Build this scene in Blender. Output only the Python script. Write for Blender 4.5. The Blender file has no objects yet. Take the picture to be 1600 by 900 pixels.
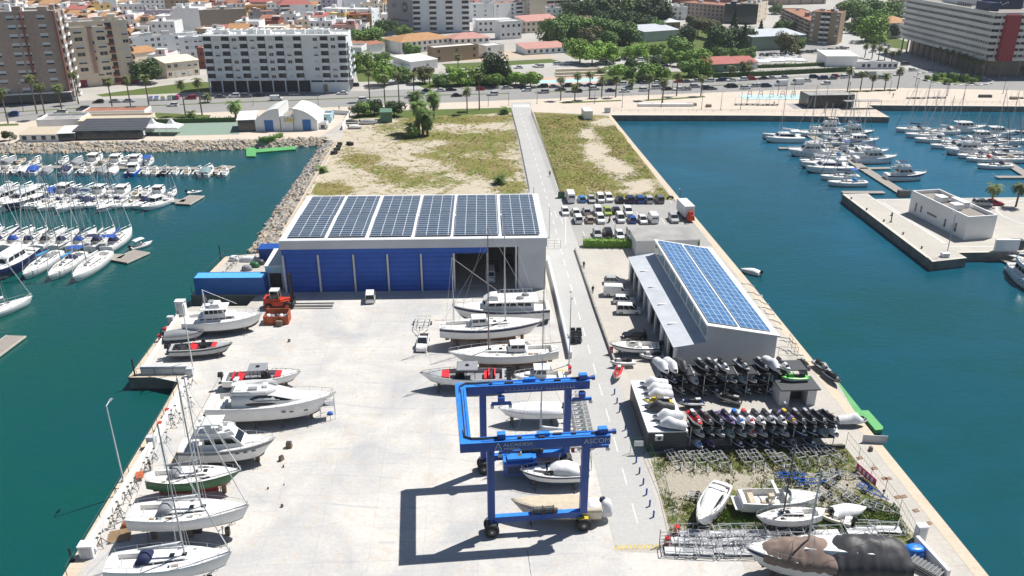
import bpy,bmesh,math,random
from math import radians as R,sin,cos,pi
from mathutils import Vector,Matrix,noise as mn
random.seed(7)
SC=bpy.context.scene;COL=SC.collection
F=1297.0;TH=R(23.7);CH=64.0
cd=bpy.data.cameras.new('camera');cam=bpy.data.objects.new('camera',cd);COL.objects.link(cam)
cam.location=(0,0,CH);cam.rotation_euler=(R(90)-TH,0,0)
cd.sensor_width=36;cd.lens=36*F/1600;cd.clip_start=.5;cd.clip_end=9000
SC.camera=cam
SUN_EL=R(57.7);SUN_AZ=math.atan2(.836,.545)
w=bpy.data.worlds.new('World');SC.world=w;w.use_nodes=True
nt=w.node_tree;nt.nodes.clear()
sk=nt.nodes.new('ShaderNodeTexSky');sk.sky_type='NISHITA';sk.sun_disc=False
sk.sun_elevation=SUN_EL;sk.sun_rotation=SUN_AZ;sk.dust_density=.6;sk.ozone_density=2.0
bg=nt.nodes.new('ShaderNodeBackground');bg.inputs[1].default_value=.055
wo=nt.nodes.new('ShaderNodeOutputWorld');nt.links.new(sk.outputs[0],bg.inputs[0]);nt.links.new(bg.outputs[0],wo.inputs[0])
sl=bpy.data.lights.new('sun','SUN');sl.energy=5.0;sl.angle=R(.5);sl.color=(1,.965,.91)
so=bpy.data.objects.new('sun',sl);COL.objects.link(so)
sd=Vector((sin(SUN_AZ)*cos(SUN_EL),cos(SUN_AZ)*cos(SUN_EL),sin(SUN_EL)))
so.rotation_euler=(-sd).to_track_quat('-Z','Y').to_euler();so.location=(50,50,300)
SC.view_settings.view_transform='Standard';SC.view_settings.look='None'
SC.view_settings.gamma=1;SC.view_settings.use_curve_mapping=False
SC.view_settings.exposure=0.34
SC.cycles.max_bounces=5;SC.cycles.diffuse_bounces=3;SC.cycles.glossy_bounces=2;SC.cycles.transparent_max_bounces=6
SC.cycles.sample_clamp_indirect=4
ST,CT=sin(TH),cos(TH)
def P(px,py,z=0.0):
 u=(px-800)/F;v=(py-450)/F
 k=(CH-z)/(ST+v*CT)
 return Vector((u*k,(CT-v*ST)*k,z))
def PROJ(X,Y,Z):
 d=Z-CH;zc=Y*CT-d*ST;up=Y*ST+d*CT
 return 800+F*X/zc,450-F*up/zc
def HT(base,py):
 v=(py-450)/F
 return CH-base[1]*(ST+v*CT)/(CT-v*ST)
def PM(py,z=0):return F*(ST+(py-450)/F*CT)/(CH-z)
MATS={}
def nodes(m):
 m.use_nodes=True;t=m.node_tree;b=t.nodes['Principled BSDF'];return t,b
def noise_mul(t,b,col,var,scale,detail=3,coord='Object'):
 tc=t.nodes.new('ShaderNodeTexCoord');n=t.nodes.new('ShaderNodeTexNoise')
 n.inputs['Scale'].default_value=scale;n.inputs['Detail'].default_value=detail
 t.links.new(tc.outputs[coord],n.inputs['Vector'])
 mr=t.nodes.new('ShaderNodeMapRange');mr.inputs[1].default_value=.3;mr.inputs[2].default_value=.7
 mr.inputs[3].default_value=1-var;mr.inputs[4].default_value=1+var*.6
 t.links.new(n.outputs[0],mr.inputs[0])
 vm=t.nodes.new('ShaderNodeVectorMath');vm.operation='SCALE'
 vm.inputs[0].default_value=col[:3];t.links.new(mr.outputs[0],vm.inputs['Scale'])
 t.links.new(vm.outputs[0],b.inputs['Base Color']);return tc,n,vm
def M(name,col,rough=.6,metal=0.,var=.1,scale=1.5,spec=.5,bump=0,coord='Object'):
 if name in MATS:return MATS[name]
 m=bpy.data.materials.new(name);t,b=nodes(m)
 tc,n,vm=noise_mul(t,b,col,var,scale,coord=coord)
 b.inputs['Roughness'].default_value=rough;b.inputs['Metallic'].default_value=metal
 b.inputs['Specular IOR Level'].default_value=spec
 if bump:
  bp=t.nodes.new('ShaderNodeBump');bp.inputs['Strength'].default_value=bump;bp.inputs['Distance'].default_value=.05
  t.links.new(n.outputs[0],bp.inputs['Height']);t.links.new(bp.outputs[0],b.inputs['Normal'])
 MATS[name]=m;return m
def ramp(t,pts,interp='LINEAR'):
 r=t.nodes.new('ShaderNodeValToRGB');r.color_ramp.interpolation=interp;e=r.color_ramp.elements
 while len(e)>1:e.remove(e[0])
 e[0].position=pts[0][0];e[0].color=(*pts[0][1],1)
 for p,c in pts[1:]:
  k=e.new(p);k.color=(*c,1)
 return r
def tnoise(t,tc,scale,detail=4,rough=.55,dist=0,vscale=None):
 n=t.nodes.new('ShaderNodeTexNoise');n.inputs['Scale'].default_value=scale;n.inputs['Detail'].default_value=detail
 n.inputs['Roughness'].default_value=rough;n.inputs['Distortion'].default_value=dist
 src=tc.outputs['Object']
 if vscale:
  mp=t.nodes.new('ShaderNodeMapping');mp.inputs['Scale'].default_value=vscale
  t.links.new(src,mp.inputs['Vector']);src=mp.outputs[0]
 t.links.new(src,n.inputs['Vector']);return n
def mixc(t,fac,a,b,mode='MIX'):
 m=t.nodes.new('ShaderNodeMix');m.data_type='RGBA';m.blend_type=mode
 for s,i in((fac,0),(a,6),(b,7)):
  if isinstance(s,(int,float)):m.inputs[i].default_value=s
  elif isinstance(s,tuple):m.inputs[i].default_value=(*s,1)
  else:t.links.new(s,m.inputs[i])
 return m.outputs[2]
def mathn(t,op,a,b=0.):
 m=t.nodes.new('ShaderNodeMath');m.operation=op
 for i,s in enumerate((a,b)):
  if isinstance(s,(int,float)):m.inputs[i].default_value=s
  else:t.links.new(s,m.inputs[i])
 return m.outputs[0]
def ground_mat(name,base,stain,dirt,sc=.12,joints=None,rough=.85,patchy=.5,streak=True,tracks=False):
 m=bpy.data.materials.new(name);t,b=nodes(m);tc=t.nodes.new('ShaderNodeTexCoord')
 n1=tnoise(t,tc,sc,6,.62,.6);n2=tnoise(t,tc,sc*6,5,.6,1.2);n3=tnoise(t,tc,2.2,4,.7)
 r1=ramp(t,[(.38,(0,0,0)),(.68,(1,1,1))]);t.links.new(n1.outputs[0],r1.inputs[0])
 c=mixc(t,mathn(t,'MULTIPLY',r1.outputs[0],patchy),base,stain)
 r2=ramp(t,[(.52,(0,0,0)),(.75,(1,1,1))]);t.links.new(n2.outputs[0],r2.inputs[0])
 c=mixc(t,mathn(t,'MULTIPLY',r2.outputs[0],patchy*.8),c,dirt)
 if streak:
  n4=tnoise(t,tc,.5,4,.6,.4,(.25,2.2,1));r4=ramp(t,[(.55,(0,0,0)),(.72,(1,1,1))]);t.links.new(n4.outputs[0],r4.inputs[0])
  c=mixc(t,mathn(t,'MULTIPLY',r4.outputs[0],.28),c,stain)
 mr=t.nodes.new('ShaderNodeMapRange');mr.inputs[1].default_value=.3;mr.inputs[2].default_value=.7;mr.inputs[3].default_value=.9;mr.inputs[4].default_value=1.06
 t.links.new(n3.outputs[0],mr.inputs[0])
 vm=t.nodes.new('ShaderNodeVectorMath');vm.operation='SCALE';t.links.new(c,vm.inputs[0]);t.links.new(mr.outputs[0],vm.inputs['Scale'])
 out=vm.outputs[0]
 if tracks:
  wv=t.nodes.new('ShaderNodeTexWave');wv.wave_type='RINGS';wv.inputs['Scale'].default_value=.055;wv.inputs['Distortion'].default_value=9;wv.inputs['Detail'].default_value=2;wv.inputs['Detail Scale'].default_value=.35
  t.links.new(tc.outputs['Object'],wv.inputs['Vector']);rw=ramp(t,[(.0,(1,1,1)),(.012,(0,0,0)),(.5,(0,0,0)),(.515,(1,1,1)),(.53,(0,0,0))]);t.links.new(wv.outputs['Fac'],rw.inputs[0])
  n8=tnoise(t,tc,.22,4,.7);r8=ramp(t,[(.45,(0,0,0)),(.62,(1,1,1))]);t.links.new(n8.outputs[0],r8.inputs[0])
  out=mixc(t,mathn(t,'MULTIPLY',mathn(t,'MULTIPLY',rw.outputs[0],r8.outputs[0]),.65),out,stain)
  n9=tnoise(t,tc,1.1,3,.6);r9=ramp(t,[(.70,(0,0,0)),(.76,(1,1,1))]);t.links.new(n9.outputs[0],r9.inputs[0]);out=mixc(t,mathn(t,'MULTIPLY',r9.outputs[0],.35),out,dirt)
  v=t.nodes.new('ShaderNodeTexVoronoi');v.inputs['Scale'].default_value=.33;t.links.new(tc.outputs['Object'],v.inputs['Vector']);r7=ramp(t,[(.03,(1,1,1)),(.10,(0,0,0))]);t.links.new(v.outputs['Distance'],r7.inputs[0]);out=mixc(t,mathn(t,'MULTIPLY',r7.outputs[0],.35),out,(.24,.24,.25))
 if joints:
  br=t.nodes.new('ShaderNodeTexBrick');br.offset=0;br.inputs['Scale'].default_value=1;br.inputs['Brick Width'].default_value=joints
  br.inputs['Row Height'].default_value=joints;br.inputs['Mortar Size'].default_value=.03;br.inputs['Mortar Smooth'].default_value=.6
  br.inputs['Color1'].default_value=(1,1,1,1);br.inputs['Color2'].default_value=(.965,.965,.97,1);br.inputs['Mortar'].default_value=(.80,.80,.81,1)
  mj=t.nodes.new('ShaderNodeMapping');mj.inputs['Rotation'].default_value=(0,0,R(-3));t.links.new(tc.outputs['Object'],mj.inputs['Vector']);t.links.new(mj.outputs[0],br.inputs['Vector']);out=mixc(t,1.,out,br.outputs[0],'MULTIPLY')
 t.links.new(out,b.inputs['Base Color']);b.inputs['Roughness'].default_value=rough;b.inputs['Specular IOR Level'].default_value=.25
 MATS[name]=m;return m
ground_mat('yard_concrete',(.60,.575,.53),(.37,.38,.40),(.52,.43,.33),.09,6.0,patchy=.8,tracks=True)
ground_mat('quay_concrete',(.50,.47,.42),(.38,.365,.34),(.42,.35,.27),.12,4.0)
ground_mat('quay_edge',(.60,.51,.40),(.50,.41,.31),(.45,.35,.25),.3,2.5,streak=False)
ground_mat('road_pale',(.45,.445,.43),(.37,.37,.365),(.40,.38,.35),.1,None)
ground_mat('asphalt',(.29,.285,.275),(.23,.23,.225),(.31,.30,.28),.1,None)
ground_mat('lot_asphalt',(.37,.36,.345),(.29,.29,.285),(.33,.30,.27),.14,None)
ground_mat('promenade_paving',(.60,.52,.43),(.52,.45,.38),(.50,.44,.38),.1,3.0)
ground_mat('town_ground',(.44,.42,.39),(.34,.32,.29),(.42,.38,.31),.05,None)
ground_mat('lawn',(.085,.13,.03),(.13,.14,.045),(.20,.17,.09),.15,None,1.0)
ground_mat('wharf_concrete',(.52,.49,.44),(.40,.38,.35),(.42,.37,.30),.3,3.0)
ground_mat('sand',(.50,.42,.32),(.42,.35,.27),(.34,.28,.2),.2,None)
def field_mat(name,sandc,sand2,g1,g2,g3,sc=1.):
 m=bpy.data.materials.new(name);t,b=nodes(m);tc=t.nodes.new('ShaderNodeTexCoord')
 at=t.nodes.new('ShaderNodeAttribute');at.attribute_name='green'
 n1=tnoise(t,tc,.14*sc,7,.68,.8);n2=tnoise(t,tc,.06*sc,5,.6,.5);n3=tnoise(t,tc,.9*sc,5,.7);n4=tnoise(t,tc,.25*sc,5,.7,.4,(1,.35,1))
 g=mathn(t,'ADD',at.outputs['Fac'],mathn(t,'MULTIPLY',mathn(t,'SUBTRACT',n1.outputs[0],.5),1.9))
 g=mathn(t,'ADD',g,mathn(t,'MULTIPLY',mathn(t,'SUBTRACT',n3.outputs[0],.5),1.1))
 rg=ramp(t,[(.38,(0,0,0)),(.62,(1,1,1))]);t.links.new(g,rg.inputs[0])
 s=mixc(t,n4.outputs[0],sandc,sand2)
 rr=ramp(t,[(.34,(1,1,1)),(.66,(0,0,0))]);t.links.new(n2.outputs[0],rr.inputs[0])
 gg=mixc(t,rr.outputs[0],g1,g2)
 r3=ramp(t,[(.45,(0,0,0)),(.66,(1,1,1))]);t.links.new(n4.outputs[0],r3.inputs[0])
 gg=mixc(t,r3.outputs[0],gg,g3)
 c=mixc(t,rg.outputs[0],s,gg)
 mr=t.nodes.new('ShaderNodeMapRange');mr.inputs[1].default_value=.25;mr.inputs[2].default_value=.75;mr.inputs[3].default_value=.72;mr.inputs[4].default_value=1.22
 n5=tnoise(t,tc,2.5*sc,4,.75);t.links.new(n5.outputs[0],mr.inputs[0])
 vm=t.nodes.new('ShaderNodeVectorMath');vm.operation='SCALE';t.links.new(c,vm.inputs[0]);t.links.new(mr.outputs[0],vm.inputs['Scale'])
 t.links.new(vm.outputs[0],b.inputs['Base Color']);b.inputs['Roughness'].default_value=1;b.inputs['Specular IOR Level'].default_value=.1
 bp=t.nodes.new('ShaderNodeBump');bp.inputs['Strength'].default_value=.6;bp.inputs['Distance'].default_value=.3
 t.links.new(n3.outputs[0],bp.inputs['Height']);t.links.new(bp.outputs[0],b.inputs['Normal'])
 MATS[name]=m;return m
field_mat('dry_field',(.45,.39,.30),(.54,.48,.385),(.15,.185,.045),(.22,.195,.065),(.28,.22,.11))
field_mat('weedy_yard',(.36,.32,.26),(.44,.41,.34),(.085,.125,.03),(.14,.16,.045),(.20,.18,.10),2.)
def water_mat():
 m=bpy.data.materials.new('harbour_water');t,b=nodes(m);tc=t.nodes.new('ShaderNodeTexCoord')
 n1=tnoise(t,tc,.012,4,.5,.4)
 sx=t.nodes.new('ShaderNodeSeparateXYZ');t.links.new(tc.outputs['Object'],sx.inputs[0])
 mr=t.nodes.new('ShaderNodeMapRange');mr.inputs[1].default_value=-60;mr.inputs[2].default_value=120;mr.inputs[3].default_value=-.18;mr.inputs[4].default_value=.22
 t.links.new(sx.outputs[0],mr.inputs[0])
 my=t.nodes.new('ShaderNodeMapRange');my.inputs[1].default_value=60;my.inputs[2].default_value=320;my.inputs[3].default_value=0;my.inputs[4].default_value=.30
 t.links.new(sx.outputs[1],my.inputs[0])
 n1b=tnoise(t,tc,.045,5,.6,.8,(1,2.2,1));a=mathn(t,'ADD',mathn(t,'ADD',mathn(t,'MULTIPLY',n1.outputs[0],1.0),mathn(t,'MULTIPLY',mathn(t,'SUBTRACT',n1b.outputs[0],.5),.5)),mathn(t,'ADD',mr.outputs[0],my.outputs[0]))
 r=ramp(t,[(.25,(.004,.072,.060)),(.5,(.004,.066,.074)),(.75,(.005,.074,.115)),(1.,(.009,.108,.18))]);t.links.new(a,r.inputs[0])
 t.links.new(r.outputs[0],b.inputs['Base Color'])
 rq=t.nodes.new('ShaderNodeMapRange');rq.inputs[1].default_value=.35;rq.inputs[2].default_value=.65;rq.inputs[3].default_value=.05;rq.inputs[4].default_value=.16;t.links.new(n1b.outputs[0],rq.inputs[0]);t.links.new(rq.outputs[0],b.inputs['Roughness']);b.inputs['IOR'].default_value=1.33;b.inputs['Specular IOR Level'].default_value=.5
 w1=tnoise(t,tc,.55,4,.6,.3,(1,1.7,1));w2=tnoise(t,tc,2.2,3,.6,.2,(1,1.6,1));w3=tnoise(t,tc,.12,3,.5)
 h=mathn(t,'ADD',mathn(t,'MULTIPLY',w1.outputs[0],.55),mathn(t,'MULTIPLY',w2.outputs[0],.16))
 h=mathn(t,'ADD',h,mathn(t,'MULTIPLY',w3.outputs[0],.5))
 bp=t.nodes.new('ShaderNodeBump');bp.inputs['Strength'].default_value=.38;bp.inputs['Distance'].default_value=.42
 t.links.new(h,bp.inputs['Height']);t.links.new(bp.outputs[0],b.inputs['Normal'])
 MATS['water']=m
water_mat()
def leaf_mat(name,c1,c2,c3=None):
 m=bpy.data.materials.new(name);t,b=nodes(m);tc=t.nodes.new('ShaderNodeTexCoord');g=t.nodes.new('ShaderNodeNewGeometry')
 oi=t.nodes.new('ShaderNodeObjectInfo')
 rr=ramp(t,[(0,c1),(.6,c2),(1,c3 or c2)]);t.links.new(g.outputs['Random Per Island'],rr.inputs[0])
 mr=t.nodes.new('ShaderNodeMapRange');mr.inputs[3].default_value=.85;mr.inputs[4].default_value=1.6;t.links.new(oi.outputs['Random'],mr.inputs[0])
 vm=t.nodes.new('ShaderNodeVectorMath');vm.operation='SCALE';t.links.new(rr.outputs[0],vm.inputs[0]);t.links.new(mr.outputs[0],vm.inputs['Scale'])
 t.links.new(vm.outputs[0],b.inputs['Base Color']);b.inputs['Roughness'].default_value=.7;b.inputs['Specular IOR Level'].default_value=.25
 MATS[name]=m;return m
leaf_mat('leaf_bright',(.10,.19,.03),(.17,.29,.045),(.24,.35,.07))
leaf_mat('leaf_mid',(.07,.13,.03),(.11,.19,.045),(.16,.25,.06))
leaf_mat('leaf_dark',(.025,.048,.016),(.045,.08,.024),(.065,.11,.03))
leaf_mat('leaf_olive',(.08,.085,.035),(.13,.125,.055),(.17,.15,.08))
leaf_mat('palm_leaf',(.05,.075,.018),(.10,.13,.035),(.17,.17,.055))
leaf_mat('bush_palm_leaf',(.06,.11,.025),(.11,.18,.045),(.18,.26,.07))
leaf_mat('palm_dead',(.16,.11,.05),(.22,.16,.08))
leaf_mat('hedge_leaf',(.06,.13,.02),(.11,.20,.035),(.16,.25,.05))
leaf_mat('tuft_leaf',(.11,.15,.035),(.18,.19,.055),(.28,.23,.10))
def modules_mat(name,nx,ny,base,line):
 m=bpy.data.materials.new(name);t,b=nodes(m);tc=t.nodes.new('ShaderNodeTexCoord')
 br=t.nodes.new('ShaderNodeTexBrick');br.offset=0;br.inputs['Scale'].default_value=1
 br.inputs['Brick Width'].default_value=nx;br.inputs['Row Height'].default_value=ny;br.inputs['Mortar Size'].default_value=.055;br.inputs['Mortar Smooth'].default_value=.1
 br.inputs['Color1'].default_value=(*base,1);br.inputs['Color2'].default_value=(base[0]*1.5,base[1]*1.4,base[2]*1.3,1);br.inputs['Mortar'].default_value=(*line,1)
 t.links.new(tc.outputs['Object'],br.inputs['Vector'])
 n=tnoise(t,tc,1.6,4,.8,.5);rr=ramp(t,[(.62,(0,0,0)),(.68,(1,1,1))]);t.links.new(n.outputs[0],rr.inputs[0])
 c=mixc(t,mathn(t,'MULTIPLY',rr.outputs[0],.5),br.outputs[0],line)
 t.links.new(c,b.inputs['Base Color']);b.inputs['Roughness'].default_value=.22;b.inputs['Specular IOR Level'].default_value=.4
 MATS[name]=m;return m
modules_mat('pv_grey',2.03,1.16,(.045,.068,.105),(.58,.62,.66))
modules_mat('pv_blue',1.02,1.7,(.05,.13,.28),(.40,.50,.60))
def stripes_mat(name,c1,c2,sx,axis=0,rough=.45,metal=.0):
 m=bpy.data.materials.new(name);t,b=nodes(m);tc=t.nodes.new('ShaderNodeTexCoord')
 wv=t.nodes.new('ShaderNodeTexWave');wv.bands_direction='XYZ'[axis];wv.inputs['Scale'].default_value=sx;wv.inputs['Distortion'].default_value=0
 t.links.new(tc.outputs['Object'],wv.inputs['Vector']);r=ramp(t,[(.0,c2),(.22,c1)]);t.links.new(wv.outputs['Fac'],r.inputs[0])
 n=tnoise(t,tc,.4,5,.6);mr=t.nodes.new('ShaderNodeMapRange');mr.inputs[1].default_value=.3;mr.inputs[2].default_value=.7;mr.inputs[3].default_value=.86;mr.inputs[4].default_value=1.08
 t.links.new(n.outputs[0],mr.inputs[0]);vm=t.nodes.new('ShaderNodeVectorMath');vm.operation='SCALE';t.links.new(r.outputs[0],vm.inputs[0]);t.links.new(mr.outputs[0],vm.inputs['Scale'])
 t.links.new(vm.outputs[0],b.inputs['Base Color']);b.inputs['Roughness'].default_value=rough;b.inputs['Metallic'].default_value=metal
 bp=t.nodes.new('ShaderNodeBump');bp.inputs['Strength'].default_value=.5;bp.inputs['Distance'].default_value=.05
 t.links.new(wv.outputs['Fac'],bp.inputs['Height']);t.links.new(bp.outputs[0],b.inputs['Normal'])
 MATS[name]=m;return m
stripes_mat('blue_boards',(.016,.098,.46),(.011,.068,.35),.32,2,.65)
stripes_mat('grey_cladding',(.42,.44,.46),(.34,.36,.38),.6,0)
stripes_mat('roof_cladding',(.52,.55,.59),(.47,.50,.54),.9,1,.5)
stripes_mat('slate_boards',(.07,.075,.085),(.03,.033,.04),1.2,2,.6)
stripes_mat('tile_orange',(.46,.25,.11),(.30,.15,.07),1.0,0,.8)
stripes_mat('tile_red',(.42,.13,.11),(.28,.08,.07),1.0,0,.8)
stripes_mat('tile_pink',(.52,.27,.23),(.38,.18,.15),1.0,0,.8)
M('cyan_roof',(.10,.40,.72),.5)
stripes_mat('blue_container',(.02,.15,.50),(.015,.10,.38),1.3,0)
M('white_gel',(.78,.78,.77),.28,var=.06,scale=.8)
M('white_deck',(.74,.73,.70),.5,var=.08,scale=1.2)
M('cream_gel',(.66,.60,.48),.35);M('grey_gel',(.42,.43,.44),.35);M('navy',(.012,.025,.09),.3)
M('black_gel',(.015,.015,.018),.35);M('black_rubber',(.018,.018,.018),.75);M('dark_interior',(.03,.03,.035),.6)
M('antifoul_blue',(.03,.08,.16),.7);M('antifoul_red',(.26,.03,.02),.7);M('antifoul_dark',(.05,.04,.04),.8);M('antifoul_green',(.05,.14,.10),.8)
M('antifoul_rust',(.30,.19,.12),.85,var=.4,scale=.8)
M('red',(.55,.02,.02),.45);M('red_vinyl',(.70,.03,.04),.5);M('green_paint',(.03,.13,.05),.4);M('blue_paint',(.02,.14,.55),.35)
M('bright_blue',(.015,.20,.72),.35,var=.12,scale=.4);M('deep_blue',(.012,.078,.34),.45,var=.12,scale=.5)
def worn(name,col,faded,rust,sc=.9,rough=.42):
 m=bpy.data.materials.new(name);t,b=nodes(m);tc=t.nodes.new('ShaderNodeTexCoord');n1=tnoise(t,tc,sc,6,.7,.5);n2=tnoise(t,tc,sc*2.5,5,.75,.3,(1,1,.25))
 r1=ramp(t,[(.35,(0,0,0)),(.75,(1,1,1))]);t.links.new(n1.outputs[0],r1.inputs[0]);c=mixc(t,mathn(t,'MULTIPLY',r1.outputs[0],.7),col,faded)
 r2=ramp(t,[(.66,(0,0,0)),(.74,(1,1,1))]);t.links.new(n2.outputs[0],r2.inputs[0]);c=mixc(t,mathn(t,'MULTIPLY',r2.outputs[0],.6),c,rust);t.links.new(c,b.inputs['Base Color']);b.inputs['Roughness'].default_value=rough;MATS[name]=m
worn('lift_blue_shaded',(.010,.065,.31),(.03,.11,.40),(.03,.05,.12));worn('lift_blue_sunlit',(.015,.19,.70),(.06,.30,.80),(.03,.08,.25),1.2)  # one worn blue paint in two tones: shaded sides and sunlit tops painted in
M('canvas_blue',(.02,.08,.35),.8);M('canvas_navy',(.012,.02,.07),.8);M('canvas_grey',(.25,.26,.28),.8);M('canvas_white',(.70,.71,.72),.7,var=.12,scale=2);M('canvas_beige',(.52,.45,.34),.8)
M('canvas_cyan',(.03,.28,.60),.8);M('canvas_brown',(.24,.175,.145),.9,var=.1,scale=.7,bump=.5);M('tarp_black',(.045,.045,.05),.55,var=.15,scale=1.1,bump=.8)
M('tinted_glass',(.012,.016,.022),.08,spec=.7);M('car_glass',(.02,.025,.03),.06,spec=.7);M('pale_glass',(.25,.34,.35),.1)
M('letter_grey',(.50,.54,.60),.6);M('alu',(.52,.53,.54),.4,.6);M('steel_dark',(.08,.085,.09),.5,.4);M('galv',(.56,.57,.58),.5,.3);M('wood',(.19,.14,.10),.8);M('teak',(.38,.25,.14),.7)
M('mast_brown',(.24,.17,.12),.5);M('rope',(.5,.48,.42),.8)
for n,c in dict(white=(.80,.80,.79),silver=(.45,.46,.47),grey=(.16,.165,.17),black=(.018,.018,.02),blue=(.02,.09,.33),light_blue=(.06,.25,.55),red=(.35,.015,.02),green=(.32,.45,.06),beige=(.45,.38,.28),navy=(.015,.03,.10)).items():
 M('car_'+n,c,.25,.1,var=.04)
M('tail_red',(.4,.01,.01),.3);M('lamp_glass',(.6,.6,.58),.15);M('road_paint',(.72,.72,.70),.7,var=.2,scale=2);M('yellow_paint',(.55,.42,.12),.8,var=.35,scale=1.2)
M('plaster_white',(.80,.80,.79),.85,var=.06,scale=.3);M('plaster_pale',(.74,.78,.80),.85,var=.06,scale=.3);M('plaster_cream',(.74,.64,.51),.85,var=.08,scale=.3)
M('plaster_blue',(.40,.60,.70),.85);M('plaster_yellow',(.60,.42,.16),.85);M('plaster_orange',(.58,.28,.08),.85);M('plaster_pink',(.56,.36,.34),.85);M('plaster_grey',(.34,.34,.35),.85,var=.1,scale=.2);M('plaster_lilac',(.42,.38,.46),.85)
M('brick_brown',(.40,.31,.26),.9,var=.12,scale=.6);M('brick_red',(.26,.09,.06),.9);M('brick_tan',(.36,.26,.17),.9);M('render_tan',(.30,.25,.19),.9);M('plaster_rose',(.42,.27,.24),.85)
M('window_glass',(.035,.042,.05),.12,spec=.6);M('shutter',(.62,.64,.66),.6);M('recess_shade',(.06,.055,.055),.9);M('door_maroon',(.22,.015,.03),.6);M('iron',(.03,.03,.032),.6)  # the recess tone is near black to paint the shade inside openings
M('roof_grey',(.34,.33,.32),.95,var=.2,scale=.3);M('roof_white',(.66,.66,.64),.8,var=.1,scale=.3);M('roof_terracotta',(.34,.15,.09),.9,var=.2,scale=.3);M('roof_gravel',(.27,.245,.22),.95,var=.2)
M('hangar_white',(.74,.75,.76),.5,var=.08,scale=.2);M('hangar_fascia',(.56,.58,.60),.5,var=.1,scale=.2)
M('bark',(.10,.075,.055),.95,var=.3,scale=4);M('palm_trunk',(.16,.12,.085),.95,var=.3,scale=3);M('rock',(.44,.37,.28),.95,var=.35,scale=1.1,bump=.6);M('rock_grey',(.36,.34,.31),.95,var=.3,scale=1.2,bump=.6)
M('float_green',(.10,.36,.12),.7,var=.15,scale=.6);M('pontoon_deck',(.30,.27,.24),.85,var=.15,scale=2);M('pontoon_edge',(.58,.54,.47),.8)
M('skin',(.5,.3,.2),.6);M('jeans',(.03,.04,.08),.9);M('shirt_red',(.5,.03,.03),.9);M('shirt_dark',(.03,.03,.035),.9);M('shirt_white',(.7,.7,.7),.9)
M('orange_red',(.55,.05,.015),.45,var=.15);M('rusty',(.42,.10,.04),.8,var=.35,scale=1.5);M('jet_yellow',(.6,.45,.03),.4);M('jet_purple',(.2,.14,.3),.4);M('jet_green',(.08,.55,.04),.4);M('cushion_white',(.8,.8,.8),.6)
M('bin_blue',(.05,.12,.35),.5);M('bin_green',(.03,.2,.12),.5);M('bin_yellow',(.6,.5,.05),.5);M('pool_blue',(.42,.60,.60),.6,var=.08,scale=.2);M('shed_green',(.10,.20,.13),.6);M('door_blue',(.02,.16,.45),.5);M('court_green',(.22,.30,.24),.8)
M('hotel_band',(.68,.66,.62),.8,var=.08,scale=.1);M('hotel_red',(.28,.025,.03),.7);M('flower_pink',(.5,.08,.2),.6);M('banner_pink',(.65,.08,.2),.6)
M('wet_wall',(.21,.195,.165),.8,var=.3,scale=.5);M('terrace_pink',(.55,.36,.28),.9)
m_=MATS
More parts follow.
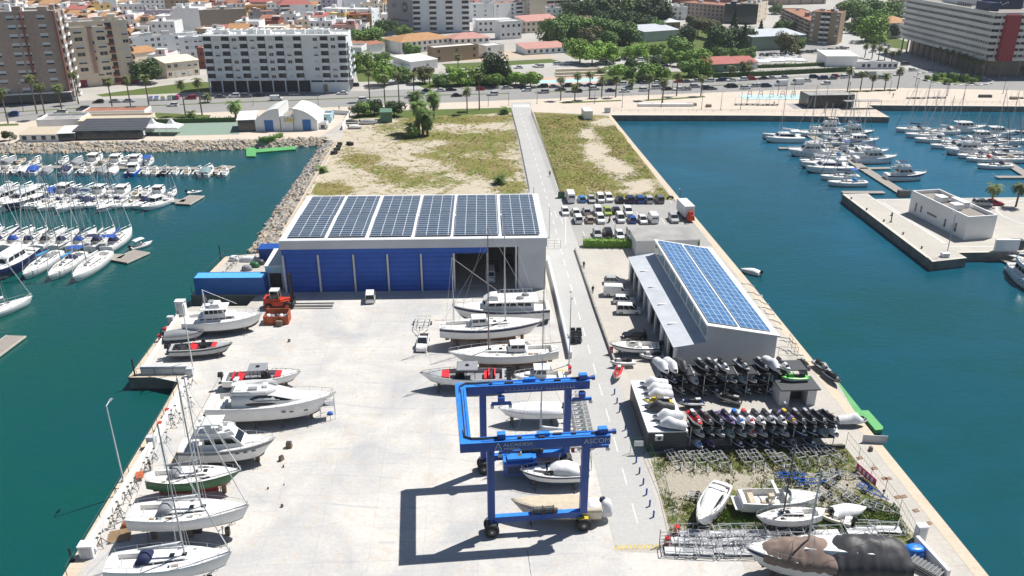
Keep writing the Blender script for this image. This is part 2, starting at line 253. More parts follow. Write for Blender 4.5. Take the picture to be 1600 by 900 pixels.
class MB:
 def __init__(s):s.v=[];s.f=[];s.mi=[];s.mats=[];s.smooth=set()
 def mat(s,m):
  if m not in s.mats:s.mats.append(m)
  return s.mats.index(m)
 def face(s,pts,m):
  i=len(s.v);s.v+=[tuple(p) for p in pts];s.f.append(tuple(range(i,i+len(pts))));s.mi.append(s.mat(m))
 def box(s,c,d,m,rz=0,top=None,taper=1.,ty=None):
  cx,cy,cz=c;hx,hy,hz=d[0]/2,d[1]/2,d[2]/2;i=len(s.v);ty=taper if ty is None else ty
  for z,kx,ky in((-hz,1,1),(hz,taper,ty)):
   for x,y in((-hx,-hy),(hx,-hy),(hx,hy),(-hx,hy)):
    x*=kx;y*=ky
    s.v.append((cx+x*cos(rz)-y*sin(rz),cy+x*sin(rz)+y*cos(rz),cz+z))
  k=s.mat(m);kt=s.mat(top) if top else k
  for q,mm in(((3,2,1,0),k),((4,5,6,7),kt),((0,1,5,4),k),((1,2,6,5),k),((2,3,7,6),k),((3,0,4,7),k)):
   s.f.append(tuple(i+a for a in q));s.mi.append(mm)
  return s
 def prism(s,poly,z0,z1,m,top=None,bottom=False):
  n=len(poly);i=len(s.v);a=sum(poly[k][0]*poly[(k+1)%n][1]-poly[(k+1)%n][0]*poly[k][1] for k in range(n))
  if a<0:poly=poly[::-1]
  s.v+=[(p[0],p[1],z0) for p in poly]+[(p[0],p[1],z1) for p in poly];k=s.mat(m)
  for j in range(n):s.f.append((i+j,i+(j+1)%n,i+n+(j+1)%n,i+n+j));s.mi.append(k)
  s.f.append(tuple(i+n+j for j in range(n)));s.mi.append(s.mat(top) if top else k)
  if bottom:s.f.append(tuple(i+j for j in reversed(range(n))));s.mi.append(k)
  return s
 def tube(s,a,b,r,m,n=5,r2=None):
  a=Vector(a);b=Vector(b);d=(b-a)
  if d.length<1e-6:return s
  d.normalize();up=Vector((0,0,1)) if abs(d.z)<.9 else Vector((1,0,0));x=d.cross(up).normalized();y=d.cross(x);r2=r if r2 is None else r2
  i=len(s.v);k=s.mat(m)
  for p,q in((a,r),(b,r2)):
   for j in range(n):
    t=2*pi*j/n;s.v.append(tuple(p+x*cos(t)*q+y*sin(t)*q))
  for j in range(n):s.f.append((i+j,i+(j+1)%n,i+n+(j+1)%n,i+n+j));s.mi.append(k)
  s.f.append(tuple(i+j for j in reversed(range(n))));s.mi.append(k);s.f.append(tuple(i+n+j for j in range(n)));s.mi.append(k)
  return s
 def path(s,pts,r,m,n=5):
  for a,b in zip(pts,pts[1:]):s.tube(a,b,r,m,n)
  return s
 def loft(s,rings,m,closed=True,cap=True,mats=None,smooth=True):
  i=len(s.v);n=len(rings[0])
  for r in rings:s.v+=[tuple(p) for p in r]
  for a in range(len(rings)-1):
   for j in range(n if closed else n-1):
    q=(j+1)%n;s.f.append((i+a*n+j,i+a*n+q,i+(a+1)*n+q,i+(a+1)*n+j));s.mi.append(s.mat(mats[j] if mats else m))
    if smooth:s.smooth.add(len(s.f)-1)
  if cap:
   cm=s.mat(m)
   s.f.append(tuple(i+j for j in reversed(range(n))));s.mi.append(cm);e=i+(len(rings)-1)*n;s.f.append(tuple(e+j for j in range(n)));s.mi.append(cm)
  return s
 def mesh(s,name):
  me=bpy.data.meshes.new(name);me.from_pydata(s.v,[],s.f)
  for m in s.mats:me.materials.append(m if isinstance(m,bpy.types.Material) else MATS[m])
  me.polygons.foreach_set('material_index',s.mi)
  if s.smooth:
   me.polygons.foreach_set('use_smooth',[k in s.smooth for k in range(len(s.f))])
  me.update();return me
 def build(s,name,parent=None,loc=None,rz=0):
  return link(name,s.mesh(name),parent,loc,rz)
def link(name,me,parent=None,loc=None,rz=0,scale=None):
 o=bpy.data.objects.new(name,me);COL.objects.link(o)
 if parent:o.parent=parent
 if loc is not None:o.location=loc
 if rz:o.rotation_euler=(0,0,rz)
 if scale:o.scale=scale
 return o
def root(name,loc,rz=0):
 o=bpy.data.objects.new(name,None);COL.objects.link(o);o.location=loc;o.rotation_euler=(0,0,rz);o.empty_display_size=.5;return o
def tag(o,label=None,cat=None,group=None,kind=None):
 if label:o['label']=label
 if cat:o['category']=cat
 if group:o['group']=group
 if kind:o['kind']=kind
 return o
KIDS={}
def kids(o):return[c for c in o.children]
def copy_tree(o,loc,rz,label=None,group=None,scale=None,parent=None):
 c=o.copy();COL.objects.link(c)
 if parent is None:
  c.location=loc;c.rotation_euler=(0,0,rz)
  if scale:c.scale=scale if not isinstance(scale,(int,float)) else(scale,)*3
  if label:c['label']=label
  if group:c['group']=group
 else:c.parent=parent
 for ch in KIDS.setdefault(o.name,list(o.children)):copy_tree(ch,None,None,parent=c)
 return c
PROTO={}
def place(key,make,loc,rz,label,cat,group=None,scale=None):
 """first use of a kind builds it, later uses copy it with all its parts"""
 if key not in PROTO:
  o=make();PROTO[key]=o;KIDS[o.name]=list(o.children)
  o.location=loc;o.rotation_euler=(0,0,rz)
  if scale:o.scale=(scale,)*3 if isinstance(scale,(int,float)) else scale
  for k in('label','group'):
   if k in o:del o[k]
  tag(o,label,cat,group)
 else:
  o=copy_tree(PROTO[key],loc,rz,label,None,scale or 1.0)
  if 'group' in o:del o['group']
  tag(o,label,cat,group)
 return o
ORD='zeroth first second third fourth fifth sixth seventh eighth ninth tenth eleventh twelfth thirteenth fourteenth fifteenth sixteenth seventeenth eighteenth nineteenth twentieth twenty-first twenty-second twenty-third twenty-fourth twenty-fifth twenty-sixth twenty-seventh twenty-eighth twenty-ninth thirtieth thirty-first thirty-second thirty-third thirty-fourth thirty-fifth thirty-sixth thirty-seventh thirty-eighth thirty-ninth fortieth'.split()
def sheet(name,pts,z,m,kind='structure'):
 mb=MB();p=[(q[0],q[1],z) for q in pts]
 n=len(p);a=sum(p[k][0]*p[(k+1)%n][1]-p[(k+1)%n][0]*p[k][1] for k in range(n))
 mb.face(p if a>0 else p[::-1],m);return tag(mb.build(name),kind=kind)
def W(pts,z=0):return[P(x,y,z) for x,y in pts]
YAW=R(3.0)
WZ=-2.0
mb=MB();mb.face([(-2500,-400,WZ),(2500,-400,WZ),(2500,900,WZ),(-2500,900,WZ)],'water')
tag(mb.build('water'),kind='structure')
shoreL=[P(-120,227),P(0,226),P(150,224),P(300,222),P(430,219),P(500,216)]
quayR=[P(955,180),P(1180,180.5),P(1390,183),P(1356,164.5),P(1620,166.5)]
land=[(-2500,shoreL[0].y)]+[(p.x,p.y) for p in shoreL]+[(p.x,p.y) for p in quayR]+[(2500,quayR[-1].y),(2500,3000),(-2500,3000)]
mb=MB();mb.prism(land,-6,0,'wet_wall','town_ground');tag(mb.build('ground'),kind='structure')
pierL=[(525,222),(477,307),(437,375),(423,394),(352,401),(325,428),(298,462),(400,462),(386,478),(300,479),(277,487),(200,590),(281,589),(277,600),(98,900),(36,1000)]
pierR=[(1627,1000),(1545,900),(1362,675),(1200,476),(1179,450),(991,225),(955,180.6)]
pier=[(500,216.4)]+pierL+pierR
pw=W(pier);far=[(P(957,176).x,P(957,176).y),(P(500,210).x,P(500,210).y)]
pierpoly=[(p.x,p.y) for p in pw]+far
mb=MB();mb.prism(pierpoly,-6,.004,'wet_wall','quay_concrete');tag(mb.build('pier_ground'),kind='structure')
def strip(name,line,wd,z,m,side=1,kind='structure'):
 """a flat strip of width wd (metres) along a line of world points"""
 L=[Vector((p[0],p[1])) for p in line];off=[]
 for i,p in enumerate(L):
  a=L[max(i-1,0)];b=L[min(i+1,len(L)-1)];d=(b-a).normalized();off.append(p+Vector((-d.y,d.x))*wd*side)
 mb=MB()
 for i in range(len(L)-1):
  q=[L[i],L[i+1],off[i+1],off[i]]
  if side<0:q=q[::-1]
  mb.face([(a.x,a.y,z) for a in q],m)
 return tag(mb.build(name),kind=kind)
strip('quay_edge',W(pierR),1.5,.02,'quay_edge',1)
strip('quay_edge',W([(277,600),(98,900),(36,1000)]),1.5,.02,'quay_edge',1)
strip('quay_edge',W([(277,487),(200,590)]),1.5,.02,'quay_edge',1)
strip('quay_edge',W([(200,590),(281,589)]),.9,.024,'quay_edge',1)
strip('quay_edge',W([(352,401),(325,428),(298,462)]),1.2,.02,'quay_edge',1)
strip('quay_edge',W([(298,462),(400,462)]),.8,.024,'quay_edge',1)
sheet('yard',W([(412,459),(448,456),(852,452),(893,580),(962,862),(1155,870),(1215,1000),(75,1000),(130,900),(292,600),(225,586),(289,487),(402,481)]),.012,'yard_concrete')
sheet('road',W([(799,166),(828,166),(846,225),(874,303),(905,390),(930,470),(1048,855),(962,858),(893,580),(857,400),(838,330),(826,305),(810,225)]),.016,'road_pale')
sheet('car_park',W([(874,303),(1062,311),(1122,384),(905,386)]),.010,'lot_asphalt')
sheet('jetski_yard',W([(985,566),(1290,566),(1352,672),(1312,690),(1020,706)]),.008,'quay_concrete')
FB=[]
def field(name,quad,n,blobs,base,m,z=.012,kind='structure'):
 A,B,C,D=[P(*q) for q in quad];mb=MB();nu,nv=n;vals=[]
 for j in range(nv+1):
  for i in range(nu+1):
   u,v=i/nu,j/nv;p=(A*(1-u)+B*u)*(1-v)+(D*(1-u)+C*u)*v
   h=.18*mn.noise(p*.15) if 0<i<nu and 0<j<nv else 0
   mb.v.append((p.x,p.y,z+max(0,h)))
   x,y=PROJ(p.x,p.y,0);g=base
   for bx,by,rx,ry,s in blobs:
    d=((x-bx)/rx)**2+((y-by)/ry)**2
    g+=s*math.exp(-d*1.2)
   vals.append(g)
 k=mb.mat(m)
 for j in range(nv):
  for i in range(nu):
   a=j*(nu+1)+i;mb.f.append((a,a+nu+1,a+nu+2,a+1));mb.mi.append(k);mb.smooth.add(len(mb.f)-1)
 FB.append((blobs,base));me=mb.mesh(name);at=me.attributes.new('green','FLOAT','POINT');at.data.foreach_set('value',vals)
 o=link(name,me);return tag(o,kind=kind)
field('field',[(548,186),(801,176),(828,307),(482,309)],(48,110),[(655,212,55,11,.75),(765,216,60,14,.7),(560,247,40,17,.55),(510,295,42,10,.9),(650,282,55,16,.5),(755,262,60,20,.8),(800,294,30,14,.6),(720,186,90,7,.9),(600,200,30,6,.4),(730,232,80,6,.6),(660,190,40,8,.5),(600,270,40,14,.4),(690,245,60,9,.35)],.24,'dry_field')
field('field',[(834,175),(952,181),(1052,313),(876,305)],(30,110),[(945,190,25,9,-.8),(918,208,16,10,-.7),(930,235,22,18,-.9),(965,262,28,16,-.9),(1000,292,30,12,-.8),(960,300,60,5,-.3),(985,245,20,12,.3)],.85,'dry_field')
field('trailer_yard',[(1014,708),(1316,693),(1442,852),(1054,858)],(60,50),[(1230,740,170,40,.2),(1090,760,60,18,-.5),(1180,745,60,18,-.3),(1060,735,20,20,-.3),(1300,760,60,30,-.35),(1140,800,60,20,.5),(1330,800,60,30,.5),(1200,702,150,8,.6),(1110,722,60,10,.3)],.5,'weedy_yard',.02)
mk=MB()
def dash(mb,a,b,wd,z,m='road_paint'):
 d=(b-a);d.z=0;d.normalize();n=Vector((-d.y,d.x,0))*wd/2
 mb.face([(a-n).xy.to_3d()+Vector((0,0,z)),(b-n).xy.to_3d()+Vector((0,0,z)),(b+n).xy.to_3d()+Vector((0,0,z)),(a+n).xy.to_3d()+Vector((0,0,z))],m)
cl=[P(813,178),P(831,230),P(857,318),P(897,465),P(936,600),P(1005,850)]
for a,b in zip(cl,cl[1:]):
 L=(b-a).length;n=int(L/6)
 for k in range(n):dash(mk,a.lerp(b,k/n),a.lerp(b,(k+.5)/n),.14,.026)
for rowy,x0,x1,n in((318,880,1050,12),(340,870,1000,9),(351,880,1040,11),(372,915,1010,7)):
 for k in range(n):
  a=P(x0+(x1-x0)*k/(n-1),rowy);dash(mk,a,a+Vector((-.26,4.8,0)),.12,.028)
dash(mk,P(884,338),P(884,382),.14,.028)
for k in range(9):
 a=P(803+k*3,167.5);dash(mk,a,a+Vector((-.2,5,0)),.45,.03)
tag(mk.build('road_markings'),kind='structure')
mk=MB()
A,B=P(962,852),P(1042,850)
for k in range(14):
 a=A.lerp(B,k/14);b=A.lerp(B,(k+.55)/14);s=Vector((-.35,-.75,0))
 mk.face([tuple(q.xy)+(.028,) for q in(a+s,b+s,b,a)],'yellow_paint')
tag(mk.build('hatched_marking'),kind='structure')
mk=MB()
for a,b in(((345,585),(250,760)),((824,860),(830,900))):
 dash(mk,P(*a),P(*b),.06,.018,'steel_dark')
tag(mk.build('slab_drain'),kind='structure')
def rocks(name,top,bot,nrock,label,m=('rock','rock_grey'),seed=1,s0=.55,s1=1.25):
 rnd=random.Random(seed);bm0=bmesh.new();bmesh.ops.create_icosphere(bm0,subdivisions=1,radius=1)
 bv=[v.co.copy() for v in bm0.verts];bf=[[v.index for v in f.verts] for f in bm0.faces];mb=MB()
 T=[P(*q) for q in top];Bm=[P(q[0],q[1],WZ) for q in bot]
 sl=[(a-b).length for a,b in zip(T,T[1:])];tot=sum(sl)
 for k in range(nrock):
  d=rnd.random()*tot;i=0
  while d>sl[i]:d-=sl[i];i+=1
  f=d/sl[i];q=rnd.random()**.9;p=T[i].lerp(T[i+1],f).lerp(Bm[i].lerp(Bm[i+1],f),q*1.08-.03)
  s=rnd.uniform(s0,s1);off=Vector((rnd.random()*50,rnd.random()*50,0));rot=Matrix.Rotation(rnd.random()*6,3,'Z')@Matrix.Rotation(rnd.random()*6,3,'X')
  j=len(mb.v);sc=Vector((s*rnd.uniform(.8,1.4),s*rnd.uniform(.8,1.2),s*rnd.uniform(.6,.95)))
  for v in bv:
   r=1+.35*mn.noise(v*1.7+off);x=rot@Vector((v.x*sc.x*r,v.y*sc.y*r,v.z*sc.z*r));mb.v.append(tuple(p+x+Vector((0,0,-.2))))
  mm=mb.mat(m[0] if rnd.random()<.6 else m[1])
  for f_ in bf:mb.f.append(tuple(j+a for a in f_));mb.mi.append(mm)
 bm0.free();o=mb.build(name);return tag(o,label,'rocks',kind='stuff')
rocks('riprap_rocks',[(-60,227),(150,224),(300,222),(430,219),(512,216)],[(-60,242),(150,238),(300,236),(430,231),(505,228)],2600,'pale riprap boulders along the town shore behind the left marina',seed=3)
rocks('riprap_rocks',[(518,222),(476,307),(437,375),(423,394)],[(505,228),(452,305),(413,362),(392,396)],2300,'riprap boulders along the left side of the pier beside the hangar',('rock_grey','rock'),seed=5)
mb=MB()
T=W([(-60,226),(150,224),(300,222),(430,219),(512,216)]);
def slope(name,top,bot):
 mb=MB();T=W(top);Bq=[P(q[0],q[1],WZ-.8) for q in bot]
 for i in range(len(T)-1):mb.face([tuple(Bq[i]),tuple(Bq[i+1]),tuple(T[i+1]),tuple(T[i])],'rock_grey')
 tag(mb.build(name),kind='structure')
slope('bank',[(-120,226.5),(150,223.5),(300,221.5),(430,218.5),(512,216)],[(-120,242),(150,238),(300,236),(430,231),(505,228)])
slope('bank',[(525,222),(477,307),(437,375),(423,394)],[(507,229),(454,305),(415,362),(394,396)])
def G(x):return 0
sheet('boulevard',W([(-200,167),(0,162),(400,147),(600,141),(800,134),(1200,120.5),(1400,110),(1450,107),(1560,118),(1700,121),(1700,142),(1600,141),(1400,137),(1200,141),(800,156),(400,172),(0,190),(-200,198)]),.02,'asphalt')
sheet('promenade',W([(-200,198.4),(0,190.4),(400,172.4),(800,156.4),(1200,141.4),(1400,137.4),(1600,141.4),(1700,142.4),(1700,167.2),(1620,166.4),(1357,164.3),(1388,182),(1180,180),(956,179.3),(830,175),(800,175),(545,184),(500,214),(430,217),(0,224),(-200,226)]),.012,'promenade_paving')
strip('quay_edge',[quayR[0],quayR[1],quayR[2]],1.2,.03,'pontoon_edge',1)
strip('quay_edge',[quayR[3],quayR[4]],1.2,.03,'pontoon_edge',1)
strip('median',W([(-100,179),(0,177),(100,171),(400,159.5),(640,150.5),(795,146.6)]),1.6,.05,'lawn',1)
strip('median',W([(835,145),(980,139.5),(1200,131)]),1.6,.05,'lawn',1)
sheet('street',W([(598,141),(670,139),(655,122),(640,105),(615,105)]),.016,'road_pale')
sheet('street',W([(1380,113),(1440,109),(1395,92),(1345,62),(1318,45),(1305,46),(1310,70),(1330,95)]),.016,'road_pale')
sheet('street',W([(795,107),(1060,100),(1060,92),(1020,86),(1000,88),(900,97),(800,100)]),.016,'road_pale')
sheet('street',W([(1170,85),(1240,82),(1325,90),(1318,72),(1230,70)]),.016,'asphalt')
sheet('street',W([(830,160),(798,160),(799,176),(829,176)]),.024,'road_pale')
sheet('lawn',W([(150,148),(300,128),(326,128),(328,143),(160,151)]),.03,'lawn')
sheet('lawn',W([(640,128),(790,124),(795,133),(665,139)]),.034,'lawn')
sheet('lawn',W([(935,112),(1120,112),(1180,120),(960,128),(940,122)]),.024,'lawn')
sheet('lawn',W([(690,100),(860,92),(880,97),(700,108)]),.024,'lawn')
sheet('lawn',W([(-50,196),(28,193),(30,196),(-40,199)]),.03,'lawn')
sheet('lawn',W([(872,160),(970,156),(972,158),(880,162)]),.03,'lawn')
sheet('lawn',W([(1005,156),(1100,150),(1103,152),(1010,158)]),.03,'lawn')
sheet('lawn',W([(1310,143),(1400,140),(1400,142),(1312,145)]),.03,'lawn')
sheet('lawn',W([(60,185),(90,175),(240,176),(330,180),(325,186),(240,184)]),.026,'lawn')
sheet('lawn',W([(1310,45),(1345,40),(1420,66),(1418,78),(1390,74)]),.03,'lawn')
sheet('lawn',W([(600,186),(560,190),(548,186),(560,176),(640,172),(800,168),(800,176)]),.02,'lawn')
sheet('lawn',W([(1150,116),(1330,110),(1330,113),(1150,118)]),.03,'lawn')
sheet('park_lawn',W([(848,66),(870,30),(905,2),(1040,2),(1060,45),(1200,50),(1170,92),(1062,94),(1020,84),(900,93)]),.010,'lawn')
sheet('park_lawn',W([(552,100),(600,86),(640,92),(612,103),(640,126),(560,128)]),.010,'lawn')
sheet('school_yard',W([(650,84),(720,96),(880,90),(800,78),(700,78)]),.012,'sand')
sheet('plaza',W([(836,122),(935,119),(948,130),(845,133)]),.024,'terrace_pink')
sheet('pool',W([(838,126),(932,121),(938,127),(840,131)]),.03,'pool_blue')
for i in range(3):
 mb=MB();a,b=P(868,120-i*3),P(945,118-i*3);d=(b-a).normalized();c=(a+b)/2
 mb.box((c.x,c.y,.3+i*.3),((b-a).length,1.2,.6+i*.6),'plaster_cream',math.atan2(d.y,d.x));
 tag(mb.build('stone_terrace'),['lowest','middle','topmost'][i]+' long stone seating step behind the pale plaza pool','step','seating steps behind the pool')
sheet('court',W([(230,192),(372,190),(374,210),(225,213)]),.024,'court_green')
plat=[(1316,303),(1356,302),(1366,311),(1600,308),(1700,307),(1700,392),(1497,395),(1511,403),(1457,409)]
mb=MB();mb.prism([(p.x,p.y) for p in W(plat)],-6,0,'wet_wall','quay_concrete');tag(mb.build('marina_ground'),kind='structure')
strip('quay_edge',W([(1316,303),(1457,409),(1511,403),(1497,395),(1700,392)]),.8,.012,'pontoon_edge',1)
mk=MB()
for a,b in(((1357,305),(1475,380)),((1380,316),(1478,380)),((1478,385),(1560,385)),((1360,312),(1418,312))):dash(mk,P(*a),P(*b),.25,.014,'road_paint')
for k in range(20):
 a=P(1645,337)+Vector((cos(k/20*6.283)*12,sin(k/20*6.283)*12,0));b=P(1645,337)+Vector((cos((k+1)/20*6.283)*12,sin((k+1)/20*6.283)*12,0));dash(mk,a,b,.25,.014)
tag(mk.build('paving_lines'),kind='structure')
def pontoon(label,a,b,wd,z=WZ,fingers=(),post=()):
 A=P(a[0],a[1],z+.5);B=P(b[0],b[1],z+.5);d=(B-A);L=d.length;rz=math.atan2(d.y,d.x);c=(A+B)/2
 o=root('pontoon',(c.x,c.y,z),rz);tag(o,label,'pontoon','floating pontoons')
 mb=MB();mb.box((0,0,.42),(L,wd,.12),'pontoon_deck');mb.build('deck',o)
 mb=MB()
 for s in(-1,1):mb.box((0,s*(wd/2+.06),.36),(L,.12,.3),'pontoon_edge')
 n=max(2,int(L/6))
 for k in range(n):mb.box((-L/2+(k+.5)*L/n,0,.05),(2.5,wd*.8,.6),'rock_grey')
 mb.build('float',o)
 return o
pontoon('long grey pontoon of the farthest boat row in the left marina',(-90,258.5),(345,263),2.2)
pontoon('short wooden end platform of the farthest left marina pontoon',(341,266),(358,258.5),4)
pontoon('long grey pontoon of the middle boat row in the left marina',(-60,311),(289,313.5),2.2)
pontoon('short wooden end platform of the middle left marina pontoon',(285,318.5),(308,305),4)
pontoon('long grey pontoon of the sailing boat row in the left marina',(-80,396.5),(192,400.5),2.4)
pontoon('dark wooden end platform beside the small tender',(186,408),(222,392),4.2)
pontoon('grey pontoon end at the left edge below the moored ketch',(-20,557),(25,524),3.4)
pontoon('diagonal pontoon between the moored yachts beyond the marina office',(1412,302),(1254,203),2.6)
pontoon('narrow finger pontoon under the nearest catamaran',(1316,300),(1382,300),1.6)
pontoon('narrow finger pontoon beside the hindmost catamaran',(1217,231),(1252,231),1.4)
pontoon('finger pontoon below the twin flybridge cruisers',(1338,263),(1392,262),1.4)
pontoon('finger pontoon beneath the sport fishing boat',(1290,231),(1345,230),1.4)
pontoon('diagonal pontoon of the farther yacht group at the right edge',(1640,295),(1508,213),2.6)
pontoon('short finger pontoon below the small sloop at the right edge',(1557,276),(1602,276),1.6)
pontoon('access pontoon at the right edge below the white wall',(1570,402),(1640,440),3)
def floatdock(label,pts,z):
 p=[(q.x,q.y) for q in W(pts,z)];c=Vector((sum(a[0] for a in p)/len(p),sum(a[1] for a in p)/len(p),z-.6))
 mb=MB();mb.prism([(a[0]-c.x,a[1]-c.y) for a in p],0,.6,'float_green','float_green',True);o=mb.build('float_dock',loc=c);tag(o,label,'floating dock')
 return o
floatdock('bright green floating dock along the jet ski quay',[(1296,585),(1303,587),(1346,641),(1357,641),(1380,667),(1379,671),(1368,672),(1349,650),(1340,650)],-1.0)
floatdock('green floating walkway reaching out from the rocky town shore',[(384,219),(398,219),(400,233),(462,228),(462,233),(400,238),(399,244),(385,244)],-1.5)
def hull(mb,L,B,Fb,D,c,sail=False,cockpit=(0,0),depth=.6,deck='white_deck',bottom='antifoul_blue',stripe=None,floor='white_deck',nst=14,rakek=.10,keel=None,transom=.85,wl=0.):
 """hull from stern (-L/2) to bow (+L/2); z=0 is the waterline, Fb freeboard, D draught of the canoe body"""
 ts=[i/nst for i in range(nst+1)];ts[-1]=.995
 c0,c1=cockpit
 for q in(c0,c1):
  if cockpit[1]>0:ts+=[q,q+.004]
 ts=sorted(set(ts));rings=[];decks=[]
 tm=.42 if sail else.38;pw_=2.0 if sail else 2.3
 for t in ts:
  if t>tm:b=1-((t-tm)/(1-tm))**pw_
  else:b=1-(1-transom)*((tm-t)/tm)**2
  b=max(b,.02)*B/2
  sh=Fb*(1+(.28 if not sail else.16)*max(0,(t-.3)/.7)**2+(.06*(1-t) if sail else 0))
  if sail:kz=-D*(1-abs((t-.45)/.55)**2.2)+(.12*Fb if t<.05 else 0);ch=.62;cz=kz*.55
  else:kz=-D*(1-max(0,(t-.55)/.45)**2.6)+max(0,(t-.75)/.25)**3*Fb*.25;ch=.86-.35*max(0,(t-.4)/.6)**2;cz=kz*.35+.02+.35*Fb*max(0,(t-.5)/.5)**2
  x=(t-.5)*L;rk=rakek*L*max(0,(t-.6)/.4)**3
  def X(zz):return x-rk*(1-max(0,min(1,(zz-kz)/(sh-kz))))
  pts=[(0,kz),(b*ch,cz),(b*(.9+.07*(1-t)),min(sh*.6,max(.12,cz+.1))),(b,sh*.72),(b,sh*.93),(b*.985,sh)]
  ring=[(X(z),y,z) for y,z in pts]
  rings.append([(X(z),-y,z) for y,z in reversed(pts[1:])]+ring);wg=min(.16 if not sail else.1,b*.4)
  inside=cockpit[1]>0 and c0+.002<=t<=c1+.002
  w2=(b-wg) if not sail else min(b-wg,B*.26)
  zf=sh-depth if inside else sh+.05;camber=.04*B if not inside else 0
  decks.append([(x,-b*.985,sh),(x,-w2,sh+.04),(x,-w2*.985,zf+(.01 if inside else.02)),(x,0,zf+camber),(x,w2*.985,zf+(.01 if inside else.02)),(x,w2,sh+.04),(x,b*.985,sh)])
 s=stripe or c
 mats=[c,s,c,bottom,bottom,bottom,bottom,c,s,c]
 mb.loft(rings,c,closed=False,cap=False,mats=mats)
 fl=[deck,deck,floor,floor,deck,deck]
 for a in range(len(ts)-1):
  ins=cockpit[1]>0 and c0-.001<=ts[a]and ts[a+1]<=c1+.006
  mb.loft(decks[a:a+2],deck,closed=False,cap=False,mats=fl if ins else[deck]*6,smooth=False)
 mb.face(rings[0],c);mb.face(list(reversed(decks[0])),c)
 if keel=='fin':
  mb.loft([[(x-.5,-.05,-D*.6),(x+k-.5,-.05,-D*.6),(x+k-.5,.05,-D*.6),(x-.5,.05,-D*.6)] for x,k in((-.02*L,.15*L),)]+[[(-.02*L-.7,-.09,-D-1.3),(.09*L-.4,-.09,-D-1.3),(.09*L-.4,.09,-D-1.3),(-.02*L-.7,.09,-D-1.3)]],bottom,smooth=False)
  mb.box((-L*.42,0,-D*.5-.35),(.45,.08,1.3),bottom)
 if keel=='long':
  mb.prism([(-L*.40,-.12),(L*.22,-.12),(L*.22,.12),(-L*.40,.12)],-D-.75,-D*.5,bottom,bottom,True);mb.box((-L*.43,0,-D*.5),(.7,.12,1.2),bottom)
 return mb
def cabin(mb,x0,x1,w0,w1,z0,z1,m,top=None,f0=.35,f1=.6,n=0,tw=.86):
 """box with sloping front and back; x1 end faces the bow"""
 p=[[(x0,-w0/2,z0),(x1,-w1/2,z0),(x1,w1/2,z0),(x0,w0/2,z0)],[(x0+f0,-w0/2*tw,z1),(x1-f1,-w1/2*tw,z1),(x1-f1,w1/2*tw,z1),(x0+f0,w0/2*tw,z1)]]
 mb.face(p[0][::-1],m)
 for j in range(4):mb.face([p[0][j],p[0][(j+1)%4],p[1][(j+1)%4],p[1][j]],m)
 mb.face(p[1],top or m);return mb
def canvas_top(mb,x0,x1,w,z,h,m):
 a=x1-x0;n=6;rg=[]
 for i in range(n+1):
  t=i/n;hh=h*(.42+.58*min(1,t*3.2))*(1 if t<.62 else 1-((t-.62)/.38)**1.6*.97);ww=w/2*(1-.22*t**3)
  rg.append([(x0+a*t,ww*cos(q) if 0<j<8 else math.copysign(ww,cos(q)),z+hh*min(1,1.25*sin(q))**.7+.02*mn.noise(Vector((t*9,j,h)))) for j,q in enumerate([pi*j/8 for j in range(9)])])
 mb.loft(rg,m,closed=False,cap=False);mb.face(rg[0],m)
def glassband(mb,x0,x1,w0,w1,z0,z1,f0,f1,a,b,m='tinted_glass',tw=.86,e=.012,front=True,back=False,mull=0):
 """dark band between heights a..b (fractions) of the same cabin, slightly proud"""
 def pt(fx,s,k):
  z=z0+(z1-z0)*k;xa=x0+f0*k;xb=x1-f1*k;w=(w0+(w1-w0)*fx)/2*(1+(tw-1)*k)
  return(xa+(xb-xa)*fx,s*(w+e),z)
 n=max(1,mull)
 for s in(-1,1):
  for k in range(n):
   u0=.06+.88*k/n;u1=.06+.88*(k+.86 if mull else k+1)/n
   q=[pt(u0,s,a),pt(u1,s,a),pt(u1,s,b),pt(u0,s,b)];mb.face(q if s<0 else q[::-1],m)
 if front:
  q=[pt(1,-1,a),pt(1,1,a),pt(1,1,b),pt(1,-1,b)];q=[(x+e,y*.92,z) for x,y,z in q];mb.face(q,m)
 if back:
  q=[pt(0,1,a),pt(0,-1,a),pt(0,-1,b),pt(0,1,b)];q=[(x-e,y*.9,z) for x,y,z in q];mb.face(q,m)
def blob(mb,cx,cy,cz,lx,ly,lz,m,n=8,k=5,seed=0,sq=.0):
 rings=[]
 for i in range(k+1):
  t=i/k;ph=pi/2*t;r=cos(ph*.97)**(.6);z=cz+lz*sin(ph)**.9
  rings.append([(cx+lx/2*r*math.copysign(abs(cos(a))**.7,cos(a))*(1+.06*mn.noise(Vector((cos(a)*2+seed,t*3,sin(a)*2)))),cy+ly/2*r*math.copysign(abs(sin(a))**.7,sin(a)),z+.04*mn.noise(Vector((a*2,seed,t*4)))) for a in[2*pi*j/n for j in range(n)]])
 mb.loft(rings,m,cap=True)
def outboard(par,x,y,z,m='black_gel',s=1.):
 mb=MB();mb.box((x-.28*s,y,z+.55*s),(.62*s,.38*s,.5*s),m,taper=.8);mb.box((x-.2*s,y,z),(.22*s,.16*s,.8*s),m);mb.box((x-.25*s,y,z-.5*s),(.5*s,.05,.25*s),m)
 mb.tube((x-.5*s,y,z-.5*s),(x-.6*s,y,z-.5*s),.16*s,'alu',6);return mb.build('outboard_motor',par)
def rail(par,pts,h,r=.018,m='alu',posts=True,name='guard_rail'):
 mb=MB();up=[(p[0],p[1],p[2]+h) for p in pts];mb.path(up,r,m,4)
 if posts:
  for a,b in zip(pts,up):mb.tube(a,b,r,m,4)
 return mb.build(name,par)
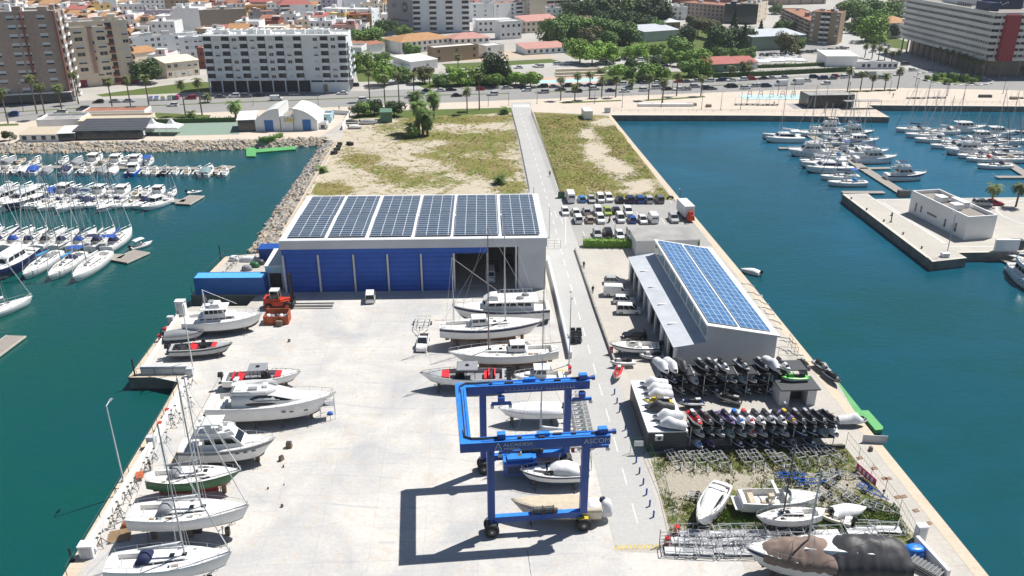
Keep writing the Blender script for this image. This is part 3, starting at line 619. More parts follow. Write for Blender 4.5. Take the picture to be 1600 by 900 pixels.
def bowrail(par,L,B,z,h=.6,t0=.55,m='alu'):
 pts=[]
 for s in(-1,1):
  q=[]
  for t in(t0,.66,.78,.88,.97):
   b=(1-max(0.,(t-.4)/.6)**2.3)*B/2*.95;q.append(((t-.5)*L,s*max(b,.05),z*(1+.28*((t-.3)/.7)**2)+.02))
  pts+=q if s<0 else q[::-1]
 return rail(par,pts,h,.03,m)
def mast(par,x,z,h,boom,m='alu',r=.085,sail=None,L=12,B=3.5,deckz=1.2,name='mast'):
 k=MB();k.tube((x,0,z),(x-.1,0,z+h),r,m,6,r*.75)
 for f,wd in((.42,.9),(.72,.65)):
  if h>8:k.tube((x,-wd,z+h*f),(x,wd,z+h*f),.03,m,4)
 k.tube((x-.1,0,z+h),(x-.1,0,z+h+.6),.02,'iron',4);k.build(name,par)
 if boom:
  k=MB();k.tube((x-.1,0,z+.9),(x-boom,0,z+1.0),.06,m,5);b=k.build('boom',par)
  if sail:
   k=MB();n=6;rg=[]
   for i in range(n+1):
    t=i/n;q=.28*(1-.55*t);xx=x-.1-(boom-.2)*t;zz=z+1.08+.35*(1-t)
    rg.append([(xx,q*.6*cos(a),zz+q*sin(a)) for a in[2*pi*j/6 for j in range(6)]])
   k.loft(rg,sail);k.build('sail_cover',b)
 k=MB();top=(x-.1,0,z+h);rr=.02
 for q in((L*.49,0,deckz*1.1),(-L*.49,0,deckz),(x,B*.45,deckz),(x,-B*.45,deckz)):k.tube(top,q,rr,'galv',3)
 for sgn in(-1,1):k.tube((x,sgn*.9,z+h*.42),(x-.3,sgn*B*.44,deckz),rr,'galv',3)
 k.build('rigging',par)
def mk_open(L=6,B=2.2,hullm='white_gel',inner='white_deck',top=None,bimini=None,seat='cushion_white',bottom='antifoul_blue',motors=1,motorm='black_gel',stripe=None,hardtop=None,covered=None,deckm='white_deck',floor=None,console=True):
 o=root('motorboat',(0,0,0));k=MB();Fb=.13*L**.9
 hull(k,L,B,Fb,.35,hullm,cockpit=(.04,.66) if not covered else(0,0),depth=Fb*.75,bottom=bottom,stripe=stripe,floor=floor or inner,deck=deckm);k.build('hull',o)
 if covered:
  k=MB();rg=[]
  for i in range(9):
   t=i/8;tt=.02+.9*t;b=(1-max(0,(tt-.38)/.62)**2.3)*B/2*1.01;hh=Fb*(1.02+.2*tt**2)+(.45+.5*sin(pi*min(1,t*1.25)*.9))*(1-t)**.4*.9
   rg.append([((tt-.5)*L,b*cos(a),Fb*(.95+.25*tt**2)+(hh-Fb)*sin(a)**.8) for a in[pi*j/8 for j in range(9)]])
  k.loft(rg,covered,closed=False,cap=False);k.build('boat_cover',o)
 else:
  if console:
   k=MB();cabin(k,-.02*L,.13*L,.9,.8,Fb*.3,Fb+.55,'white_gel',f0=.05,f1=.35);cs=k.build('console',o)
   k=MB();glassband(k,-.02*L,.13*L,.9,.8,Fb*.3,Fb+.75,.05,.35,.78,1.);k.build('windscreen',cs)
  k=MB();k.box((-.12*L,0,Fb*.3+.35),(.5,B*.55,.7),seat,taper=.9);k.box((-.40*L,0,Fb*.5),(.6,B*.8,.5),seat);k.box((.26*L,0,Fb*1.12),(.16*L,B*.5,.12),seat);k.build('seat',o)
 for i in range(motors):outboard(o,-L/2,(i-(motors-1)/2)*.7,Fb*.75,motorm,1.0 if L<8 else 1.3)
 if bimini:
  k=MB();rg=[[(x,y*B*.42,Fb+1.55-.12*y*y+.06*(1-(x/(.16*L))**2)) for y in(-1,-.5,0,.5,1)] for x in(-.32*L,-.16*L,0,.1*L)]
  k.loft(rg,bimini,closed=False,cap=False);c=k.build('bimini',o);k=MB()
  for s in(-1,1):
   for x in(-.32*L,.1*L):k.tube((-.11*L,s*B*.46,Fb),(x,s*B*.42,Fb+1.45),.02,'alu',4)
  k.build('frame',c)
 if hardtop:
  k=MB();k.box((-.04*L,0,Fb+1.55),(.3*L,B*.68,.12),hardtop,taper=.93);c=k.build('hardtop',o);k=MB()
  for s in(-1,1):
   for x in(-.15*L,.08*L):k.tube((x,s*B*.3,Fb*.3),(x,s*B*.3,Fb+1.5),.04,'steel_dark',4)
  k.build('frame',c)
 if L>6:bowrail(o,L,B,Fb,.4)
 return o
def mk_cruiser(L=8,B=2.9,hullm='white_gel',stripe=None,wheel=True,canopy=None,bottom='antifoul_blue',motors=1,roofm='white_gel'):
 o=root('cabin_cruiser',(0,0,0));k=MB();Fb=.15*L**.88
 hull(k,L,B,Fb,.45,hullm,cockpit=(.03,.36),depth=Fb*.6,bottom=bottom,stripe=stripe,floor='white_deck');k.build('hull',o)
 k=MB();cabin(k,.02*L,.34*L,B*.66,B*.3,Fb,Fb+.5,'white_gel',f0=0,f1=.6)
 if wheel:
  cabin(k,-.14*L,.14*L,B*.72,B*.62,Fb*.8,Fb+1.45,roofm,f0=.05,f1=.75)
  k.box((-.05*L,0,Fb+1.49),(.32*L,B*.74,.09),roofm,taper=.95)
 c=k.build('cabin',o);k=MB()
 if wheel:glassband(k,-.14*L,.14*L,B*.72,B*.62,Fb*.8,Fb+1.45,.05,.75,.5,.9,mull=2,back=True)
 else:glassband(k,-.02*L,.16*L,B*.8,B*.7,Fb,Fb+.75,.0,.8,.1,.95)
 glassband(k,.02*L,.34*L,B*.66,B*.3,Fb,Fb+.5,0,.6,.35,.75,front=False)
 k.build('window',c)
 if canopy:
  k=MB();canvas_top(k,-.42*L,.10*L,B*.84,Fb,1.15,canopy);k.build('canopy',o)
 else:
  k=MB();k.box((-.42*L,0,Fb*.75),(.6,B*.75,.45),'cushion_white');k.build('seat',o)
 for i in range(motors):outboard(o,-L/2,(i-(motors-1)/2)*.7,Fb*.7,'black_gel' if L%2<1 else 'grey_gel',1.1)
 bowrail(o,L,B,Fb,.5);
 k=MB();k.tube((-.1*L,0,Fb+1.5),(-.12*L,0,Fb+2.6),.02,'alu',4);k.build('antenna',o)
 return o
def mk_yacht(L=15,B=4.4,hullm='white_gel',fly=True,canopy=None,bottom='antifoul_dark',sleek=False,stripe=None,low='white_gel'):
 o=root('motor_yacht',(0,0,0));k=MB();Fb=1.75 if L<16 else 2.1
 hull(k,L,B,Fb,.8,hullm,cockpit=(.08,.26),depth=.7,bottom=bottom,stripe=stripe,floor='white_deck',rakek=.13);k.box((-L/2-.45,0,.35),(.9,B*.8,.12),'teak')
 for s in(-1,1):
  for t in(.12,.2,.28):
   b=B/2*(1-((t+.5-.38)/.62)**2.3) if t+.5>.38 else B/2
   k.box((t*L,s*(b*.99),Fb*.72),(.5,.05,.2),'tinted_glass',rz=-s*(.12+t*1.1))
 k.build('hull',o)
 k=MB();z=Fb
 cabin(k,.0*L,.40*L,B*.74,B*.34,z,z+.45,'white_gel',f0=0,f1=1.2)
 a=(-.24*L,.22*L,B*.78,B*.66,z-.1,z+1.75,.1,2.6 if sleek else 1.7)
 cabin(k,a[0],a[1],a[2],a[3],a[4],a[5],'white_gel',f0=a[6],f1=a[7]);k.box((-.18*L,0,z+1.78),(.34*L,B*.76,.1),'white_gel',taper=.96)
 c=k.build('cabin',o);k=MB();glassband(k,*a[:6],a[6],a[7],.45,.85,mull=0 if sleek else 3,back=True);k.build('window',c)
 if fly:
  k=MB();fz=z+1.8;rg=[]
  for x,ww in((-.30*L,.62),(-.1*L,.72),(.02*L,.68),(.085*L,.5)):rg.append([(x,-B*ww/2,fz),(x-.1,-B*ww/2,fz+.6),(x-.1,-B*ww/2+.12,fz+.6),(x,-B*ww/2+.14,fz+.1),(x,B*ww/2-.14,fz+.1),(x-.1,B*ww/2-.12,fz+.6),(x-.1,B*ww/2,fz+.6),(x,B*ww/2,fz)])
  k.loft(rg,'white_gel',closed=False,cap=False,smooth=False);cabin(k,.0*L,.10*L,B*.5,B*.4,fz,fz+.75,'white_gel',f0=.1,f1=.6);f_=k.build('flybridge',o)
  k=MB();k.box((-.2*L,0,fz+.35),(.7,B*.45,.4),'cushion_white');k.box((-.06*L,.3,fz+.45),(.5,.6,.8),'cushion_white');k.build('seat',f_)
  k=MB();s0=-.27*L
  for s in(-1,1):k.tube((s0-.3,s*B*.33,fz+.2),(s0+.2,s*B*.26,fz+1.6),.09,'white_gel',5)
  k.box((s0+.2,0,fz+1.6),(.5,B*.56,.1),'white_gel');k.box((s0+.2,0,fz+1.8),(.5,.35,.3),'white_gel',taper=.6);k.tube((s0+.2,.5,fz+1.6),(s0,.5,fz+3.2),.02,'alu',4);k.build('radar_arch',o)
  if canopy:
   k=MB();k.box((-.12*L,0,fz+1.75),(.2*L,B*.6,.08),canopy,taper=.9)
   for s in(-1,1):k.tube((-.05*L,s*B*.28,fz+.4),(-.05*L,s*B*.27,fz+1.7),.03,'alu',4);k.tube((-.2*L,s*B*.28,fz+.4),(-.2*L,s*B*.27,fz+1.7),.03,'alu',4)
   k.build('bimini',o)
 elif canopy:
  k=MB();canvas_top(k,-.4*L,-.1*L,B*.8,z,1.6,canopy);k.build('canopy',o)
 k=MB();k.box((-.37*L,0,z-.35),(.8,B*.7,.5),'cushion_white');k.box((.3*L,0,z+.42),(.12*L,B*.32,.12),'cushion_white');k.build('seat',o)
 bowrail(o,L,B,Fb,.65);return o
def mk_sleek(L=15,B=4.4,bottom='antifoul_dark',fly=True):
 o=root('motor_yacht',(0,0,0));k=MB();Fb=.55+.088*L
 hull(k,L,B,Fb,.5+L*.02,'white_gel',cockpit=(.06,.22),depth=.8,bottom=bottom,rakek=.14);k.box((-L/2-.4,0,.35),(.9,B*.8,.12),'teak');k.build('hull',o);q=L/17.5
 pr=[(-.30,.72,1.55),(-.2,.78,1.8),(-.08,.78,1.85),(.02,.74,1.7),(.11,.66,1.2),(.2,.54,.72),(.28,.4,.42),(.36,.22,.12)];k=MB();rg=[]
 def ring(t,w_,h):w_*=B/2;h*=q;return[(t*L,-w_,Fb),(t*L,-w_*.95,Fb+h*.55),(t*L,-w_*.8,Fb+h*.9),(t*L,-w_*.4,Fb+h),(t*L,w_*.4,Fb+h),(t*L,w_*.8,Fb+h*.9),(t*L,w_*.95,Fb+h*.55),(t*L,w_,Fb)]
 rg=[ring(*p) for p in pr];k.loft(rg,'white_gel',closed=False,cap=False);k.face(rg[0],'tinted_glass');c=k.build('deckhouse',o);k=MB()
 def at(t,v,s):
  for(t0,w0,h0),(t1,w1,h1) in zip(pr,pr[1:]):
   if t0<=t<=t1:f=(t-t0)/(t1-t0);w_=(w0+(w1-w0)*f)*B/2;h=(h0+(h1-h0)*f)*q;return(t*L,s*(w_*(1-.05*v/.55 if v<.55 else.95-.15*(v-.55)/.35)+.03),Fb+h*v+.01)
 for a,b,v0,v1 in((-.16,.17,.42,.86),(-.2,.05,.08,.34)):
  for s in(-1,1):
   for i in range(8):
    t0,t1=a+(b-a)*i/8,a+(b-a)*(i+1)/8;e0,e1=sin(pi*(i/8)**.7)**.6 if i else 0,sin(pi*((i+1)/8)**.7)**.6 if i<7 else 0
    m0=(v0+v1)/2;f=[at(t0,m0-(m0-v0)*e0,s),at(t1,m0-(m0-v0)*e1,s),at(t1,m0+(v1-m0)*e1,s),at(t0,m0+(v1-m0)*e0,s)];k.face(f if s<0 else f[::-1],'tinted_glass')
 k.build('window',c)
 for x in(.1,.16,.27):
  for s in(-1,1):k=MB();k.box((x*L,s*B*(.487 if x<.2 else.43),Fb*.66),(.55*q,.08,.18),'tinted_glass',rz=-s*.25*(x>.2));k.build('porthole',o)
 if fly:
  z=Fb+1.75*q;k=MB();rr=[]
  for x,w_ in((-.30,.58),(-.15,.66),(-.02,.62),(.045,.3)):w_*=B/2;rr.append([(x*L,-w_,z-.1),(x*L-.1,-w_*1.03,z+.55),(x*L-.15,-w_*.93,z+.55),(x*L,-w_*.9,z+.1),(x*L,w_*.9,z+.1),(x*L-.15,w_*.93,z+.55),(x*L-.1,w_*1.03,z+.55),(x*L,w_,z-.1)])
  k.loft(rr,'white_gel',closed=False,cap=False);f_=k.build('flybridge',o)
  for x,y,w_,d_,m in((-.24,0,.8,B*.4,'cushion_white'),(-.14,-.5,1.2,.6,'canvas_grey'),(-.05,.4,.6,.8,'cushion_white')):k=MB();k.box((x*L,y,z+.32),(w_,d_,.4),m);k.build('seat',f_)
  k=MB();[k.tube((-.31*L,s*B*.3,z-.1),(-.27*L,s*B*.24,z+1.3),.12,'white_gel',5) for s in(-1,1)];k.box((-.27*L,0,z+1.3),(.6,B*.5,.12),'white_gel');k.tube((-.27*L,0,z+1.4),(-.27*L,0,z+1.65),.3,'white_gel',8);k.build('radar_arch',o)
 else:
  k=MB();[k.tube((-.25*L,s*B*.36,Fb),(-.2*L,s*B*.3,Fb+1.9*q),.1,'white_gel',5) for s in(-1,1)];k.box((-.2*L,0,Fb+1.92*q),(.5,B*.62,.12),'white_gel');k.build('radar_arch',o)
 for x in((-.38,-.1) if not fly else(-.38,.3)):k=MB();k.box((x*L,0,Fb+(-.4 if x<0 else.15)),(.7,B*(.65 if x<0 else.25),.35),'cushion_white');k.build('seat',o)
 bowrail(o,L,B,Fb,.6);return o
def mk_open_cockpit(L=9,B=3):
 o=root('motorboat',(0,0,0));k=MB();Fb=1.3;hull(k,L,B,Fb,.5,'white_gel',cockpit=(.05,.56),depth=.85,bottom='antifoul_dark',rakek=.12);k.box((-L/2-.35,0,.35),(.8,B*.8,.12),'white_gel');k.build('hull',o)
 k=MB();canvas_top(k,.04*L,.36*L,B*.5,Fb,.35,'white_gel');k.build('cabin',o)
 k=MB();n=8
 for i in range(n):
  a,b=-1.25+2.5*i/n,-1.25+2.5*(i+1)/n;f=lambda q,z_,r:(.0*L+cos(q)*L*.13*r,sin(q)*B*.44*r,Fb+z_);k.face([f(a,.05,1),f(b,.05,1),f(b,.65,.82),f(a,.65,.82)],'pale_glass')
 k.build('windscreen',o)
 for x,y,w_,d_ in((-.36,0,.7,B*.7),(-.18,-.6,1.6,.6),(-.1,.6,.7,.7)):k=MB();k.box((x*L,y,Fb-.45),(w_,d_,.5),'canvas_beige',taper=.92);k.build('seat',o)
 k=MB();[k.tube((-.2*L,s*B*.46,Fb),(-.1*L,s*B*.38,Fb+1.4),.08,'white_gel',5) for s in(-1,1)];k.box((-.1*L,0,Fb+1.4),(.35,B*.78,.1),'white_gel');k.build('radar_arch',o);bowrail(o,L,B,Fb,.4);return o
def mk_sail(L=12,B=3.7,hullm='white_gel',bottom='antifoul_blue',stripe=None,mh=None,sail='canvas_blue',bimini=None,sprayhood='canvas_navy',keel=None,mizzen=False,deck='white_deck',mastm='alu',mx=.08,Fb=None,doghouse=False,furl=True,rev=False):
 o=root('sailing_boat',(0,0,0));k=MB();Fb=Fb or.1*L;D=.6
 hull(k,L,B,Fb,D,hullm,sail=True,cockpit=(.06,.27),depth=.55,bottom=bottom,stripe=stripe,keel=keel,deck=deck,floor='white_deck',transom=.72 if not keel=='long' else.45,rakek=.07 if keel!='long' else.14);k.build('hull',o)
 k=MB();cabin(k,-.21*L,.2*L,B*.56,B*.34,Fb+.02,Fb+.42,deck,f0=.05,f1=.9)
 for x in(.02,.12,.27):k.box((x*L,0,Fb+(.46 if x<.2 else.13)),(.5,.5,.06),'tinted_glass')
 rg_=random.Random(int(L*10+B*100))
 for i in range(14):t=rg_.uniform(-.3,.36);k.box((t*L,rg_.choice([-1,1])*B*.36*(1-max(0,t)*1.6),Fb+.12),(rg_.uniform(.15,.7),rg_.uniform(.1,.25),rg_.uniform(.08,.2)),rg_.choice(['canvas_grey','alu','teak','black_gel','white_gel']))
 if doghouse:cabin(k,-.2*L,-.04*L,B*.5,B*.46,Fb+.3,Fb+1.45,'white_gel',f0=.05,f1=.4)
 c=k.build('cabin',o);k=MB();glassband(k,-.21*L,.2*L,B*.56,B*.34,Fb+.02,Fb+.42,.05,.9,.35,.8,front=False,mull=4)
 if doghouse:glassband(k,-.2*L,-.04*L,B*.5,B*.46,Fb+.3,Fb+1.45,.05,.4,.45,.85,mull=2)
 k.build('window',c)
 mh=mh or L*1.25;mast(o,mx*L,Fb+.4,mh,L*.36,mastm,.075+L*.002,sail,L,B,Fb)
 if mizzen:mast(o,-.36*L,Fb+.1,mh*.66,L*.18,mastm,.07,None,L*.9,B*.7,Fb,'mizzen_mast')
 if furl:
  k=MB();k.tube((L*.485,0,Fb*1.25),(mx*L+.05,0,Fb+mh*.94),.07,'canvas_white' if sail!='canvas_navy' else 'canvas_navy',5,.03);k.build('furled_sail',o)
 if sprayhood and not doghouse:k=MB();canvas_top(k,-.25*L,-.13*L,B*.55,Fb+.25,.85,sprayhood);k.build('sprayhood',o)
 if bimini:
  k=MB();k.loft([[(x,y*B*.38,Fb+2.05-.15*y*y) for y in(-1,-.5,0,.5,1)] for x in(-.43*L,-.35*L,-.27*L)],bimini,closed=False,cap=False);bm_=k.build('bimini',o);k=MB()
  for s in(-1,1):
   for x in(-.43*L,-.27*L):k.tube((-.35*L,s*B*.4,Fb),(x,s*B*.38,Fb+1.9),.02,'alu',4)
  k.build('frame',bm_)
 k=MB()
 for i in range(8):
  a=2*pi*i/8;b=2*pi*(i+1)/8;k.tube((-.39*L,.45*cos(a),Fb+.35+.45*sin(a)),(-.39*L,.45*cos(b),Fb+.35+.45*sin(b)),.02,'alu',4)
 k.tube((-.39*L,0,Fb-.5),(-.38*L,0,Fb+.35),.06,'white_gel',5);k.build('steering_wheel',o)
 pts=[]
 for s in(-1,1):
  q=[]
  for t in(.03,.2,.4,.6,.78,.9,.985):
   b=(1-((t-.42)/.58)**2 if t>.42 else 1-.28*((.42-t)/.42)**2)*B/2*.95;q.append(((t-.5)*L,s*max(b,.06),Fb*(1+.16*max(0,(t-.3)/.7)**2)+.02))
  pts+=q if s<0 else q[::-1]
 rail(o,pts,.58,.022);return o
def mk_cat(L=13,B=6.5,glass='tinted_glass',masted=True):
 o=root('catamaran',(0,0,0));k=MB()
 for s in(-1,1):
  j=len(k.v);hull(k,L,B*.3,1.6,.5,'white_gel',sail=False,bottom='antifoul_dark',rakek=.04)
  for i in range(j,len(k.v)):v=k.v[i];k.v[i]=(v[0],v[1]+s*B*.35,v[2])
 k.build('hull',o);k=MB();k.box((-.12*L,0,1.25),(.66*L,B*.5,.6),'white_deck');cabin(k,-.28*L,.2*L,B*.62,B*.5,1.6,2.75,'white_gel',f0=.1,f1=1.6,tw=.8);c=k.build('cabin',o)
 k=MB();glassband(k,-.28*L,.2*L,B*.62,B*.5,1.6,2.75,.1,1.6,.2,.75,m=glass,tw=.8);k.build('window',c)
 k=MB();k.box((-.3*L,0,3.4),(.22*L,B*.5,.08),'canvas_white');[k.tube((x*L,s*B*.24,1.8),(x*L,s*B*.24,3.4),.03,'alu',4) for s in(-1,1) for x in(-.38,-.22)];k.build('hardtop',o)
 if masted:mast(o,.06*L,2.75,L*1.2,L*.36,'alu',.1,'canvas_white',L,B,1.6)
 return o
def mk_tender(L=3.8):
 o=root('tender',(0,0,0));k=MB();pts=[]
 for s in(-1,1):pts.append([(-L/2,s*.65,.3),(L*.2,s*.65,.3),(L*.4,s*.4,.4),(L*.5,0,.5)])
 for q in pts:k.path(q,.24,'grey_gel',7)
 k.box((-.1*L,0,.22),(L*.75,1.1,.12),'grey_gel');k.box((-L*.4,0,.35),(.08,1.0,.4),'grey_gel');k.build('hull',o);outboard(o,-L/2+.1,0,.4,'black_gel',.7);return o
def boat(key,mk,px,py,z,rz,label,cat,group=None,lift=0.,scale=None,ofs=(0,0)):
 p=P(px,py,z);return place(key,mk,(p.x+ofs[0],p.y+ofs[1],z+lift),rz,label,cat,group,scale)
SM={'w':('open motorboat','motorboat',lambda:mk_open(6.2,2.3)),'g':('motorboat with grey outboard','motorboat',lambda:mk_open(6.6,2.4,motorm='grey_gel',seat='canvas_beige')),'b':('boat under blue bimini','motorboat',lambda:mk_open(6.8,2.5,bimini='canvas_blue')),'n':('boat under navy cover','motorboat',lambda:mk_open(6.6,2.4,covered='canvas_navy')),'k':('boat under grey cover','motorboat',lambda:mk_open(6.2,2.3,covered='canvas_grey')),'o':('small wooden boat','motorboat',lambda:mk_open(5.2,2.0,hullm='cream_gel',inner='teak',deckm='teak')),'d':('dark hulled motorboat','motorboat',lambda:mk_open(7,2.5,hullm='black_gel',inner='dark_interior',seat='canvas_grey')),'c':('white wheelhouse cruiser','cabin cruiser',lambda:mk_cruiser(7.4,2.8)),'C':('large wheelhouse cruiser','cabin cruiser',lambda:mk_cruiser(9,3.2,motors=2)),'s':('blue striped cuddy cruiser','cabin cruiser',lambda:mk_cruiser(7.2,2.7,stripe='blue_paint',wheel=False)),'v':('cruiser with navy canopy','cabin cruiser',lambda:mk_cruiser(7.8,2.8,wheel=False,canopy='canvas_navy')),'u':('cruiser with blue canopy','cabin cruiser',lambda:mk_cruiser(7.8,2.8,wheel=False,canopy='canvas_blue')),'t':('cruiser with pale green canopy','cabin cruiser',lambda:mk_cruiser(8.6,3.0,wheel=False,canopy='pale_glass')),'B':('blue hulled wheelhouse cruiser','cabin cruiser',lambda:mk_cruiser(8.4,2.9,hullm='blue_paint')),'F':('white flybridge yacht','motor yacht',lambda:mk_yacht(12.5,4.0)),'D':('navy hulled motor yacht','motor yacht',lambda:mk_yacht(12.5,4.0,hullm='navy',fly=False)),'p':('boat under white cover','motorboat',lambda:mk_open(7.2,2.6,covered='canvas_white')),}
def marina_row(items,bowdir,where,ybase,dz=0):
 items=sorted(items,key=lambda q:q[1]);tot={};rnd=random.Random(int(ybase*7))
 for t,x in items:tot[t]=tot.get(t,0)+1
 cnt={}
 for t,x in items:
  cnt[t]=cnt.get(t,0)+1;nm,cat,mk=SM[t]
  lb=f'{nm}, {where}' if tot[t]==1 else f'{nm}, {ORD[cnt[t]]} such from left, {where}'
  y=ybase+rnd.uniform(-.8,.8)+(x/360)*dz
  o=boat('marina_'+t,mk,x,y,WZ,bowdir+rnd.uniform(-.06,.06),lb,cat,'boats moored along the '+where)
  k=rnd.uniform(1.04,1.18);o.scale=(k,k,k)
marina_row(list(zip('wkogwkCoCsCb',(4,17,33,56,100,122,149,164,183,197,213,233))),pi/2,'far side of the far pontoon',253.5,3)
marina_row(list(zip('wgwpukvwgkpBwgdwgwtowg',(-6,12,27,42,57,76,106,129,141,160,178,210,227,242,258,274,292,311,325,339,351,-20))),pi/2+.12,'near side of the far pontoon',268.5,3)
marina_row(list(zip('wCtcuCvtcsCgcwgwk',(2,18,40,64,86,103,118,138,158,175,193,214,249,229,29,52,75))),pi/2,'far side of the middle pontoon',303,2.5)
marina_row(list(zip('FDvwgpgwvCcgw',(5,38,130,149,187,168,112,207,226,244,56,72,98))),-pi/2-.35,'near side of the middle pontoon',322,2)
boat('s_small',lambda:mk_sail(7.5,2.6,mh=8.5,keel=None,sail=None,sprayhood=None),268,306,WZ,pi/2,'small white sloop with bare mast at the middle pontoon end','sailing boat')
boat('s_mid',lambda:mk_sail(10,3.3,mh=12,sail='canvas_white',sprayhood='canvas_navy'),84,324,WZ,-pi/2-.35,'white sloop among motorboats on the near side of the middle pontoon','sailing boat')
o=boat('tender_a',lambda:mk_open(3.8,1.6),305,302,WZ,.3,'tiny white boat tied to the end platform of the middle pontoon','motorboat')
boat('bim',lambda:mk_open(5.2,2.0,bimini='canvas_white'),222,386,WZ,.9,'small white boat with a pale bimini beside the dark end platform','motorboat')
SB=[('sa',lambda:mk_sail(13,4.0,stripe=None,bimini='canvas_blue',sail='canvas_blue',bottom='navy'),'blue boom cover and broad blue bimini'),('sb',lambda:mk_sail(12.5,3.9,bimini='canvas_navy',sail='canvas_white'),'navy bimini and white boom cover'),('sc',lambda:mk_sail(12,3.8,sail='canvas_navy',sprayhood='canvas_blue'),'blue sprayhood and navy boom cover'),('sd',lambda:mk_sail(12,3.7,sail='tarp_black',sprayhood='tarp_black',hullm='white_gel'),'black boom cover'),('se',lambda:mk_sail(11.5,3.6,sail='canvas_white',sprayhood='canvas_navy',stripe='navy'),'navy sheer stripe'),]
for i,(x,k) in enumerate(((188,0),(162,1),(133,2),(106,4),(82,3),(56,4),(32,2),(8,1),(-18,3))):
 s=SB[k];boat(s[0],s[1],x,377+(x/180)*2,WZ,pi/2-.02,f'sloop with {s[2]}, {ORD[i+1]} from right, behind the sail pontoon','sailing boat','sailing boats with bows away from the viewer')
for i,(x,k) in enumerate(((-30,2),(24,3),(116,1),(176,4))):
 s=SB[k];boat(s[0],s[1],x,324,WZ,-pi/2-.25,f'sloop with {s[2]}, {ORD[i+1]} from left, before the middle pontoon','sailing boat','sloops on the middle pontoon')
NB=[('sf',lambda:mk_sail(14.5,4.3,sail='canvas_white',sprayhood=None,mh=17),'white boom cover and clear deck',143,423),('sg',lambda:mk_sail(13.5,4.1,sail='canvas_cyan',bimini='canvas_blue',mh=16.5),'cyan boom cover and blue bimini',104,422),('sh',lambda:mk_sail(13.5,4.0,sail='canvas_cyan',sprayhood='canvas_grey',mh=16.5),'cyan boom cover and grey sprayhood',66,420)]
for i,s in enumerate(NB):boat(s[0],s[1],s[3],s[4],WZ,-pi/2-.02,f'big sloop with {s[2]}, {ORD[i+1]} from right, before the sail pontoon','sailing boat','sailing boats with bows towards the viewer')
boat('bigd',lambda:mk_yacht(16,4.8,hullm='navy',fly=False),17,424,WZ,-pi/2-.05,'large dark hulled motor yacht left of the sloops before the sail pontoon','motor yacht')
boat('ketchw',lambda:mk_sail(12,3.7,sail='canvas_white',doghouse=True,mh=14),3,490,WZ,pi/2-.6,'white ketch at the left edge above the pontoon end','sailing boat')
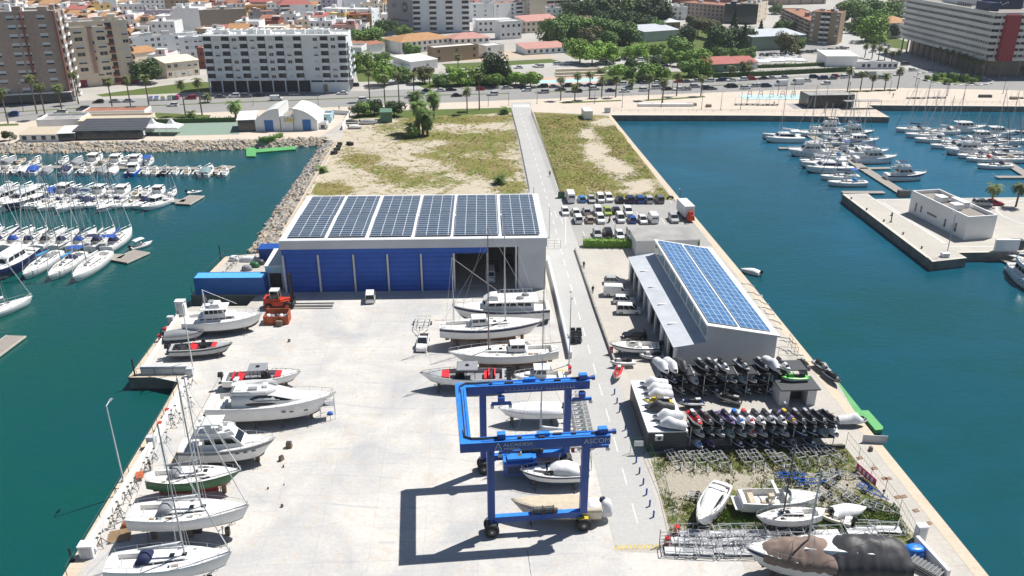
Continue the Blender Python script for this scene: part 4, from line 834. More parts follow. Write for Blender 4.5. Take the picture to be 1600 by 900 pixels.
RM=[('cat_a',lambda:mk_cat(13,6.5,masted=True),1222,220,pi,'white catamaran with a flat bimini, hindmost of the nearer yacht group','catamaran'),('cat_b',lambda:mk_cat(14,7,'canvas_navy',True),1290,266,pi,'white catamaran with a navy window band beside the small sloops','catamaran'),('fish',lambda:mk_yacht(13.5,4.2,hullm='white_gel',fly=True,bottom='navy'),1262,243,pi,'white sport fishing yacht left of the diagonal pontoon','motor yacht'),('sa_r',lambda:mk_sail(11,3.5,sail='canvas_navy',bimini='canvas_blue'),1310,280.5,pi,'white sloop with navy boom cover next to the nearest sloop','sailing boat'),('sb_r',lambda:mk_sail(11,3.5,sail='canvas_white',sprayhood='canvas_cyan'),1322,290,pi,'white sloop with bright blue sprayhood, nearest to the marina office','sailing boat'),('sc_r',lambda:mk_sail(9.5,3.1,sail='canvas_white',sprayhood=None),1272,255,pi,'small white sloop between fishing yacht and catamaran','sailing boat'),('f1',lambda:mk_yacht(13,4.1,fly=True,canopy='canvas_navy'),1367,254,0,'white flybridge cruiser with navy top, in front of its pair','motor yacht'),('f2',lambda:mk_sleek(12.5,4,fly=False),1356,244,0,'white sleek cruiser just behind the navy topped cruiser','motor yacht'),('f3',lambda:mk_yacht(11.5,3.8,fly=True,canopy='canvas_navy',stripe='navy'),1414,281,0,'white sport cruiser alone on the right of the diagonal pontoon','motor yacht'),('f4',lambda:mk_yacht(12,4,fly=True,canopy='canvas_beige'),1290,208,pi,'white yacht with beige top at the rear of the nearer group','motor yacht'),('sd_r',lambda:mk_sail(12,3.7,sail='canvas_navy',sprayhood='canvas_navy'),1318,220,0,'white sloop with navy covers on the far right of the pontoon','sailing boat'),('se_r',lambda:mk_sail(12,3.7,sail='canvas_white'),1312,213,0,'white sloop with pale covers behind the navy covered sloop','sailing boat'),('sf_r',lambda:mk_sail(11,3.5,sail='canvas_white',mh=16),1322,226.5,0,'white sloop on the finger beneath the navy covered sloop','sailing boat'),('sg_r',lambda:mk_sail(10,3.3,sail='canvas_white'),1286,226,pi,'slim white sloop left of the diagonal pontoon middle','sailing boat'),('g1',lambda:mk_sail(12,3.7,sail='canvas_navy',bimini='canvas_navy',mh=16),1424,206,pi,'white sloop with navy tent cover, hindmost of the right edge group','sailing boat'),('g2',lambda:mk_yacht(13,4.2,fly=False,low='white_gel'),1510,206,0,'white trawler with rounded roof at the rear of the right edge group','motor yacht'),('g3',lambda:mk_sail(13,3.9,sail='canvas_white',sprayhood='canvas_beige',mh=17),1442,215,pi,'white sloop with cluttered cockpit in the right edge group','sailing boat'),('g4',lambda:mk_sail(12,3.7,sail='canvas_white',mh=15),1455,222,pi,'long white sloop in front of the cluttered one','sailing boat'),('g5',lambda:mk_sail(11,3.5,sail='canvas_white',mh=15),1478,231.5,pi,'white sloop behind the dark windowed cruiser','sailing boat'),('g6',lambda:mk_yacht(13.5,4.3,fly=True),1505,241,pi,'white cruiser with dark wrapped windows in the right edge group','motor yacht'),('g7',lambda:mk_yacht(11,3.7,fly=False),1537,221,0,'small white cruiser right of the edge pontoon','motor yacht'),('g8',lambda:mk_sail(12,3.7,hullm='white_gel',sail='canvas_navy',mh=17),1566,236,0,'white sloop with navy boom cover at the right edge','sailing boat'),('g9',lambda:mk_sail(12,3.7,hullm='navy',sail='canvas_navy',mh=15),1582,244,0,'navy hulled sloop at the right edge','sailing boat'),('g10',lambda:mk_sail(10,3.2,sail='canvas_grey',sprayhood='red',mh=13),1533,252,pi,'old white sloop with red details','sailing boat'),('g11',lambda:mk_sail(10.5,3.4,sail='canvas_white',mh=14,bimini=None),1552,263,pi,'white sloop nearest to the viewer in the right edge group','sailing boat'),('g12',lambda:mk_open(5,2,hullm='black_gel',inner='dark_interior'),1597,207.5,pi,'dark inflatable alone near the right edge below the promenade','motorboat'),('g13',lambda:mk_yacht(13,4.2,hullm='white_gel',fly=True),1602,443,-pi/2-.2,'white and light blue boat cut by the right edge below the office','motor yacht'),('g14',lambda:mk_open(4.2,1.8,covered='canvas_white'),1172,427,pi*.8,'small covered dinghy afloat beside the right quay wall','motorboat'),]
for k,(ky,x,y,rz,lb) in enumerate((('sa_r',1340,235,0,'white sloop with navy boom cover behind the sleek cruiser'),('sb_r',1298,249,pi,'white sloop with bright blue sprayhood behind the navy banded catamaran'),('f3',1338,214,0,'white sport cruiser at the rear right of the nearer group'),('se_r',1270,212,pi,'white pale covered sloop beside the hindmost catamaran'),('g7',1346,227,0,'small white cruiser above the sleek cruiser'),('g5',1494,226,pi,'white sloop in the middle of the right edge group'),('g8',1548,229,0,'white sloop with navy boom cover behind the navy hulled sloop'),('g4',1470,209,pi,'long white sloop at the rear of the right edge group'),('g11',1520,247,pi,'white sloop between the dark windowed cruiser and the old sloop'),('g7',1560,214,0,'small white cruiser at the rear right of the right edge group'),('g3',1590,253,0,'white sloop with beige sprayhood at the right frame edge'),('sd_r',1585,224,0,'white navy covered sloop at the right frame edge'))):
 RM.append((ky,None,x,y,rz,lb,'sailing boat' if ky[0]=='s' or ky in('g5','g8','g4','g11','g3') else 'motor yacht'))
for k,f_,x,y,rz,lb,cat in RM:boat('rm_'+k,f_,x,y,WZ,rz,lb,cat,'yachts moored in the right hand marina')
def supports(o,L,B,lift,name,label,group=None,n=3,m='steel_dark',fin=False):
 c=root('boat_stand',(o.location.x,o.location.y,0.012),o.rotation_euler.z);tag(c,label,'boat stand',group)
 for i in range(n):
  x=(-.34+.62*i/max(1,n-1))*L
  k=MB();k.box((x,0,max(.1,(lift-(1.35 if fin else.35))/2)),(.5,.45,max(.2,lift-(1.35 if fin else.35))),'wood');k.build('keel_block',c)
  for s in(-1,1):
   k=MB();y=s*B*.36;k.tube((x,y,lift*.95+.1),(x,y*1.25,.04),.05,m,5)
   for a in(0,2.1,4.2):k.tube((x,y*1.12,lift*.45),(x+cos(a)*.4,y*1.25+sin(a)*.4,.03),.03,m,4)
   k.box((x,y,lift*.95+.12),(.25,.25,.05),'wood');k.build('prop',c)
 return c
def ashore(mk,px,py,L,B,rz,lift,label,cat,stand,fin=False,n=3):
 p=P(px,py,0);o=mk();o.location=(p.x,p.y,lift);o.rotation_euler=(0,0,rz);tag(o,label,cat)
 supports(o,L,B,lift,'',stand,n=n,fin=fin);return o
def mk_trawler(L=13,B=4.3):
 o=root('motor_yacht',(0,0,0));k=MB();Fb=1.55
 hull(k,L,B,Fb,.9,'white_gel',cockpit=(.04,.2),depth=.5,bottom='antifoul_dark',stripe='white_gel',rakek=.06,transom=.8);k.build('hull',o);z=Fb
 k=MB();cabin(k,-.30*L,.18*L,B*.72,B*.55,z,z+.75,'white_gel',f0=.1,f1=.3);cabin(k,-.22*L,.06*L,B*.6,B*.52,z+.7,z+2.1,'white_gel',f0=.1,f1=.35);k.box((-.09*L,0,z+2.14),(.34*L,B*.68,.1),'white_gel',taper=.96);c=k.build('cabin',o)
 k=MB();glassband(k,-.22*L,.06*L,B*.6,B*.52,z+.7,z+2.1,.1,.35,.42,.86,mull=4);glassband(k,-.30*L,.18*L,B*.72,B*.55,z,z+.75,.1,.3,.4,.75,mull=5,front=False);k.build('window',c)
 k=MB();cabin(k,-.16*L,.0*L,B*.5,B*.46,z+2.15,z+2.9,'white_gel',f0=.5,f1=.3);k.box((-.12*L,0,z+3.15),(.9,1.2,.06),'canvas_grey');k.build('flybridge',o)
 mast(o,-.2*L,z+2.1,3.2,0,'white_gel',.12,None,L*.4,B,z+2.1);bowrail(o,L,B,Fb,.8,.3);return o
ashore(mk_trawler,352,518,13,4.3,R(7),1.1,'white trawler yacht with square wheelhouse windows on props by the inlet','motor yacht','props and blocks under the white trawler yacht')
def mk_rib(L=9.5,tube='grey_gel',inner='dark_interior',bow='red_vinyl',top=None,motors=2,seatc='red_vinyl',hullc='grey_gel',deckc=None):
 o=root('speedboat',(0,0,0));B=L*.29;k=MB();Fb=1.05
 hull(k,L,B,Fb,.55,hullc,cockpit=(.05,.74),depth=.65,bottom='antifoul_dark',stripe='black_gel' if hullc!='white_gel' else 'white_gel',floor=inner,deck=deckc or 'grey_gel');k.build('hull',o)
 k=MB();k.prism([(.16*L,-B*.3),(.3*L,-B*.26),(.40*L,-.2),(.40*L,.2),(.3*L,B*.26),(.16*L,B*.3)],.75,1.22,bow);k.build('bow_cushion',o)
 for i,x in enumerate((-.30,-.12) if not top else(-.34,-.27)):
  k=MB();k.box((x*L,0,.75),(.7,B*.6,.5),seatc if i else 'dark_interior');k.box((x*L-.35,0,1.15),(.18,B*.6,.6),seatc if(i or top) else 'dark_interior');k.build('seat',o)
 k=MB();cabin(k,-.02*L,.1*L,1.2,1.0,.5,1.7,'black_gel',f0=.1,f1=.5);cs=k.build('console',o)
 k=MB();glassband(k,-.02*L,.1*L,1.2,1.,.5,1.9,.1,.5,.7,1.);k.build('windscreen',cs)
 if top:
  k=MB();k.box((-.05*L,0,2.5),(.24*L,B*.75,.1),top,taper=.94);k.box((-.05*L,0,2.63),(.6,.5,.2),'black_gel',taper=.7);h=k.build('hardtop',o);k=MB()
  for s in(-1,1):
   for x in(-.14,-.04,.05):k.tube((x*L,s*B*.36,.5),(x*L,s*B*.34,2.48),.05,'black_gel',5)
  k.build('frame',h)
 for i in range(motors):outboard(o,-L/2,(i-(motors-1)/2)*.75,.8,'black_gel',1.35)
 bowrail(o,L,B,Fb,.25,.6,'alu' if not top else 'black_gel');return o
ashore(lambda:mk_rib(9.8),318,556,9.8,2.8,R(7),.75,'grey speedboat with bright red seat and twin black outboards on props','speedboat','props under the grey speedboat with red seat',n=2)
ashore(lambda:mk_open(6.5,2.3,hullm='grey_gel',covered='canvas_grey'),290,530,6.5,2.3,R(10),.4,'small grey covered boat between the trawler yacht and the red seated speedboat','motorboat','blocks under the small grey covered boat',n=2)
ashore(lambda:mk_rib(11.5,top='canvas_grey',motors=1,hullc='white_gel',inner='canvas_grey',deckc='white_gel'),413,604,11.5,3.2,R(6),.9,'white and grey speedboat with red cushions behind the large white motor yacht','speedboat','props under the white speedboat behind the motor yacht',n=2)
ashore(lambda:mk_sleek(17.5,4.9),431,656,17.5,4.9,R(5),1.3,'large white flybridge motor yacht with curved dark windows on the quay slab','motor yacht','steel props under the large white motor yacht',n=4)
ashore(lambda:mk_yacht(12,3.9,fly=True,bottom='antifoul_dark',canopy='canvas_white',stripe='canvas_grey'),362,722,12,3.9,R(4),1.2,'white flybridge motorboat between the big yacht and the green sailing boat','motor yacht','props under the white flybridge motorboat',n=3)
ashore(lambda:mk_sail(11.2,3.7,hullm='green_paint',stripe='green_paint',bottom='antifoul_red',keel='long',sail='canvas_grey',mh=13,doghouse=False,sprayhood='canvas_grey',Fb=1.25,furl=True),310,772,11.2,3.7,R(6),1.7,'green hulled sailing boat with red bottom paint standing ashore','sailing boat','props under the green sailing boat',n=3)
ashore(lambda:mk_sail(13.2,4.1,bottom='antifoul_dark',keel='fin',sail='canvas_white',mh=16.5,sprayhood='canvas_grey',mx=.1,Fb=1.45,stripe=None),305,838,13.2,4.1,R(4),2.3,'white sloop with grey sprayhood standing ashore below the green sailing boat','sailing boat','props under the white sloop below the green boat',fin=True)
ashore(lambda:mk_sail(12.6,4.0,bottom='antifoul_blue',keel='fin',sail='canvas_white',mh=16,sprayhood='canvas_navy',mx=.12,Fb=1.35,deck='canvas_white',mastm='alu'),275,915,12.6,4.0,R(6),2.3,'white sloop with navy covers nearest to the viewer on the left quay','sailing boat','props under the nearest white sloop',fin=True)
def mk_classic(L=17):
 o=root('motor_yacht',(0,0,0));B=4.8;k=MB();Fb=1.9
 hull(k,L,B,Fb,.9,'white_gel',cockpit=(.03,.16),depth=.6,bottom='antifoul_green',stripe='navy',rakek=.08);k.build('hull',o);z=Fb
 k=MB();cabin(k,-.34*L,.2*L,B*.78,B*.6,z,z+1.5,'white_gel',f0=.1,f1=1.0);k.box((-.12*L,0,z+1.56),(.52*L,B*.86,.12),'white_deck',taper=.96);c=k.build('cabin',o)
 k=MB();glassband(k,-.34*L,.2*L,B*.78,B*.6,z,z+1.5,.1,1.,.45,.8,mull=6);k.build('window',c)
 k=MB();cabin(k,.02*L,.17*L,B*.55,B*.45,z+1.6,z+2.4,'white_gel',f0=.2,f1=1.2);k.build('flybridge',o)
 for x,y in((-.2,.6),(-.26,-.7)):k=MB();blob(k,x*L,y,z+1.6,1.4,.9,.5,'canvas_grey');k.build('liferaft',o)
 k=MB();k.path([(-.33*L,-B*.4,z+2.3),(.0,-B*.4,z+2.3)],.03,'alu');k.path([(-.33*L,B*.4,z+2.3),(.0,B*.4,z+2.3)],.03,'alu')
 for i in range(8):
  for s in(-1,1):k.tube((-.33*L+i*.33*L/7,s*B*.4,z+1.6),(-.33*L+i*.33*L/7,s*B*.4,z+2.3),.03,'alu',4)
 k.build('guard_rail',o);bowrail(o,L,B,Fb,.8,.5);return o
ashore(mk_classic,782,501,17,4.8,pi+R(4),.9,'long white classic motor yacht with a row of square windows below the hangar','motor yacht','props under the classic motor yacht',n=4)
ashore(lambda:mk_sail(17.5,4.8,bottom='antifoul_rust',stripe='navy',keel='long',sail=None,mh=18,mizzen=True,doghouse=True,mx=.12,Fb=1.7,furl=False,deck='white_deck'),770,536,17.5,4.8,R(6),1.9,'large white ketch with rusty brown bottom and blue stripe, bow to the right','sailing boat','props under the large rusty bottomed ketch',n=4)
ashore(lambda:mk_sail(17.2,4.4,bottom='antifoul_rust',keel='long',sail=None,mh=20,mizzen=True,doghouse=True,mx=.13,Fb=1.35,furl=False,mastm='mast_brown',deck='white_deck'),786,577,17.2,4.4,pi+R(5),1.9,'long white ketch with brown masts standing in front of the rusty bottomed ketch','sailing boat','thin props under the ketch with brown masts',n=4)
ashore(lambda:mk_rib(13,top='canvas_grey',motors=3,hullc='white_gel',bow='red_vinyl',inner='canvas_grey',deckc='grey_gel'),724,606,13,3.6,pi+R(1),1.3,'long patrol style speedboat with red foredeck and grey hardtop behind the boat lift','speedboat','props under the speedboat with the red foredeck',n=2)
ashore(lambda:mk_cruiser(7.8,2.8),842,601,7.8,2.8,pi+R(3),.7,'small white wheelhouse boat beside the yellow machine at the yard wall','cabin cruiser','blocks under the small white wheelhouse boat',n=2)
ashore(lambda:mk_open(9,3.0,covered='canvas_white'),828,660,9,3.0,pi+R(2),1.3,'white boat under a white cover framed by the boat lift','motorboat','steel cradle under the white covered boat',n=2,)
ashore(lambda:mk_sail(8.6,2.8,bottom='antifoul_red',keel='fin',hullm='white_gel',stripe='antifoul_green',sail='canvas_white',mh=11,sprayhood=None,furl=False),852,714,8.6,2.8,pi+R(4),1.9,'small sloop with a red bottom and grey mast behind the near lift beam','sailing boat','props under the small sloop with red bottom',fin=True,n=2)
ashore(lambda:mk_cruiser(8,2.7,stripe='navy',wheel=False,canopy='canvas_white'),862,757,8,2.7,pi+R(1),1.1,'white cruiser with a pale canopy inside the boat lift','cabin cruiser','props under the white cruiser inside the lift',n=2)
def mk_wrapped(L=10.5):
 o=root('motorboat',(0,0,0));k=MB();hull(k,L,3.0,1.3,.5,'cream_gel',bottom='canvas_beige',deck='canvas_beige',floor='canvas_beige',stripe='canvas_beige');k.build('hull',o)
 k=MB();blob(k,-L*.42,0,.5,2.2,2.7,1.1,'canvas_white',12);blob(k,-L*.56,0,-.1,1.5,1.6,1.9,'canvas_white',12,seed=4);k.build('boat_cover',o);k=MB();k.box((-L*.52,-.3,1.6),(.7,.6,.5),'canvas_navy',.3,taper=.7);k.build('engine_cover',o);return o
ashore(mk_wrapped,868,810,10.5,3,pi-R(1),1.0,'beige unpainted hull with white wrapped stern under the near lift beam','motorboat','low props under the beige hull',n=2)
ashore(lambda:mk_open(8,2.6,stripe='navy',top=None,inner='white_deck',deckm='white_deck',motors=1),990,553,8,2.6,pi+R(-2),.8,'white speedboat with navy stripe parked before the workshop','motorboat','trailer blocks under the navy striped speedboat',n=2)
ashore(lambda:mk_sleek(8.6,2.8,fly=False),1108,806,8.6,2.8,-pi/2-R(32),.7,'white sport boat lying diagonally on the weeds, bow to the viewer','motorboat','blocks under the diagonal sport boat',n=2)
ashore(lambda:mk_open_cockpit(9.8,3.2),1218,797,9.8,3.2,R(0),.7,'white sport cruiser with open cockpit on the weeds, bow to the right','motorboat','blocks under the open sport cruiser',n=2)
ashore(lambda:mk_sail(7.8,2.5,keel='long',bottom='antifoul_dark',sail=None,sprayhood=None,furl=False,mh=9.5,mastm='steel_dark',hullm='white_gel',Fb=.9),1228,826,7.8,2.5,pi+R(6),1.1,'small white sloop with a dark mast in front of the sport cruiser','sailing boat','blocks under the small sloop with the dark mast',n=2)
ashore(lambda:mk_open(4.6,1.9,hullm='cream_gel',inner='canvas_beige',console=False),1297,812,4.6,1.9,pi+R(-30),.25,'derelict cream dinghy among the weeds','motorboat','blocks below the derelict dinghy',n=1)
ashore(lambda:mk_open(4.4,1.9,covered='canvas_white'),1326,805,4.4,1.9,R(10),.25,'small covered white boat beside the cream dinghy','motorboat','blocks below the small covered boat',n=1)
def mk_tarped(L=16.5,B=4.8):
 o=root('motor_yacht',(0,0,0));k=MB();Fb=1.9;hull(k,L,B,Fb,.8,'white_gel',bottom='antifoul_dark',stripe='navy',rakek=.1);k.build('hull',o)
 k=MB();cabin(k,-.3*L,.25*L,B*.75,B*.5,Fb,Fb+1.3,'white_gel',f0=.2,f1=2.0);k.build('cabin',o)
 def tarp(x0,x1,seed,m,nm,over,hh,drop):
  k=MB();rg=[]
  for i in range(33):
   x=x0+(x1-x0)*i/32;t=max(0.,x/L+.5);b=max(.3,(1-max(0.,(t-.38)/.62)**2.3))*B/2+over;q=[]
   hy=hh*(sin(pi*(i+.6)/33.2)**.28)*(1-.45*max(0,(t-.5)/.5))+.25*mn.noise(Vector((x*.6,seed,0)))
   for j in range(25):
    a=-1+2*j/24;s_=abs(a);y=math.copysign(b*min(1,s_*1.35),a);z=Fb+.12+max(hy,.2)*max(0,1-(s_*1.35)**1.7) if s_<.74 else Fb-(s_-.74)/.26*drop*(1+.3*mn.noise(Vector((x*1.5,seed,a))))
    q.append((x,y*(1+.07*mn.noise(Vector((x*2.2,0,seed))))+.16*mn.noise(Vector((x*2,a*4,seed))),z+.16*mn.noise(Vector((x*1.2,a*4,seed+3)))+.05*mn.noise(Vector((x*4,a*6,seed)))))
   rg.append(q)
  k.loft(rg,m,closed=False,cap=False);k.build(nm,o)
 tarp(-.06*L,.38*L,1,'canvas_brown','brown_tarpaulin',.12,1.7,.7);tarp(-.52*L,-.03*L,5,'tarp_black','black_tarpaulin',.15,2.0,1.7)
 mast(o,.1*L,Fb+.5,10,0,'galv',.12,None,L,B,Fb);bowrail(o,L,B,Fb,.6,.8);return o
ashore(mk_tarped,1277,901,17,4.8,pi+R(-3),1.4,'large yacht under brown and black tarpaulins at the lower right','motor yacht','props under the tarpaulin covered yacht',n=4)
def text(body,size,m,par,loc,rot,name='lettering',ex=.01,sx=1.):
 c=bpy.data.curves.new('t','FONT');c.body=body;c.size=size;c.extrude=ex;c.align_x='LEFT';t=bpy.data.objects.new('t',c);COL.objects.link(t)
 bpy.context.view_layer.update();me=bpy.data.meshes.new_from_object(t.evaluated_get(bpy.context.evaluated_depsgraph_get()));bpy.data.objects.remove(t);me.materials.clear();me.materials.append(MATS[m]);me.name=name
 o=link(name,me,par,loc);o.rotation_euler=rot;o.scale=(sx,1,1);return o
hA=P(447,457);hB=P(852,451.5);hd=hB-hA;HRZ=math.atan2(hd.y,hd.x);HL=hd.length;HH=10.4;HD=27.0
ho=root('hangar',hA,HRZ);tag(ho,'big blue boat hangar with solar panels covering its flat white roof','hangar')
k=MB();t=.35
k.box((HL/2,HD-t/2,HH/2),(HL,t,HH),'hangar_white');k.box((t/2,HD/2,HH/2-.01),(t,HD-t*2,HH),'hangar_white');k.box((HL-t/2,HD/2,HH/2-.01),(t,HD-t*2,HH),'hangar_white')
k.build('wall',ho)
k=MB();k.box((HL/2,HD/2,HH+.02),(HL+.3,HD+.3,.3),'hangar_white');k.box((HL/2,-.25,HH-.7),(HL+.3,.4,1.7),'hangar_fascia');k.build('roof',ho)
bays=[.0,.132,.265,.393,.52,.645,.773,.882];bx=[b*HL for b in bays]
zt=HH-1.55
for i in range(5):
 k=MB();k.box(((bx[i]+bx[i+1])/2,.2,zt/2-.3),(bx[i+1]-bx[i]-.3,.25,zt-.6),'blue_boards');k.build('sliding_door',ho)
k=MB();k.box((bx[6]/2+.2,.0,zt-.62),(bx[6]+.3,.56,1.2),'blue_boards');k.build('lintel',ho)
for i in range(8):
 k=MB();k.box((bx[i]+.2,-.12,(zt-1.2*(i<7))/2),(.34,.5,zt-1.2*(i<7)),'hangar_fascia');k.build('post',ho)
k=MB();k.box(((bx[7]+HL)/2+.3,.3,zt/2),(HL-bx[7]-.6,.7,zt-.02),'hangar_fascia');k.build('front_panel',ho)
k=MB();k.box((HL*.82,14,.03),(HL*.34,24,.06),'quay_concrete');k.box((HL*.64,12,4),(.3,20,8),'plaster_grey');k.build('interior',ho)
k=MB()
for x,y in((.8,9),(.86,12)):k.box((HL*x,y,1.1),(2.2,1.1,2.2),'steel_dark')
k.build('storage_rack',ho)
ax=[(.025,.165),(.178,.318),(.333,.492),(.505,.640),(.652,.822),(.836,.977)]
for a,b in ax:
 for r in range(2):
  k=MB();L_=(b-a)*HL;Dp=12.2;k.box((L_/2,Dp/2,.06),(L_,Dp,.08),'pv_grey');o=k.build('solar_array',ho,loc=(a*HL,.9+r*12.9,HH+.42));o.rotation_euler=(R(-.6) if r else R(.6),0,0)
for q in(.2,.42,.62,.82):k=MB();k.box((q*HL,HD+.5,HH-.6),(5.5,1,.5),'galv');k.build('roof_vent',ho)
k=MB();k.box((-.9,3,HH/2+.2),(.5,1,HH),'hangar_fascia')
def simple_shed(name,label,cat,px,py,w_,d_,h0,h1,wall,roof,rz=YAW,door=None,trim=None,slope='y'):
 p=P(px,py);o=root(name,p,rz);tag(o,label,cat);k=MB()
 k.box((0,d_/2,min(h0,h1)/2),(w_,d_,min(h0,h1)),wall)
 if h1!=h0:
  a,b=(h0,h1);zs={'y':(a,a,b,b),'x':(a,b,b,a)}[slope];k2=[(-w_/2,0),(w_/2,0),(w_/2,d_),(-w_/2,d_)];mnz=min(h0,h1)
  for j in range(4):
   q=(j+1)%4
   if zs[j]>mnz or zs[q]>mnz:k.face([(k2[j][0],k2[j][1],mnz),(k2[q][0],k2[q][1],mnz),(k2[q][0],k2[q][1],zs[q]),(k2[j][0],k2[j][1],zs[j])],wall)
  k.build('wall',o);k=MB();e=.25;kk=[(-w_/2-e,-e),(w_/2+e,-e),(w_/2+e,d_+e),(-w_/2-e,d_+e)]
  k.face([(kk[j][0],kk[j][1],zs[j]+.18) for j in range(4)],roof);k.face([(kk[j][0],kk[j][1],zs[j]+.04) for j in(3,2,1,0)],roof)
  for j in range(4):q=(j+1)%4;k.face([(kk[j][0],kk[j][1],zs[j]+.04),(kk[q][0],kk[q][1],zs[q]+.04),(kk[q][0],kk[q][1],zs[q]+.18),(kk[j][0],kk[j][1],zs[j]+.18)],trim or roof)
  k.build('roof',o)
 else:
  k.build('wall',o);k=MB();k.box((0,d_/2,h0+.08),(w_+.3,d_+.3,.16),trim or roof,top=roof);k.build('roof',o)
 if door:k=MB();k.box((door[0],-.03,door[2]/2),(door[1],.08,door[2]),door[3]);k.build('door',o)
 return o
simple_shed('blue_shed','light blue flat roofed shed attached to the left end of the hangar','shed',433,451,3.6,9,4.6,4.6,'plaster_blue','roof_white',door=(0,2.2,3.2,'recess_shade'),trim='hangar_white')
simple_shed('blue_container','dark blue container at the hangar corner above the riprap','container',427,408,5.5,3,2.6,2.6,'deep_blue','deep_blue')
def container(label,px,py,w_,d_,h_,m,top,rz,name='container'):
 p=P(px,py);o=root(name,p,rz);tag(o,label,'container');k=MB();k.box((0,d_/2,h_/2+.1),(w_,d_,h_),m,top=top);k.build('body',o)
 k=MB()
 for x in(-w_/2,w_/2):
  for y in(0,d_):k.box((x,y,h_/2+.1),(.12,.12,h_+.06),m)
 for y in(0,d_):k.box((0,y,h_+.1),(w_,.12,.1),m)
 k.build('frame',o);k=MB();k.box((w_/2+.02,d_/2,h_/2+.1),(.06,d_*.9,h_*.9),m);k.build('door',o);return o
container('long bright blue container on the wharf left of the hangar',361,460.5,13.0,2.8,3.3,'blue_container','cyan_roof',R(1))
rnd=random.Random(4)
for i,(x,y,m,lb) in enumerate(((386,422,'canvas_grey','pale grey wrapped bale on the wharf behind the blue container'),(398,417,'green_paint','green covered pallet on the wharf'),(406,413,'steel_dark','dark machine box on the wharf beside the hangar shed'),(366,407,'canvas_white','white box near the wharf edge'),(390,408,'canvas_white','long white bundle on the wharf'))):
 p=P(x,y);k=MB();blob(k,0,0,0,2.2+(i==4)*2,1.5,1.1,m,seed=i);o=k.build('bale',loc=p);tag(o,lb,'bale')
wD=112.8
def wk(px,z,D_):
 zc=D_*CT+(CH-z)*ST;return Vector(((px-800)/F*zc,D_,0))
q0=wk(1055,4.6,wD);q1=wk(1218,6.1,wD);WRZ=R(3.3);wW=(q1-q0).length;wL=37.0;xr=4.75
wo_=root('workshop',q0,WRZ);tag(wo_,'grey boat workshop with blue solar roof and open bays on its left side','workshop')
k=MB()
def quadz(k,pts,m):k.face(pts,m)
hL,hR1,hR,hU=4.6,5.3,6.1,8.2
k.face([(0,0,0),(wW,0,0),(wW,0,hR),(xr,0,hU),(xr,0,hR1),(0,0,hL)],'hangar_fascia')
k.face([(wW,wL,0),(0,wL,0),(0,wL,hL),(xr,wL,hR1),(xr,wL,hU),(wW,wL,hR)],'hangar_fascia')
k.face([(wW,0,0),(wW,wL,0),(wW,wL,hR),(wW,0,hR)],'grey_cladding')
k.face([(xr,wL,hR1),(xr,0,hR1),(xr,0,hU),(xr,wL,hU)],'hangar_white')
k.build('wall',wo_)
nb=8
for i in range(nb+1):
 k=MB();y=i*wL/nb;k.box((.15,min(max(y,.25),wL-.25),hL/2-.05),(.3,.6 if i%2 else 1.4,hL-.1),'hangar_white');k.build('bay_post',wo_)
k=MB();k.box((.1,wL/2,hL-.35),(.26,wL,.5),'hangar_white');k.build('bay_lintel',wo_)
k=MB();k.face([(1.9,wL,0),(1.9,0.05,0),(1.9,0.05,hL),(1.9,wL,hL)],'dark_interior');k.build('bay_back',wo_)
for i in(1,4):k=MB();k.box((.5,(i+.5)*wL/nb,hL/2-.3),(.1,wL/nb-.9,hL-.8),'grey_cladding');k.build('shutter_door',wo_)
k=MB();e=.3;k.face([(-e,-e,hL+.1),(xr,-e,hR1+.15),(xr,wL+e,hR1+.15),(-e,wL+e,hL+.1)],'roof_cladding');k.box((-e,wL/2,hL+.02),(.12,wL+.6,.25),'hangar_fascia');k.build('low_roof',wo_)
k=MB();k.face([(xr-.2,-e,hU+.12),(wW+e,-e,hR+.08),(wW+e,wL+e,hR+.08),(xr-.2,wL+e,hU+.12)],'roof_white');k.face([(xr-.2,-e,hU-.05),(xr-.2,-e,hU+.12),(xr-.2,wL+e,hU+.12),(xr-.2,wL+e,hU-.05)],'roof_white');k.face([(xr-.2,-e,hU-.05),(wW+e,-e,hR-.1),(wW+e,-e,hR+.08),(xr-.2,-e,hU+.12)],'roof_white');k.build('high_roof',wo_)
sl=math.atan2(hU-hR,wW-xr)
for a,b in((.3,5.0),(5.5,10.3)):
 k=MB();k.box(((b-a)/2,(wL-1.4)/2,.05),(b-a,wL-1.4,.08),'pv_blue');o=k.build('solar_array',wo_,loc=(xr+a*cos(sl),.7,hU+.2-a*sin(sl)));o.rotation_euler=(0,sl,0)
for i in range(1,5):k=MB();k.box((1.6,i*wL/5,hL+.42),(2.0,.35,.06),'roof_white');o=k.build('skylight',wo_)
for i in range(9):k=MB();k.box((xr-.04,2+i*4.1,hR1+1.5),(.06,3.4,1.5),'pale_glass');k.build('clerestory_window',wo_)
ob=P(1036,378.5);simple_shed('flat_annex','white flat roofed annex behind the workshop','building',1041,399,13,7.5,3.3,3.3,'hangar_fascia','roof_grey',rz=WRZ,trim='hangar_white')
cA=P(768,833);cB=P(910,823);cdv=cB-cA;CRZ=math.atan2(cdv.y,cdv.x);CL=cdv.length;CW=11.9
cr=root('boat_lift',cA,CRZ);tag(cr,'blue rubber tyred boat lift with U shaped top frame spanning boats in the yard','boat lift')
TZ=11.6;th=1.15;tw_=1.15
DB,BB='lift_blue_shaded','lift_blue_sunlit'
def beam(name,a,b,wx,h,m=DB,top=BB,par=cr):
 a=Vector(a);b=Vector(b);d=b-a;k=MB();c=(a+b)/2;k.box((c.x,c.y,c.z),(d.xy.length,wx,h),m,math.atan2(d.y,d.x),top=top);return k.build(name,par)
tb=[]
